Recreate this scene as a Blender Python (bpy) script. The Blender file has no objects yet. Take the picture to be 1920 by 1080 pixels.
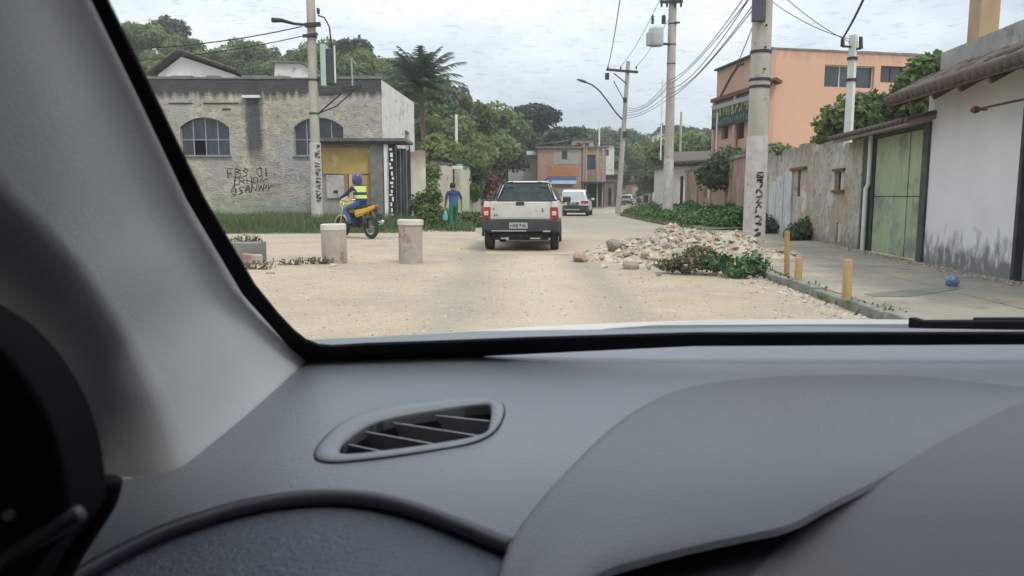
import bpy, bmesh, math, random
import numpy as np
from mathutils import Vector, Matrix, Euler, noise as mnoise

R = math.radians
scene = bpy.context.scene
COL = scene.collection

# ------------------------------------------------------------------ camera
EYE = 1.2
PITCH = R(7.0)
FPX = 1400.0
cam_d = bpy.data.cameras.new('camera')
cam = bpy.data.objects.new('camera', cam_d)
COL.objects.link(cam)
cam.location = (0, 0, EYE)
cam.rotation_euler = (R(90) - PITCH, 0, 0)
cam_d.sensor_width = 36.0
cam_d.lens = FPX / 1920 * 36.0
cam_d.clip_start = 0.02
cam_d.clip_end = 3000
cam_d.dof.use_dof = True
cam_d.dof.focus_distance = 22.0
cam_d.dof.aperture_fstop = 13.0
scene.camera = cam

# ------------------------------------------------------------------ light
SUN_EL, SUN_AZ = R(56), R(140)       # azimuth from +Y clockwise: behind the viewer, to the right
w = bpy.data.worlds.new('World')
scene.world = w
w.use_nodes = True
nt = w.node_tree
nt.nodes.clear()
N = nt.nodes.new
L = nt.links.new
out = N('ShaderNodeOutputWorld')
bg = N('ShaderNodeBackground')
bg.inputs['Strength'].default_value = 0.1
L(bg.outputs[0], out.inputs['Surface'])
sky = N('ShaderNodeTexSky')
sky.sky_type = 'NISHITA'
sky.sun_disc = False
sky.sun_elevation = SUN_EL
sky.sun_rotation = SUN_AZ
sky.dust_density = 2.0
tc = N('ShaderNodeTexCoord')
sep = N('ShaderNodeSeparateXYZ')
L(tc.outputs['Generated'], sep.inputs[0])
# overcast cloud sheet: brighter towards the zenith, broken by soft wide clouds and thin streaks
grad = N('ShaderNodeMath'); grad.operation = 'MULTIPLY_ADD'; grad.use_clamp = False
zc = N('ShaderNodeMath'); zc.operation = 'MAXIMUM'; zc.inputs[1].default_value = 0.0
L(sep.outputs['Z'], zc.inputs[0])
L(zc.outputs[0], grad.inputs[0]); grad.inputs[1].default_value = 1.45; grad.inputs[2].default_value = 1.0
mp = N('ShaderNodeMapping'); mp.inputs['Scale'].default_value = (1.0, 1.0, 2.6)
L(tc.outputs['Generated'], mp.inputs[0])
n1 = N('ShaderNodeTexNoise'); n1.inputs['Scale'].default_value = 2.3; n1.inputs['Detail'].default_value = 6; n1.inputs['Roughness'].default_value = .55
L(mp.outputs[0], n1.inputs['Vector'])
r1 = N('ShaderNodeValToRGB')
r1.color_ramp.elements[0].position = .36; r1.color_ramp.elements[0].color = (4.0, 4.5, 5.2, 1)
r1.color_ramp.elements[1].position = .68; r1.color_ramp.elements[1].color = (8.1, 8.2, 8.7, 1)
L(n1.outputs['Fac'], r1.inputs['Fac'])
mp2 = N('ShaderNodeMapping'); mp2.inputs['Scale'].default_value = (1.0, 1.0, 5.5)
L(tc.outputs['Generated'], mp2.inputs[0])
n2 = N('ShaderNodeTexNoise'); n2.inputs['Scale'].default_value = 58.0; n2.inputs['Detail'].default_value = 2
L(mp2.outputs[0], n2.inputs['Vector'])
r2 = N('ShaderNodeValToRGB')
r2.color_ramp.elements[0].position = .28; r2.color_ramp.elements[0].color = (.78, .80, .85, 1)
r2.color_ramp.elements[1].position = .44; r2.color_ramp.elements[1].color = (1, 1, 1, 1)
L(n2.outputs['Fac'], r2.inputs['Fac'])
mul = N('ShaderNodeMix'); mul.data_type = 'RGBA'; mul.blend_type = 'MULTIPLY'; mul.inputs['Factor'].default_value = 1.0
L(r1.outputs[0], mul.inputs[6]); L(r2.outputs[0], mul.inputs[7])
vm = N('ShaderNodeVectorMath'); vm.operation = 'SCALE'
L(mul.outputs[2], vm.inputs[0]); L(grad.outputs[0], vm.inputs['Scale'])
mx = N('ShaderNodeMix'); mx.data_type = 'RGBA'; mx.inputs['Factor'].default_value = 0.93
L(sky.outputs[0], mx.inputs[6]); L(vm.outputs[0], mx.inputs[7])
L(mx.outputs[2], bg.inputs['Color'])

sl = bpy.data.lights.new('sun', 'SUN')
sl.energy = 1.5
sl.angle = R(10)
sl.color = (1.0, .95, .87)
sun = bpy.data.objects.new('sun', sl)
COL.objects.link(sun)
sd = Vector((math.sin(SUN_AZ) * math.cos(SUN_EL), math.cos(SUN_AZ) * math.cos(SUN_EL), math.sin(SUN_EL)))
sun.rotation_euler = (-sd).to_track_quat('-Z', 'Y').to_euler()
sun.location = (20, -20, 40)
vs_ = scene.view_settings
scene.display_settings.display_device = 'sRGB'
vs_.view_transform = 'Standard'
vs_.look = 'None'
vs_.exposure = 0.42
vs_.gamma = 1.0
vs_.use_curve_mapping = False
scene.cycles.max_bounces = 8
scene.cycles.transparent_max_bounces = 16
scene.cycles.use_denoising = True

# ------------------------------------------------------------------ pixel rays (measuring only: every point gets its own real distance)
def ray(px, py):
    u = (px - 960) / FPX; v = (540 - py) / FPX
    return Vector((u, math.cos(PITCH) + v * math.sin(PITCH), v * math.cos(PITCH) - math.sin(PITCH)))
def P(px, py, Y):
    d = ray(px, py); return Vector((0, 0, EYE)) + d * (Y / d.y)
def G(px, py, z=0.0):
    d = ray(px, py); return Vector((0, 0, EYE)) + d * ((z - EYE) / d.z)
def X(px, Y, py=368): return P(px, py, Y).x
def Z(py, Y): return P(960, py, Y).z

# ------------------------------------------------------------------ objects
def tag(o, label=None, cat=None, group=None, kind=None):
    if label: o['label'] = label
    if cat: o['category'] = cat
    if group: o['group'] = group
    if kind: o['kind'] = kind
    return o
def thing(name, label, cat, loc=(0, 0, 0), group=None):
    o = bpy.data.objects.new(name, None)
    o.empty_display_size = .3
    COL.objects.link(o)
    o.location = loc
    return tag(o, label, cat, group)
def attach(o, parent):
    o.parent = parent
    if parent.parent is None:
        o.matrix_parent_inverse = parent.matrix_basis.inverted()
def link(name, me, parent=None):
    o = bpy.data.objects.new(name, me)
    COL.objects.link(o)
    if parent is not None: attach(o, parent)
    return o
def copy_tree(o, parent=None):
    c = o.copy()
    COL.objects.link(c)
    if parent is not None: c.parent = parent
    for ch in [k for k in bpy.data.objects if k.parent is o]: copy_tree(ch, c)
    return c

class MB:
    def __init__(s): s.v = []; s.f = []; s.m = []
    def add(s, vs, fs, mi=0):
        b = len(s.v)
        s.v += [tuple(v) for v in vs]
        s.f += [tuple(i + b for i in f) for f in fs]
        s.m += [mi] * len(fs)
        return s
    def box(s, c, size, rot=None, mi=0, taper=1.0):
        hx, hy, hz = size[0] / 2, size[1] / 2, size[2] / 2
        vs = []
        for z, k in ((-hz, 1.0), (hz, taper)):
            for x, y in ((-hx, -hy), (hx, -hy), (hx, hy), (-hx, hy)):
                v = Vector((x * k, y * k, z))
                if rot is not None: v = rot @ v
                vs.append(v + Vector(c))
        return s.add(vs, [(0, 3, 2, 1), (4, 5, 6, 7), (0, 1, 5, 4), (1, 2, 6, 5), (2, 3, 7, 6), (3, 0, 4, 7)], mi)
    def box2(s, lo, hi, mi=0):
        return s.box([(a + b) / 2 for a, b in zip(lo, hi)], [abs(b - a) for a, b in zip(lo, hi)], None, mi)
    def beam(s, a, b, wdt, hgt, mi=0, up=(0, 0, 1)):
        a, b = Vector(a), Vector(b)
        d = (b - a); ln = d.length; d.normalize()
        upv = Vector(up)
        if abs(d.dot(upv)) > .98: upv = Vector((0, 1, 0))
        sx = d.cross(upv).normalized(); sz = sx.cross(d).normalized()
        rot = Matrix((sx, d, sz)).transposed()
        return s.box((a + b) / 2, (wdt, ln, hgt), rot, mi)
    def prism(s, poly, depth, mi=0):
        """poly: 3-D points of a planar outline; depth: extrusion vector"""
        n = len(poly); d = Vector(depth)
        a = [Vector(p) for p in poly]; b = [p + d for p in a]
        nrm = Vector((0, 0, 0))
        for i in range(n): nrm += a[i].cross(a[(i + 1) % n])
        fs = [tuple(range(n)), tuple(range(2 * n - 1, n - 1, -1))] + [(i, n + i, n + (i + 1) % n, (i + 1) % n) for i in range(n)]
        if nrm.dot(d) > 0: fs = [f[::-1] for f in fs]
        return s.add(a + b, fs, mi)
    def tube(s, pts, r, n=8, mi=0, caps=True, closed=False):
        pts = [Vector(p) for p in pts]
        k = len(pts)
        rr = r if isinstance(r, (list, tuple)) else [r] * k
        vs = []; fs = []
        prev = None
        for i, p in enumerate(pts):
            if closed: t = pts[(i + 1) % k] - pts[i - 1]
            else: t = pts[min(i + 1, k - 1)] - pts[max(i - 1, 0)]
            if t.length < 1e-9: t = Vector((0, 0, 1))
            t.normalize()
            if prev is None:
                a = t.cross(Vector((0, 0, 1)))
                if a.length < .05: a = t.cross(Vector((0, 1, 0)))
            else:
                a = prev - t * prev.dot(t)
            a.normalize(); prev = a
            b = t.cross(a)
            for j in range(n):
                an = 2 * math.pi * j / n
                vs.append(p + (a * math.cos(an) + b * math.sin(an)) * rr[i])
        for i in range(k if closed else k - 1):
            i2 = (i + 1) % k
            for j in range(n):
                j2 = (j + 1) % n
                fs.append((i * n + j, i * n + j2, i2 * n + j2, i2 * n + j))
        if caps and not closed:
            fs.append(tuple(range(n - 1, -1, -1))); fs.append(tuple(range((k - 1) * n, k * n)))
        return s.add(vs, fs, mi)
    def lathe(s, prof, o=(0, 0, 0), axis='z', n=20, mi=0):
        o = Vector(o); vs = []; fs = []
        for r, h in prof:
            for j in range(n):
                an = 2 * math.pi * j / n
                a, b = r * math.cos(an), r * math.sin(an)
                vs.append(o + (Vector((a, b, h)) if axis == 'z' else Vector((h, a, b)) if axis == 'x' else Vector((b, h, a))))
        for i in range(len(prof) - 1):
            for j in range(n):
                j2 = (j + 1) % n
                fs.append((i * n + j, i * n + j2, (i + 1) * n + j2, (i + 1) * n + j))
        fs.append(tuple(range(n - 1, -1, -1))); fs.append(tuple(range((len(prof) - 1) * n, len(prof) * n)))
        return s.add(vs, fs, mi)
    def loft(s, rings, mi=0, closed=True, caps=True):
        n = len(rings[0]); vs = [p for r in rings for p in r]; fs = []
        for i in range(len(rings) - 1):
            for j in range(n if closed else n - 1):
                j2 = (j + 1) % n
                fs.append((i * n + j, i * n + j2, (i + 1) * n + j2, (i + 1) * n + j))
        if caps:
            fs.append(tuple(range(n - 1, -1, -1))); fs.append(tuple(range((len(rings) - 1) * n, len(rings) * n)))
        return s.add(vs, fs, mi)
    def wall(s, o, ux, W, H, holes, th, nrm, mi=0, jag=None):
        """wall with rectangular holes; o = lower corner on the outer face, nrm = outward normal"""
        o, ux, nrm = Vector(o), Vector(ux).normalized(), Vector(nrm).normalized()
        xs = sorted({0.0, W} | {h[0] for h in holes} | {h[1] for h in holes})
        zs = sorted({0.0, H} | {h[2] for h in holes} | {h[3] for h in holes})
        def solid(i, j):
            if i < 0 or j < 0 or i >= len(xs) - 1 or j >= len(zs) - 1: return False
            cx, cz = (xs[i] + xs[i + 1]) / 2, (zs[j] + zs[j + 1]) / 2
            return not any(h[0] < cx < h[1] and h[2] < cz < h[3] for h in holes)
        def pt(x, z, d): return o + ux * x + Vector((0, 0, z)) - nrm * d
        flip = ux.cross(Vector((0, 0, 1))).dot(nrm) < 0
        def q(a, b, c, d):
            s.add([a, b, c, d], [(0, 1, 2, 3) if not flip else (3, 2, 1, 0)], mi)
        for i in range(len(xs) - 1):
            for j in range(len(zs) - 1):
                if not solid(i, j): continue
                x0, x1, z0, z1 = xs[i], xs[i + 1], zs[j], zs[j + 1]
                q(pt(x0, z0, 0), pt(x1, z0, 0), pt(x1, z1, 0), pt(x0, z1, 0))
                q(pt(x1, z0, th), pt(x0, z0, th), pt(x0, z1, th), pt(x1, z1, th))
                if not solid(i - 1, j): q(pt(x0, z0, th), pt(x0, z0, 0), pt(x0, z1, 0), pt(x0, z1, th))
                if not solid(i + 1, j): q(pt(x1, z0, 0), pt(x1, z0, th), pt(x1, z1, th), pt(x1, z1, 0))
                if not solid(i, j - 1): q(pt(x0, z0, th), pt(x1, z0, th), pt(x1, z0, 0), pt(x0, z0, 0))
                if not solid(i, j + 1): q(pt(x0, z1, 0), pt(x1, z1, 0), pt(x1, z1, th), pt(x0, z1, th))
        return s
    def mesh(s, name, mats, smooth=False):
        me = bpy.data.meshes.new(name)
        me.from_pydata(s.v, [], s.f)
        for m in (mats if isinstance(mats, (list, tuple)) else [mats]): me.materials.append(m)
        if any(s.m): me.polygons.foreach_set('material_index', s.m)
        if smooth: me.polygons.foreach_set('use_smooth', [True] * len(s.f))
        me.update()
        return me
    def build(s, name, mats, parent=None, smooth=False, bevel=0, seg=2):
        o = link(name, s.mesh(name, mats, bool(smooth) or bevel > 0), parent)
        if bevel > 0:
            b = o.modifiers.new('edge', 'BEVEL'); b.width = bevel; b.segments = seg; b.limit_method = 'ANGLE'; b.angle_limit = R(35); b.harden_normals = True
        elif smooth and smooth is not True:
            try: o.data.set_sharp_from_angle(angle=R(smooth))
            except Exception: pass
        return o

def quads_mesh(name, V, mat, tint=None):
    """V: (n,4,3) array of quads -> mesh with a per-leaf tint"""
    n = len(V)
    me = bpy.data.meshes.new(name)
    me.vertices.add(n * 4); me.vertices.foreach_set('co', np.ascontiguousarray(V, dtype=np.float32).ravel())
    me.loops.add(n * 4); me.loops.foreach_set('vertex_index', np.arange(n * 4, dtype=np.int32))
    me.polygons.add(n); me.polygons.foreach_set('loop_start', np.arange(0, n * 4, 4, dtype=np.int32))
    me.polygons.foreach_set('loop_total', np.full(n, 4, dtype=np.int32))
    me.materials.append(mat)
    me.update(calc_edges=True)
    if tint is not None:
        at = me.attributes.new('tint', 'FLOAT', 'POINT')
        at.data.foreach_set('value', np.repeat(tint.astype(np.float32), 4))
    return me

# ------------------------------------------------------------------ materials
def lin(r, g=None, b=None):
    if g is None: r, g, b = r
    f = lambda c: (c / 255) / 12.92 if c / 255 <= .04045 else ((c / 255 + .055) / 1.055) ** 2.4
    return (f(r), f(g), f(b), 1.0)
def rgba(c): return tuple(c) if len(c) == 4 else (*c, 1.0)
def mat(name, c1, c2=None, scale=3.0, rough=.8, bump=0.0, bscale=40.0, metal=0.0, spec=.4, detail=6, patch=None, stretch=None, coat=0.0,
        stains=(), lo=.35, hi=.65, bdist=.02):
    """procedural surface: two tones mixed by noise, fine relief, optional patches and stains.
    patch = (colour, scale, threshold, softness); stain = dict(col, axis ranges in object space, noise) for weathering with a shape of its own"""
    m = bpy.data.materials.new(name); m.use_nodes = True
    t = m.node_tree; b = t.nodes['Principled BSDF']
    n = t.nodes.new; l = t.links.new
    b.inputs['Roughness'].default_value = rough; b.inputs['Metallic'].default_value = metal
    b.inputs['Specular IOR Level'].default_value = spec
    if coat: b.inputs['Coat Weight'].default_value = coat; b.inputs['Coat Roughness'].default_value = .08
    co = n('ShaderNodeTexCoord'); src = co.outputs['Object']
    if stretch:
        mp = n('ShaderNodeMapping'); mp.inputs['Scale'].default_value = stretch; l(src, mp.inputs[0]); vec = mp.outputs[0]
    else: vec = src
    c1 = rgba(c1); c2 = rgba(c2) if c2 else tuple([x * .8 for x in c1[:3]] + [1])
    nz = n('ShaderNodeTexNoise'); nz.inputs['Scale'].default_value = scale; nz.inputs['Detail'].default_value = detail; nz.inputs['Roughness'].default_value = .6
    l(vec, nz.inputs['Vector'])
    rp = n('ShaderNodeValToRGB'); rp.color_ramp.elements[0].position = lo; rp.color_ramp.elements[1].position = hi
    rp.color_ramp.elements[0].color = c2; rp.color_ramp.elements[1].color = c1
    l(nz.outputs['Fac'], rp.inputs['Fac'])
    col = rp.outputs[0]
    def mixin(col, fac, c):
        k = n('ShaderNodeMix'); k.data_type = 'RGBA'
        l(fac, k.inputs['Factor']); l(col, k.inputs[6])
        k.inputs[7].default_value = rgba(c)
        return k.outputs[2]
    if patch:
        for pc, ps, pt, soft in (patch if isinstance(patch, list) else [patch]):
            pn = n('ShaderNodeTexNoise'); pn.inputs['Scale'].default_value = ps; pn.inputs['Detail'].default_value = 7; pn.inputs['Roughness'].default_value = .65
            l(src, pn.inputs['Vector'])
            mr = n('ShaderNodeMapRange'); mr.inputs[1].default_value = pt; mr.inputs[2].default_value = pt + soft
            l(pn.outputs['Fac'], mr.inputs[0])
            col = mixin(col, mr.outputs[0], pc)
    if stains:
        sp = n('ShaderNodeSeparateXYZ'); l(src, sp.inputs[0])
        for st in stains:
            fac = None
            sn = n('ShaderNodeTexNoise'); sn.inputs['Scale'].default_value = st.get('ns', 1.5); sn.inputs['Detail'].default_value = 6
            sm = n('ShaderNodeMapping'); sm.inputs['Scale'].default_value = st.get('stretch', (4, 4, .6)); l(src, sm.inputs[0]); l(sm.outputs[0], sn.inputs['Vector'])
            amp = st.get('amp', .5)
            for ax, (a, bb) in st['range'].items():      # fades from 0 at a to 1 at bb
                off = n('ShaderNodeMath'); off.operation = 'MULTIPLY_ADD'
                l(sn.outputs['Fac'], off.inputs[0]); off.inputs[1].default_value = amp * 2; off.inputs[2].default_value = -amp
                ad = n('ShaderNodeMath'); ad.operation = 'ADD'; l(sp.outputs[ax[0]], ad.inputs[0]); l(off.outputs[0], ad.inputs[1])
                mr = n('ShaderNodeMapRange'); mr.inputs[1].default_value = a; mr.inputs[2].default_value = bb
                l(ad.outputs[0], mr.inputs[0])
                if fac is None: fac = mr.outputs[0]
                else:
                    mu = n('ShaderNodeMath'); mu.operation = 'MULTIPLY'; l(fac, mu.inputs[0]); l(mr.outputs[0], mu.inputs[1]); fac = mu.outputs[0]
            mu = n('ShaderNodeMath'); mu.operation = 'MULTIPLY'; l(fac, mu.inputs[0]); mu.inputs[1].default_value = st.get('op', .8)
            col = mixin(col, mu.outputs[0], st['col'])
    l(col, b.inputs['Base Color'])
    if bump:
        bn = n('ShaderNodeTexNoise'); bn.inputs['Scale'].default_value = bscale; bn.inputs['Detail'].default_value = 5
        l(vec, bn.inputs['Vector'])
        bp = n('ShaderNodeBump'); bp.inputs['Strength'].default_value = bump; bp.inputs['Distance'].default_value = bdist
        l(bn.outputs['Fac'], bp.inputs['Height']); l(bp.outputs[0], b.inputs['Normal'])
    return m
def leaf_mat(name, dark, light, transl=.25, dry=None):
    m = bpy.data.materials.new(name); m.use_nodes = True
    t = m.node_tree; b = t.nodes['Principled BSDF']; n = t.nodes.new; l = t.links.new
    at = n('ShaderNodeAttribute'); at.attribute_name = 'tint'
    rp = n('ShaderNodeValToRGB'); rp.color_ramp.elements[0].color = rgba(dark); rp.color_ramp.elements[1].color = rgba(light)
    if dry:
        e = rp.color_ramp.elements.new(.9); e.color = rgba(light); rp.color_ramp.elements[-1].color = rgba(dry)
    l(at.outputs['Fac'], rp.inputs['Fac'])
    l(rp.outputs[0], b.inputs['Base Color']); b.inputs['Roughness'].default_value = .55; b.inputs['Specular IOR Level'].default_value = .25
    tr = n('ShaderNodeBsdfTranslucent'); l(rp.outputs[0], tr.inputs['Color'])
    ms = n('ShaderNodeMixShader'); ms.inputs[0].default_value = transl
    l(b.outputs[0], ms.inputs[1]); l(tr.outputs[0], ms.inputs[2])
    l(ms.outputs[0], t.nodes['Material Output'].inputs['Surface'])
    return m
def pane_mat(name, c):
    m = bpy.data.materials.new(name); m.use_nodes = True
    t = m.node_tree; t.nodes.clear()
    o = t.nodes.new('ShaderNodeOutputMaterial'); b = t.nodes.new('ShaderNodeBsdfTransparent'); b.inputs[0].default_value = rgba(c)
    t.links.new(b.outputs[0], o.inputs['Surface'])
    return m
# ================================================================== shared materials
M = {}
M['dirt'] = mat('dirt', (.42, .335, .24), (.35, .278, .195), scale=.55, rough=.95, bump=.9, bscale=9, bdist=.05,
                stains=[dict(col=(.25, .22, .18), range={'X1': (-1.15, -.75), 'X2': (-.15, -.55)}, amp=.45, ns=.8, stretch=(.9, .35, 1), op=.55), dict(col=(.25, .22, .18), range={'X1': (.75, 1.1), 'X2': (1.7, 1.35)}, amp=.45, ns=.8, stretch=(.9, .35, 1), op=.55),
                        dict(col=(.47, .39, .29), range={'X1': (-.2, .3), 'X2': (1.0, .6)}, amp=.6, ns=.7, stretch=(.6, .2, 1), op=.5)],
                patch=[((.29, .25, .20), .45, .48, .2), ((.225, .20, .165), 1.3, .62, .08), ((.46, .375, .275), 3.0, .56, .16), ((.24, .205, .16), 14.0, .57, .08), ((.22, .19, .15), 34.0, .58, .07), ((.50, .43, .34), 45.0, .60, .06)])
M['asphalt'] = mat('asphalt', (.30, .262, .205), (.255, .225, .18), stains=[dict(col=(.40, .32, .23), range={'Y': (27, 17)}, amp=4.0, ns=.6, stretch=(.8, .5, 1), op=1.0)], scale=.5, rough=.9, bump=.4, bscale=60,
                   patch=[((.345, .295, .228), .3, .46, .2), ((.20, .19, .17), 2.2, .60, .1)])
M['pave'] = mat('sidewalk_concrete', (.275, .248, .20), (.225, .205, .168), scale=1.1, rough=.9, bump=.35, bscale=35,
                patch=[((.345, .285, .21), .6, .50, .14), ((.16, .148, .122), 1.7, .60, .06), ((.19, .18, .155), 5, .58, .08)])
M['kerb'] = mat('kerb_concrete', (.26, .25, .22), (.15, .16, .12), scale=2.5, rough=.95, bump=.5, bscale=30, patch=((.12, .15, .07), 1.6, .55, .1))
M['conc'] = mat('pole_concrete', (.42, .395, .335), (.33, .31, .265), scale=3.0, rough=.9, bump=.3, bscale=30, patch=((.22, .205, .175), 5.0, .6, .1), stretch=(1, 1, .35))
M['conc_d'] = mat('dark_concrete', (.22, .21, .195), (.14, .135, .125), scale=3.0, rough=.92, bump=.4, bscale=25)
M['iron'] = mat('dark_iron', (.05, .05, .052), (.03, .03, .03), scale=8, rough=.6, metal=.3)
M['rust'] = mat('rust', (.16, .075, .035), (.08, .04, .022), scale=9, rough=.85, bump=.3)
M['wire'] = mat('cable_rubber', (.03, .03, .032), (.02, .02, .02), scale=8, rough=.6)
M['white'] = mat('white_paint', (.74, .73, .70), (.62, .60, .57), scale=2.2, rough=.75, bump=.12, bscale=20)
M['glass'] = mat('window_glass', (.055, .065, .075), (.02, .024, .03), scale=3.0, rough=.12, spec=.6, stretch=(6, 6, .8))
M['dark'] = mat('dark_opening', (.022, .021, .02), (.012, .012, .012), scale=3, rough=.9)  # near-black colour painted in for shaded openings, also used on dark boards and doors
M['tile'] = mat('clay_tile', (.135, .10, .08), (.075, .06, .052), scale=5, rough=.9, bump=.4, bscale=20, patch=((.07, .065, .06), 3.0, .52, .12))
M['render'] = mat('bare_render', (.45, .41, .34), (.30, .275, .228), scale=2.6, rough=.95, bump=.9, bscale=9, bdist=.05, stretch=(.8, 1, 2.0),
                  patch=[((.52, .465, .38), 1.3, .52, .08), ((.36, .345, .33), .5, .5, .12), ((.19, .175, .155), 4.5, .57, .08), ((.22, .20, .165), 10.0, .585, .05), ((.48, .43, .36), 7.0, .6, .06)],
                  stains=[dict(col=(.04, .041, .048), range={'Z': (5.22, 5.5)}, amp=.42, stretch=(2.6, 2.6, .2), ns=1.6, op=.92),
                          dict(col=(.05, .05, .053), range={'X1': (-11.35, -11.05), 'X2': (-10.35, -10.65), 'Z': (2.4, 3.2)}, amp=.2, op=.9),
                          dict(col=(.28, .33, .22), range={'Z': (1.3, .5)}, amp=.4, op=.5)])
M['plaster'] = mat('stained_white_plaster', (.68, .655, .62), (.58, .55, .51), scale=2.0, rough=.9, bump=.3, bscale=18,
                   patch=[((.40, .31, .28), 1.6, .58, .06), ((.30, .25, .23), 5.0, .66, .04)])
M['brick_far'] = mat('brick_masonry', (.37, .19, .13), (.27, .13, .09), scale=2.5, rough=.95, bump=.5, bscale=20, patch=((.33, .27, .22), 1.4, .55, .12))
M['leaf'] = leaf_mat('leaf_mid', (.042, .075, .026), (.18, .24, .078), .4)
M['leaf_d'] = leaf_mat('leaf_dark', (.034, .058, .03), (.105, .15, .062), .35)
M['leaf_y'] = leaf_mat('leaf_light', (.075, .112, .034), (.25, .30, .105), .4)
M['leaf_g'] = leaf_mat('leaf_grey', (.05, .058, .036), (.145, .148, .09), .3)
M['leaf_dry'] = leaf_mat('leaf_dry', (.06, .05, .03), (.17, .16, .085))
M['grass'] = leaf_mat('grass_blade', (.055, .085, .032), (.155, .20, .08), dry=(.30, .27, .15))
M['bark'] = mat('bark', (.16, .12, .085), (.09, .07, .05), scale=6, rough=.95, bump=.6, bscale=25, stretch=(1, 1, .3))
M['hill'] = mat('hill_soil', (.075, .095, .035), (.04, .06, .022), scale=.25, rough=.95, bump=.5, bscale=3)

# ================================================================== ground
def sheet(name, pts, faces, m, kind='structure', parent=None):
    me = bpy.data.meshes.new(name); me.from_pydata([tuple(p) for p in pts], [], faces); me.materials.append(m); me.update()
    o = link(name, me, parent)
    if kind: o['kind'] = kind
    return o
g = MB()
xs = [-900, -300, -80, -30, -12, -4, 4, 12, 30, 80, 300, 900]; ys = [-600, -100, -20, 0, 10, 20, 40, 80, 150, 400, 1500]
sheet('ground', [(x, y, 0) for y in ys for x in xs], [(j * len(xs) + i, j * len(xs) + i + 1, (j + 1) * len(xs) + i + 1, (j + 1) * len(xs) + i) for j in range(len(ys) - 1) for i in range(len(xs) - 1)], M['dirt'])

KERB = [(3.45, 2), (3.5, 5), (3.57, 7.7), (3.72, 11), (4.5, 16.5), (5.2, 20), (5.75, 23.4), (6.35, 30), (6.5, 38), (6.7, 46), (9.3, 60), (13.4, 80), (19, 108)]
LEFT = [(-.9, 22), (-1.2, 26), (-1.5, 31), (-.8, 38), (.4, 46), (4.2, 60), (8.6, 78), (13.2, 100), (14.6, 108)]
def interp(tab, y):
    for (x0, y0), (x1, y1) in zip(tab, tab[1:]):
        if y <= y1: return x0 + (x1 - x0) * max(0, (y - y0)) / (y1 - y0)
    return tab[-1][0]
def kerb_x(y): return interp(KERB, y)
def left_x(y): return interp(LEFT, y)
# worn asphalt showing beyond the dirt; the edge of the dirt is irregular
random.seed(4)
rys = [15.5 + i * .9 for i in range(28)] + [41 + i * 3 for i in range(23)]
pts = []
for i, y in enumerate(rys):
    lx = left_x(y) + random.uniform(-.25, .25)
    if y < 22: lx = -.3 - .6 * (y - 15.5) / 6.5 + random.uniform(-.3, .3)
    pts += [(lx, y, .004), (kerb_x(y) - .02 - (max(0, 18.5 - y) * .75), y, .004)]
sheet('road', pts, [(2 * i, 2 * i + 1, 2 * i + 3, 2 * i + 2) for i in range(len(rys) - 1)], M['asphalt'])

def wall_x(y): return 6.64 + .108 * (y - 10.15)
# raised footway on the near right, kerb stones along its edge
SW = .10
pv = []; pf = []
pys = [-3, 2, 5, 7.7, 9.3, 11, 13.6, 16.5, 18.2, 20, 22, 24.4]
for y in pys: pv += [(kerb_x(y) + .15, y, SW), (wall_x(y) + .03, y, SW)]
k = len(pv)
pv += [(p[0], p[1], 0) for p in pv]
pf = [(2 * i, 2 * i + 1, 2 * i + 3, 2 * i + 2) for i in range(len(pys) - 1)]
pf += [(k - 2, k - 1, 2 * k - 1, 2 * k - 2)]
pv = [(a, b, c - .03 if c > 0 else c) for a, b, c in pv]
M['joint'] = mat('joint_dirt', (.16, .145, .115), (.10, .095, .075), scale=4, rough=.95)
sidewalk = sheet('sidewalk', pv, pf, M['joint'])
random.seed(17)
ys_s = [2.0]
while ys_s[-1] < 24: ys_s.append(ys_s[-1] + random.uniform(1.35, 1.75))
for ya, yb in zip(ys_s, ys_s[1:]):            # cast slabs, two across, each settled a little differently
    yb = min(yb, 24.39)
    for c0, c1 in ((0, .5), (.5, 1)):
        q = []
        for y_, g_ in ((ya, .008), (yb, -.008)):
            xa, xb = interp(KERB, y_) + .155, wall_x(y_) + .03
            q += [(xa + (xb - xa) * c0 + (.006 if c0 else 0), y_ + g_), (xa + (xb - xa) * c1 - (.006 if c1 < 1 else 0), y_ + g_)]
        dz = [random.uniform(-.005, .002) for _ in range(4)]
        tl_ = [(q[i][0], q[i][1], SW + dz[i]) for i in (0, 1, 3, 2)]
        MB().prism([Vector(p) for p in tl_], (0, 0, -.05)).build('slab', M['pave'], sidewalk)
y = -3.0
kb = None
random.seed(9)
def curve_at(tab, y): return Vector((interp(tab, y), y, 0))
while y < 62:
    y2 = y + .92
    a, b = curve_at(KERB, y), curve_at(KERB, y2)
    hgt = SW + .012 + random.uniform(-.02, .012)
    d = (b - a).normalized(); sx = Vector((d.y, -d.x, 0))
    m_ = MB(); m_.beam(a + sx * .075 + Vector((0, 0, hgt / 2 - .05)), b - d * .03 + sx * .075 + Vector((0, 0, hgt / 2 - .05 + random.uniform(-.012, .012))), .15, hgt + .1)
    if y < 25: m_.build('kerb_stone', M['kerb'], sidewalk, bevel=.02)
    else:
        kb = kb or MB(); kb.add(m_.v, m_.f)
    y = y2
kbo = kb.build('kerb', M['kerb']); kbo['kind'] = 'structure'
# damp stain on the footway (a real film of wet dirt)
M['damp'] = mat('damp_concrete', (.16, .15, .125), (.20, .185, .15), scale=3, rough=.45, bump=.2)
wp = [G(1620, 551, SW + .0032), G(1700, 543, SW + .0032), G(1790, 537, SW + .0032), G(1800, 541, SW + .0032), G(1760, 548, SW + .0032), G(1700, 556, SW + .0032), G(1640, 556, SW + .0032)]
sheet('damp_patch', wp, [tuple(range(len(wp)))][::1], M['damp'])
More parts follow.
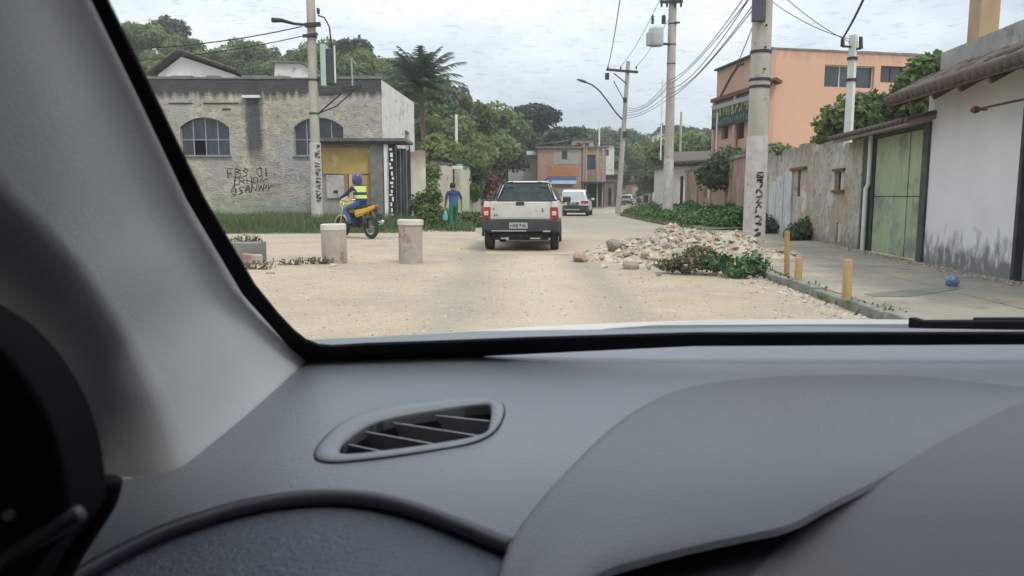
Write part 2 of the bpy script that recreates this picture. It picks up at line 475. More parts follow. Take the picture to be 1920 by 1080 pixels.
# verge on the right, behind the pole, and on the left
vp = []
vys = [24.4, 27, 30, 34, 38, 42, 46, 52, 60, 70]
for y in vys: vp += [(kerb_x(y) + .15, y, SW), (max(wall_x(y), kerb_x(y) + 1.5) + .3, y, SW + .12)]
M['soil'] = mat('verge_soil', (.17, .15, .09), (.09, .10, .045), scale=1.5, rough=.95, bump=.5)
sheet('verge', vp, [(2 * i, 2 * i + 1, 2 * i + 3, 2 * i + 2) for i in range(len(vys) - 1)], M['soil'])
lp = [(-24, 24.3, .008), (-9, 24.0, .008), (-6.3, 24.2, .008), (-4.3, 24.6, .008), (-3.6, 26.5, .008), (-2.0, 30.5, .008), (-1.2, 38, .008), (.2, 46, .008), (3.9, 60, .008), (8, 78, .008), (-8, 78, .008), (-24, 60, .008)]
sheet('verge', lp, [tuple(range(len(lp)))], M['soil'])

# hills
prof = [(-140, 17), (-60, 17.5), (-51, 17.0), (-40, 16.5), (-28.6, 14.6), (-22, 15.6), (-15.7, 14.3), (-10, 10.0), (-4.5, 5.5), (1, 1.0), (4, 0)]
def sst(t): t = min(1, max(0, t)); return t * t * (3 - 2 * t)
def hill_z(x, y):
    a = sst((y - 56) / 44) * interp([(z, xx) for xx, z in prof], x) if x < 4 else 0
    bx = sst((y - 116) / 34) * (6.6 + 1.6 * math.sin(x * .07 + 1) + (2.5 if x > 30 else 0))
    c = sst((x - 24) / 20) * sst((y - 62) / 40) * 6
    return max(a, bx, c) + .35 * mnoise.noise(Vector((x * .15, y * .15, 0))) - .06
hx = [-150 + 4 * i for i in range(85)]; hy = [56 + 4 * i for i in range(32)]
hp = [(x, y, hill_z(x, y) if hill_z(x, y) > .35 else -.25) for y in hy for x in hx]
ho = sheet('hill', hp, [(j * len(hx) + i, j * len(hx) + i + 1, (j + 1) * len(hx) + i + 1, (j + 1) * len(hx) + i) for j in range(len(hy) - 1) for i in range(len(hx) - 1)], M['hill'])
ho.data.polygons.foreach_set('use_smooth', [True] * len(ho.data.polygons))

# ================================================================== helpers for lettering strokes
GL = {'F': [[(0, 0), (0, 1), (.7, 1)], [(0, .52), (.55, .5)]], 'B': [[(0, 0), (0, 1), (.5, .95), (.6, .75), (.1, .52), (.65, .4), (.6, .08), (0, 0)]],
      'S': [[(.65, .9), (.3, 1), (.05, .75), (.55, .4), (.5, .08), (0, .1)]], 'O': [[(.3, 0), (.02, .3), (.05, .8), (.35, 1), (.65, .7), (.6, .2), (.3, 0)]],
      'I': [[(.2, 0), (.25, 1)]], 'E': [[(.65, 1), (0, 1), (0, 0), (.7, 0)], [(0, .5), (.5, .52)]], 'R': [[(0, 0), (0, 1), (.55, .9), (.5, .55), (0, .5), (.65, 0)]],
      'A': [[(0, 0), (.35, 1), (.7, 0)], [(.15, .35), (.55, .38)]], 'M': [[(0, 0), (.05, 1), (.4, .4), (.75, 1), (.8, 0)]], 'P': [[(0, 0), (0, 1), (.6, .9), (.55, .55), (0, .5)]],
      'N': [[(0, 0), (0, 1), (.65, 0), (.65, 1)]], 'W': [[(0, 1), (.2, 0), (.4, .7), (.6, 0), (.85, 1)]], 'T': [[(.35, 0), (.35, 1)], [(0, 1), (.75, .97)]],
      'U': [[(0, 1), (.05, .15), (.4, 0), (.65, .2), (.65, 1)]], 'L': [[(0, 1), (0, 0), (.6, 0)]], 'V': [[(0, 1), (.35, 0), (.7, 1)]], 'Z': [[(0, 1), (.7, 1), (0, 0), (.7, 0)]],
      'H': [[(0, 0), (0, 1)], [(.65, 0), (.65, 1)], [(0, .5), (.65, .5)]], 'C': [[(.65, .9), (.2, 1), (0, .5), (.2, 0), (.65, .12)]], '.': [[(.1, 0), (.2, .08)]],
      '~': [[(0, .3), (.3, .8), (.5, .2), (.9, .7), (1.2, .3)]], 'D': [[(0, 0), (0, 1), (.5, .85), (.6, .3), (0, 0)]]}
def letters(mb, text, o, ux, uz, nrm, h, wd, th=.004, gap=.9, mi=0, jit=0.0):
    rj = random.Random(len(text) + int(h * 100))
    o, ux, uz, nrm = Vector(o), Vector(ux).normalized(), Vector(uz).normalized(), Vector(nrm).normalized()
    x = 0
    for ch in text:
        if ch in GL:
            for st in GL[ch]:
                for (a, b), (c, d) in zip(st, st[1:]):
                    p = o + ux * ((x + a) * h) + uz * (b * h) + nrm * th; q = o + ux * ((x + c) * h) + uz * (d * h) + nrm * th
                    if jit: p += (ux * rj.uniform(-1, 1) + uz * rj.uniform(-1, 1)) * h * jit; q += (ux * rj.uniform(-1, 1) + uz * rj.uniform(-1, 1)) * h * jit
                    mb.beam(p, q, wd * (rj.uniform(.6, 1.35) if jit else 1), .004, mi=mi, up=nrm)
        x += gap
    return mb
def marks(mb, o, ux, uz, nrm, length, h, wd, seed=1):
    """a run of letter-like strokes too worn and distant to read"""
    rr = random.Random(seed)
    o, ux, uz, nrm = Vector(o), Vector(ux).normalized(), Vector(uz).normalized(), Vector(nrm).normalized()
    x = 0.0
    while x < length - h * .5:
        wg = h * rr.uniform(.4, .75)
        cells = [(0, 0), (0, 1), (1, 0), (1, 1), (0, .5), (1, .5), (.5, 0), (.5, 1)]
        q = rr.choice(cells)
        for _ in range(rr.randint(2, 4)):
            r_ = rr.choice([c for c in cells if c != q])
            mb.beam(o + ux * (x + q[0] * wg) + uz * (q[1] * h), o + ux * (x + r_[0] * wg) + uz * (r_[1] * h), wd * rr.uniform(.8, 1.2), .004, up=nrm)
            q = r_
        x += wg + h * rr.uniform(.18, .4)
    return mb
M['ink'] = mat('black_paint', (.025, .024, .024), (.06, .058, .055), scale=9, rough=.7)

# ================================================================== building parts
def window(parent, o, ux, W, H, nrm, nx, nz, fm, depth=.10, arch=0.0, bar=.035, rows=None, gm=None, miss=()):
    """framed window set in a hole: frame bars as the part, every pane a sub-part"""
    o, ux, nrm = Vector(o), Vector(ux).normalized(), Vector(nrm).normalized()
    up = Vector((0, 0, 1))
    base = o - nrm * depth
    f = MB()
    zs = rows or [H * i / nz for i in range(nz + 1)]
    xs = [W * i / nx for i in range(nx + 1)]
    for i, x in enumerate(xs):
        xx = min(max(x, bar / 2), W - bar / 2)
        f.beam(base + ux * xx, base + ux * xx + up * H, bar, .05, up=nrm)
    for i, z in enumerate(zs):
        zz = min(max(z, bar / 2), H - bar / 2)
        f.beam(base + up * zz + nrm * .003, base + ux * W + up * zz + nrm * .003, bar, .05, up=nrm)
    wo = f.build('window', fm, parent)
    for i in range(len(xs) - 1):
        for j in range(len(zs) - 1):
            if (i, j) in miss: continue
            a = base + ux * xs[i] + up * zs[j] - nrm * .01
            b = base + ux * xs[i + 1] + up * zs[j + 1] - nrm * .01
            p = MB(); tilt = nrm * random.uniform(-.006, .006)
            p.prism([a, a + ux * (xs[i + 1] - xs[i]), b + tilt, b - ux * (xs[i + 1] - xs[i]) + tilt], -nrm * .006)
            p.build('pane', gm or M['glass'], wo)
    # black board painted in for the shade of the room behind
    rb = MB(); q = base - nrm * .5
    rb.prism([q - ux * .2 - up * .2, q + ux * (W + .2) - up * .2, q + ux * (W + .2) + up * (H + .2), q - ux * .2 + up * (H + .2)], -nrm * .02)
    rb.build('room_shade', M['dark'], parent)
    return wo
def arch_infill(mb, o, ux, W, zs, zt, th, nrm, mi=0):
    o, ux, nrm = Vector(o), Vector(ux).normalized(), Vector(nrm).normalized(); up = Vector((0, 0, 1))
    n = 10
    rise = zt - zs
    rad = (W * W / 4 + rise * rise) / (2 * rise)
    arc = []
    for i in range(n + 1):
        x = W * i / n
        arc.append((x, zs + math.sqrt(max(0, rad * rad - (x - W / 2) ** 2)) - (rad - rise)))
    for (xa, za), (xb, zb) in zip(arc, arc[1:]):
        if zt - min(za, zb) < .004: continue
        pl = [o + ux * xa + up * za, o + ux * xb + up * zb, o + ux * xb + up * zt, o + ux * xa + up * zt]
        mb.prism([p for p in pl], -nrm * th, mi)
# ================================================================== left building: bare rendered two-storey block with arched windows
random.seed(11)
YB = 32.0
bx0, bx1 = -17.5, X(717, YB, 250)
btop = Z(147, YB)
w1 = (X(338, YB, 255), X(430, YB, 255), Z(292, YB), Z(220, YB))
w2 = (X(551, YB, 255), X(644, YB, 255), Z(292, YB), Z(220, YB))
bld = thing('apartment_building', 'bare grey rendered building with two arched windows and black graffiti behind the grass', 'building', (bx0, YB, 0))
m_ = MB()
holes = [(w[0] - bx0, w[1] - bx0, w[2], w[3]) for w in (w1, w2)]
m_.wall((bx0, YB, 0), (1, 0, 0), bx1 - bx0, btop, holes, .25, (0, -1, 0))
for w_ in (w1, w2):
    arch_infill(m_, (w_[0], YB, 0), (1, 0, 0), w_[1] - w_[0], w_[3] - .42, w_[3], .25, (0, -1, 0))
m_.build('wall', M['render'], bld)
sx1, sy1 = X(777, 39.6, 250), 39.6
sd_ = Vector((sx1 - bx1, sy1 - YB, 0)); slen = sd_.length; sd_.normalize()
m_ = MB(); m_.wall((bx1, YB, 0), sd_, slen, btop - .06, [(5.0, 6.2, 3.3, 4.4)], .25, (sd_.y, -sd_.x, 0))
m_.wall((bx0, 39.6, 0), (1, 0, 0), sx1 - bx0 - .26, btop - .06, [], .25, (0, 1, 0))
sw_ = m_.build('wall', M['plaster'], bld); sw_['label'] = 'side wall coloured white for the sun on it, with flaking stains'  # white plaster colour painted in for the sunlight on this side
MB().box2((bx0, YB + .26, btop - .75), (bx1 - .26, 39.3, btop - .6)).build('roof', M['conc_d'], bld)
m_ = MB()
x = bx0
while x < bx1 - .3:                       # broken, uneven coping along the parapet
    l_ = random.uniform(.5, 1.1); h_ = random.uniform(.03, .13)
    m_.box2((x, YB - .03, btop - .02), (min(x + l_, bx1), YB + .27, btop + h_)); x += l_ + .01
m_.build('coping', M['conc_d'], bld)
for w_ in (w1, w2):
    fm = mat('window_frame', (.36, .38, .38), (.22, .24, .25), scale=5, rough=.6)
    H_ = w_[3] - w_[2]
    window(bld, (w_[0], YB, w_[2]), (1, 0, 0), w_[1] - w_[0], H_, (0, -1, 0), 4, 2, fm, depth=.13, rows=[0, H_ * .42, H_], miss=((1, 0),) if w_ is w1 else ())
    MB().box2((w_[0] - .06, YB - .07, w_[2] - .07), (w_[1] + .06, YB + .1, w_[2] - .003)).build('window_sill', M['conc_d'], bld)
MB().box2((X(464, YB), YB - .16, Z(184, YB)), (X(496, YB), YB - .002, Z(179, YB))).build('ledge', M['white'], bld)
for a, b, yy in ((326, 370, 194), (390, 455, 194), (425, 440, 205)):
    MB().box2((X(a, YB), YB - .03, Z(yy + 1, YB)), (X(b, YB), YB - .002, Z(yy - 1.5, YB))).build('crack_strip', M['iron'], bld)
gm_ = MB()
letters(gm_, 'FBS.OI', (X(427, YB, 320), YB, Z(333, YB)), (1, 0, .03), (0, 0, 1), (0, -1, 0), .36, .042, gap=.85, jit=.10)
letters(gm_, 'ERHO~', (X(438, YB, 340), YB, Z(347, YB)), (1, 0, .06), (.1, 0, 1), (0, -1, 0), .30, .038, jit=.14)
letters(gm_, 'OSANW~', (X(434, YB, 360), YB, Z(366, YB)), (1, 0, .14), (.1, 0, 1), (0, -1, 0), .32, .042, jit=.16)
gm_.build('graffiti', M['ink'], bld)
gm_ = MB(); letters(gm_, 'SEU~', (X(532, YB, 330), YB, Z(344, YB)), (1, 0, .03), (0, 0, 1), (0, -1, 0), .36, .03, gap=.7)
gm_.build('graffiti', mat('faded_blue_paint', (.19, .22, .28), (.28, .28, .28), scale=6, rough=.8), bld)['label'] = 'faded blue scribble'

# white gabled house and small pale house behind its roof line
h = thing('gabled_house', 'white house gable with brown tiled roof edge showing above the grey building', 'house', (-21, 46, 0))
YH = 44.0
ga, gb, gc = P(284, 143, YH), P(340, 101, YH), P(446, 138, YH)
m_ = MB(); gl = P(296, 140, YH); gr = P(440, 140, YH)
m_.prism([(gl.x, YH, 0), (gr.x, YH, 0), (gr.x, YH, gr.z), (gb.x, YH, gb.z - .15), (gl.x, YH, gl.z)], (0, 8, 0)); m_.build('wall', M['white'], h)
for a, b in ((ga, gb), (gb, gc)):
    d = (b - a); ln = d.length; d.normalize(); up = Vector((-d.z, 0, d.x))
    sl_ = MB(); sl_.prism([a + up * .02, b + up * .02, b + up * .16, a + up * .16], (0, 8.4, 0))
    for q in sl_.v: pass
    ro = sl_.build('roof', M['tile'], h); ro.location.y = -.35
    n_t = int(ln / .24)
    for i in range(n_t):                  # ridge of half-round tiles along the verge
        c0 = a + d * (i + .5) * ln / n_t
        t_ = MB(); t_.tube([c0 + up * .13 + Vector((0, -.42, 0)) - d * .14, c0 + up * .17 + Vector((0, -.42, 0)) + d * .12], [.085, .07], n=7)
        t_.build('roof_tile', M['tile'], h)
h = thing('pale_house', 'small pale flat-topped house with stained wall beyond the grey building', 'house', (-13.5, 46, 0))
p0, p1 = P(514, 142, 46), P(582, 119, 46)
m_ = MB(); m_.prism([(p0.x, 46, 0), (p1.x + .2, 46, 0), (p1.x + .2, 46, p1.z - .35), (p1.x - .6, 46, p1.z), (p0.x + .1, 46, p1.z + .02), (p0.x, 46, p0.z)], (0, 5, 0))
m_.build('wall', M['plaster'], h)
m_ = MB(); m_.prism([(p0.x - .15, 45.8, p1.z + .03), (p1.x - .55, 45.8, p1.z + .02), (p1.x + .3, 45.8, p1.z - .38), (p1.x + .3, 45.8, p1.z - .3), (p1.x - .55, 45.8, p1.z + .1), (p0.x - .15, 45.8, p1.z + .11)], (0, 5.4, 0)); m_.build('roof', M['conc_d'], h)

# ------------------------------------------------------------------ corner kiosk
YK = 29.6
kx0, kx1 = X(603, YK, 320), X(724, YK, 320)
k = thing('kiosk', 'corner kiosk with faded yellow panel under a dark flat slab roof', 'kiosk', (kx0, YK, 0))
kz = Z(266, YK)
MB().box2((X(596, YK), YK - .35, kz), (X(764, YK), YB - .35, Z(260, YK))).build('roof', mat('slab_concrete', (.19, .18, .17), (.10, .10, .095), scale=3, rough=.95, bump=.5, bscale=18), k, bevel=.01)
for a, b in ((598, 650), (652, 705), (707, 762)):
    MB().box2((X(a, YK), YK - .36, kz - .14 + random.uniform(0, .04)), (X(b, YK), YK - .28, kz - .004)).build('fascia', M['dark'], k)
MB().box2((kx0, YK + .1, 0), (kx1, YK + .25, kz - .003)).build('wall', mat('kiosk_wall', (.40, .36, .31), (.27, .25, .225), scale=2, rough=.9, bump=.3, patch=((.20, .19, .18), 2, .55, .1)), k)
MB().box2((X(607, YK), YK + .02, Z(326, YK)), (X(695, YK), YK + .097, Z(276, YK))).build('panel', mat('yellow_panel', (.47, .33, .09), (.38, .28, .10), scale=2.2, rough=.6, bump=.15, patch=((.52, .42, .20), 2.5, .55, .1)), k, bevel=.01)
MB().box2((X(612, YK), YK + .03, Z(372, YK)), (X(646, YK), YK + .097, Z(328, YK))).build('shutter', mat('pale_board', (.52, .48, .45), (.38, .36, .35), scale=4, rough=.8, patch=((.30, .31, .34), 3, .55, .08)), k, bevel=.01)
MB().box2((X(646, YK), YK + .01, .0), (X(653, YK), YK + .096, Z(326, YK))).build('jamb', mat('ochre_wood', (.36, .22, .09), (.26, .16, .07), scale=5, rough=.8), k)
MB().box2((X(655, YK), YK + .01, .0), (X(662, YK), YK + .096, Z(326, YK))).build('jamb', mat('cream_wood', (.60, .50, .30), (.46, .38, .22), scale=5, rough=.8), k)
MB().box2((X(664, YK), YK + .04, .0), (X(694, YK), YK + .096, Z(328, YK))).build('door', mat('ochre_door', (.42, .30, .10), (.33, .24, .10), scale=3, rough=.7), k, bevel=.01)
MB().box2((X(696, YK), YK - .16, 0), (X(721, YK), YK + .097, kz - .004)).build('pillar', M['conc_d'], k, bevel=.015)
p = MB().box2((X(723, YK), YK - .25, 0), (X(729, YK), YK - .1, kz - .003)).build('post', M['white'], k)
# poster column: dark board with pale pasted bills
pb = MB().box2((X(731, YK), YK - .22, .35), (X(745, YK), YK - .16, kz - .02)).build('notice_board', M['dark'], k)
zz = .45
while zz < kz - .25:
    hh = random.uniform(.07, .17); a = random.uniform(732, 738)
    MB().box2((X(a, YK), YK - .226, zz), (X(a + random.uniform(3, 6), YK), YK - .221, zz + hh)).build('bill', M['white'], pb); zz += hh + random.uniform(.02, .1)

g_ = thing('sheet_metal_gate', 'dark blue grey sheet metal gate beside the kiosk post', 'gate', (X(757, 30), 30, 0))
gx0, gx1, gz = X(746, 30.0, 330), X(768, 30.0, 330), Z(276, 30.0)
gm2 = mat('gate_metal', (.085, .10, .115), (.035, .04, .047), scale=3, rough=.55, metal=.3, stretch=(6, 6, .5))
for i in range(4):
    a = gx0 + (gx1 - gx0) * i / 4; b = gx0 + (gx1 - gx0) * (i + 1) / 4 - .012
    MB().box2((a, 30 + .02 * (i % 2), .12), (b, 30.05 + .02 * (i % 2), gz - .05 - .06 * (i == 3))).build('panel', gm2, g_)
for a in (gx0 - .05, gx1 - .01): MB().box2((a, 29.97, 0), (a + .05, 30.07, gz + .05)).build('gate_post', M['iron'], g_)

def ragged_wall(name, label, x0, x1, y0, y1, ztab, m, th=.22, cat='wall', capm=None):
    """a free-standing wall section between two ground points with an uneven top"""
    t = thing(name, label, cat, (x0, y0, 0))
    a, b = Vector((x0, y0, 0)), Vector((x1, y1, 0)); d = (b - a); ln = d.length; d.normalize(); nn = Vector((d.y, -d.x, 0))
    n = max(4, int(ln / .4)); prof_ = []
    for i in range(n + 1):
        s_ = i / n; zq = ztab[0] + (ztab[1] - ztab[0]) * s_ + random.uniform(-.06, .06)
        prof_.append(a + d * ln * s_ + Vector((0, 0, zq)))
    m_ = MB()
    m_.loft([[p - Vector((0, 0, p.z)), p, p + nn * th, p - Vector((0, 0, p.z)) + nn * th] for p in prof_])
    m_.build('wall', m, t)
    c = MB()
    i = 0
    while i < n:
        if random.random() < .75:
            p = prof_[i]; q = prof_[i + 1]
            c.beam(p + nn * th / 2 + Vector((0, 0, .03)), q + nn * th / 2 + Vector((0, 0, .03)), th + .05, random.uniform(.05, .14))
        i += 1
    if c.v: c.build('coping', capm or M['tile'], t)
    return t
ragged_wall('garden_wall', 'pale plastered wall end with broken brick top beside the metal gate', X(768, 30.4), X(797, 30.4), 30.35, 30.5, (Z(284, 30.4), Z(281, 30.4)),
            mat('cream_plaster', (.60, .56, .49), (.50, .46, .40), scale=1.7, rough=.9, bump=.3, stains=[dict(col=(.25, .16, .13), range={'Z': (2.2, 2.8)}, amp=.5, ns=2, stretch=(2, 2, 1), op=.8)]), capm=M['tile'])
m1 = mat('beige_plaster', (.52, .46, .39), (.40, .35, .30), scale=1.5, rough=.9, bump=.3, patch=((.27, .25, .22), 1.8, .58, .08))
m2 = mat('cream_green_plaster', (.56, .56, .40), (.42, .43, .31), scale=1.5, rough=.9, bump=.3, patch=((.60, .58, .50), 1.8, .55, .1))
ragged_wall('garden_wall', 'beige roadside wall under clay coping behind the pedestrian', X(812, 36), X(842, 37), 36, 37.2, (2.75, 2.7), m1)
ragged_wall('garden_wall', 'yellowish roadside wall section running on past the pedestrian', X(856, 38), X(884, 46), 38, 46, (2.7, 2.75), m2, capm=M['conc_d'])
ragged_wall('garden_wall', 'farthest grey roadside wall by the red shrub', X(886, 47), X(926, 60), 47, 60, (2.4, 2.6), m1)
gt = thing('doorway', 'dark doorway gate between two pale roadside wall sections', 'gate', (X(850, 37.6), 37.6, 0))
MB().box2((X(843, 37.5), 37.4, 0), (X(855, 37.5), 37.5, 2.5)).build('door', M['dark'], gt)
MB().box2((X(841, 37.5), 37.3, 2.55), (X(868, 37.5), 37.7, 2.7)).build('lintel', M['white'], gt)
for a in (842, 855): MB().box2((X(a, 37.5) - .06, 37.3, 0), (X(a, 37.5) + .06, 37.45, 2.549)).build('jamb', M['conc'], gt)

# ================================================================== far houses along the bend
def house(name, label, px0, px1, pytop, Y, depth, wallm, wins=(), roofm=None, over=.25, base=0, group=None, slope=.0, skew=0):
    t = thing(name, label, 'house', (X(px0, Y), Y, base), group)
    x0, x1, zt = X(px0, Y, 330), X(px1, Y, 330), Z(pytop, Y)
    hs = [(X(a, Y, 330) - x0, X(b, Y, 330) - x0, max(.02, Z(d, Y)), Z(c, Y)) for a, b, c, d, *_ in wins]
    m_ = MB(); m_.wall((x0, Y, 0), (1, 0, 0), x1 - x0, zt, hs, .2, (0, -1, 0))
    m_.box2((x0, Y + .2, 0), (x0 + .2, Y + depth, zt)); m_.box2((x1 - .2, Y + .2, 0), (x1, Y + depth, zt)); m_.box2((x0, Y + depth, 0), (x1, Y + depth + .2, zt))
    m_.build('wall', wallm, t)
    for hh, wn in zip(hs, wins):
        kind = wn[4] if len(wn) > 4 else 'window'
        if kind == 'window':
            window(t, (x0 + hh[0], Y, hh[2]), (1, 0, 0), hh[1] - hh[0], hh[3] - hh[2], (0, -1, 0), 2, 1, M['iron'], depth=.1)
        else:
            MB().box2((x0 + hh[0], Y + .12, hh[2]), (x0 + hh[1], Y + .17, hh[3])).build('door', wn[5] if len(wn) > 5 else M['dark'], t)
    r_ = MB(); r_.prism([(x0 - over, Y - over, zt + .01), (x1 + over, Y - over, zt + .01 + slope), (x1 + over, Y + depth + .3, zt + .01 + slope), (x0 - over, Y + depth + .3, zt + .01)], (0, 0, .14))
    r_.build('roof', roofm or M['conc_d'], t)
    return t
hg = mat('grey_house_plaster', (.46, .45, .41), (.33, .32, .29), scale=1.2, rough=.9, bump=.3, patch=((.22, .21, .2), 1.5, .6, .1))
hb = mat('brick_house_front', (.42, .25, .19), (.33, .195, .15), scale=2.0, rough=.95, bump=.4, patch=((.40, .32, .26), 1.2, .58, .08))
h = house('block_house', 'grey two-storey house with pale flat lintel left of the brick house', 953, 1006, 286, 78, 5, hg, [(970, 994, 296, 315)], M['conc'])
MB().box2((X(953, 78), 77.5, Z(291, 78)), (X(1006, 78), 77.99, Z(284, 78))).build('lintel', M['white'], h)
MB().lathe([(.34, 0), (.36, .1), (.33, .5), (.12, .6)], (X(978, 80), 81, Z(286, 78) + .16), n=14).build('water_tank', M['white'], h)
h = house('brick_house', 'unplastered brick house above the blue and white shopfront', 1008, 1090, 278, 75, 7, hb, [(1053, 1063, 283, 299), (1026, 1076, 352, 390, 'door', M['white'])], M['conc_d'])
gp = mat('grey_render_patch', (.36, .34, .29), (.29, .27, .24), scale=2, rough=.95, bump=.4)
x0_, x1_ = X(1037, 75), X(1088, 75); z0_, z1_ = Z(308, 75), Z(281, 75)
m_ = MB(); m_.wall((x0_, 74.97, z0_), (1, 0, 0), x1_ - x0_, z1_ - z0_, [(X(1052.5, 75) - x0_, X(1063.5, 75) - x0_, Z(300, 75) - z0_, Z(282.5, 75) - z0_)], .028, (0, -1, 0)); m_.build('render_panel', gp, h)
ob = mat('orange_block', (.50, .22, .09), (.40, .16, .07), scale=5, rough=.95)
for r_i, pyy in enumerate((311, 316, 321, 326)):       # hollow-block infill courses, each block a piece
    for c_i in range(11):
        a = 1025 + c_i * 5.2 + (2.6 if r_i % 2 else 0)
        MB().box2((X(a, 75), 74.955, Z(pyy + 4.6, 75)), (X(a + 4.9, 75), 74.998, Z(pyy, 75))).build('brick', ob, h)
for a, b, yy, hh, q in ((1006, 1040, 268, 3, M['tile']), (1042, 1066, 264, 3, M['conc_d']), (1064, 1094, 271, 3, M['rust'])):
    m_ = MB(); m_.prism([(X(a, 76), 76, Z(yy + 4, 76)), (X(b, 76), 76, Z(yy, 76)), (X(b, 76), 80, Z(yy - 1, 76)), (X(a, 76), 80, Z(yy + 3, 76))], (0, 0, .12)); m_.build('roof_sheet', q, h)
    for px_ in (a + 2, b - 2): MB().box2((X(px_, 76) - .06, 76.2, Z(281, 76)), (X(px_, 76) + .06, 76.32, Z(yy + 3.5, 76))).build('roof_post', M['rust'], h)
sh = MB().box2((X(1024, 75), 74.1, Z(338, 75)), (X(1079, 75), 74.99, Z(333, 75))).build('awning', mat('blue_sign', (.06, .16, .36), (.05, .12, .28), scale=3, rough=.5), h)
MB().box2((X(1024, 75), 74.12, Z(345, 75)), (X(1079, 75), 74.16, Z(338.3, 75))).build('sign_board', mat('pale_blue_sign', (.50, .62, .78), (.42, .55, .72), scale=3, rough=.5), h)
h = house('patched_house', 'patchy ochre and brick house with dark porch right of the shopfront', 1091, 1136, 277, 76.5, 6, mat('ochre_patch', (.40, .32, .22), (.34, .22, .16), scale=1.0, rough=.95, bump=.4, patch=((.42, .26, .20), 1.1, .5, .1)),
          [(1099, 1116, 290, 318), (1084 + 10, 1134, 344, 388, 'door', M['dark'])], M['conc_d'])
for a in (1092, 1097, 1118, 1128): MB().box2((X(a, 76), 75.6, 0), (X(a + 2.2, 76), 75.8, Z(278, 76))).build('post', M['conc'], h)
MB().box2((X(1086, 76), 75.0, Z(344, 76)), (X(1134, 76), 76.4, Z(341, 76))).build('canopy', M['iron'], h)
house('low_house', 'low dark roadside house past the patched house', 1138, 1152, 340, 84, 5, M['conc_d'], [(1141, 1147, 352, 386, 'door', M['dark'])], M['conc_d'])
house('red_roofed_house', 'far pinkish house with dark red balcony past the lamp pole', 1186, 1229, 346, 112, 6, mat('pink_plaster', (.46, .34, .29), (.36, .27, .23), scale=1, rough=.9), [(1196, 1212, 343 + 8, 362, 'door', M['rust']), (1190, 1200, 366, 380, 'door', mat('teal_door', (.14, .24, .22), (.10, .17, .16), rough=.7)), (1208, 1220, 366, 380, 'door', M['dark'])], M['rust'])
house('pale_house', 'far pale house end beside the red balconied house', 1226, 1242, 352, 108, 6, M['plaster'], [(1230, 1236, 362, 376)], M['tile'])
house('stone_house', 'far grey house tucked under trees at the end of the road', 1150, 1186, 352, 122, 6, M['conc'], [(1168, 1176, 362, 376, 'door', M['dark'])], M['tile'])
house('pale_house', 'small pale house with dark window among trees right above the patched house', 1129, 1151, 272, 96, 5, M['plaster'], [(1134, 1141, 280, 292)], M['tile'])
house('shed', 'low rusty shed between the patched house and the street lamp pole', 1138, 1160, 330, 88, 4, M['rust'], [(1142, 1149, 345, 384, 'door', M['dark'])], M['tile'])
house('block_house', 'pale pink block house stacked high behind the brick house roof', 1072, 1112, 262, 92, 5, mat('pale_pink_plaster', (.50, .40, .34), (.38, .30, .26), scale=1.2, rough=.95), [(1080, 1088, 268, 276), (1096, 1104, 268, 276)], M['tile'])
house('grey_house', 'small grey house under a rusty roof beside the lamp pole at the bend', 1150, 1163, 318, 98, 5, hg, [(1153, 1158, 326, 338)], M['rust'])
house('white_house', 'tiny white house high in the trees of the far hill near the verge pole', 1231, 1246, 250, 128, 5, M['white'], [(1236, 1241, 254, 259)], M['conc_d'])
house('brown_house', 'low brown house with pale wall left of the grey two-storey house', 934, 953, 300, 82, 5, mat('brown_plaster', (.26, .20, .165), (.18, .14, .12), scale=1.2, rough=.95), [(939, 947, 308, 330)], M['tile'])
# tiled single-storey house behind the brick wall on the right
h = house('tiled_house', 'single-storey house with dark tiled roof behind the second pole', 1262, 1330, 312, 47, 6, M['plaster'], [(1276, 1282, 330, 388, 'door', M['iron']), (1286, 1292, 330, 380, 'door', mat('grey_door', (.22, .22, .24), (.15, .15, .16), rough=.7)), (1306, 1318, 326, 356)], M['tile'])
m_ = MB(); a = P(1248, 308, 46.4); b = P(1345, 301, 46.4); m_.prism([a, b, P(1345, 286, 50), P(1262, 288, 50)], (0, 0, .12)); m_.build('roof', M['tile'], h)
# ================================================================== right side: white building, green gate, weathered wall
random.seed(21)
WD = Vector((.108, 1, 0)).normalized()
WN = Vector((-1, .108, 0)).normalized()          # towards the road
def WP(Y, off=0, z=0): return Vector((wall_x(Y), Y, z)) + WN * off
def wall_strip(mb, y0, y1, z0, z1, off0, off1, mi=0):
    """box along the wall line between two depths"""
    a0, b0, a1, b1 = WP(y0, off0), WP(y1, off0), WP(y0, off1), WP(y1, off1)
    u = lambda p, z: Vector((p.x, p.y, z))
    mb.loft([[u(a0, z0), u(a0, z1), u(a1, z1), u(a1, z0)], [u(b0, z0), u(b0, z1), u(b1, z1), u(b1, z0)]], mi)
    return mb
YA, YC = 6.0, 12.45
wb = thing('roadside_building', 'white plastered building with tiled eave and damp black stains along its foot', 'building', WP(YC))
wm = mat('white_wall', (.66, .655, .65), (.60, .595, .59), scale=1.2, rough=.85, bump=.12, bscale=12,
         stains=[dict(col=(.09, .09, .085), range={'Z': (.62, .22)}, amp=.62, ns=1.6, stretch=(4.5, 4.5, 2.4), op=.85)])
m_ = MB(); ln = (WP(YC) - WP(YA)).length
dA = (WP(9.8) - WP(YA)).length
m_.wall(WP(YA), WD, ln, 2.85, [(0.6, dA, .0, 2.36)], .2, WN)
e0 = WP(YC, -.2); m_.wall((e0.x + 4.5, e0.y + .2, 0), (-1, 0, 0), 4.5 + .19, 2.85, [], .2, (0, 1, 0))
m_.build('wall', wm, wb)
dr = MB(); wall_strip(dr, 6.7, 9.72, .12, 2.30, -.12, -.07)
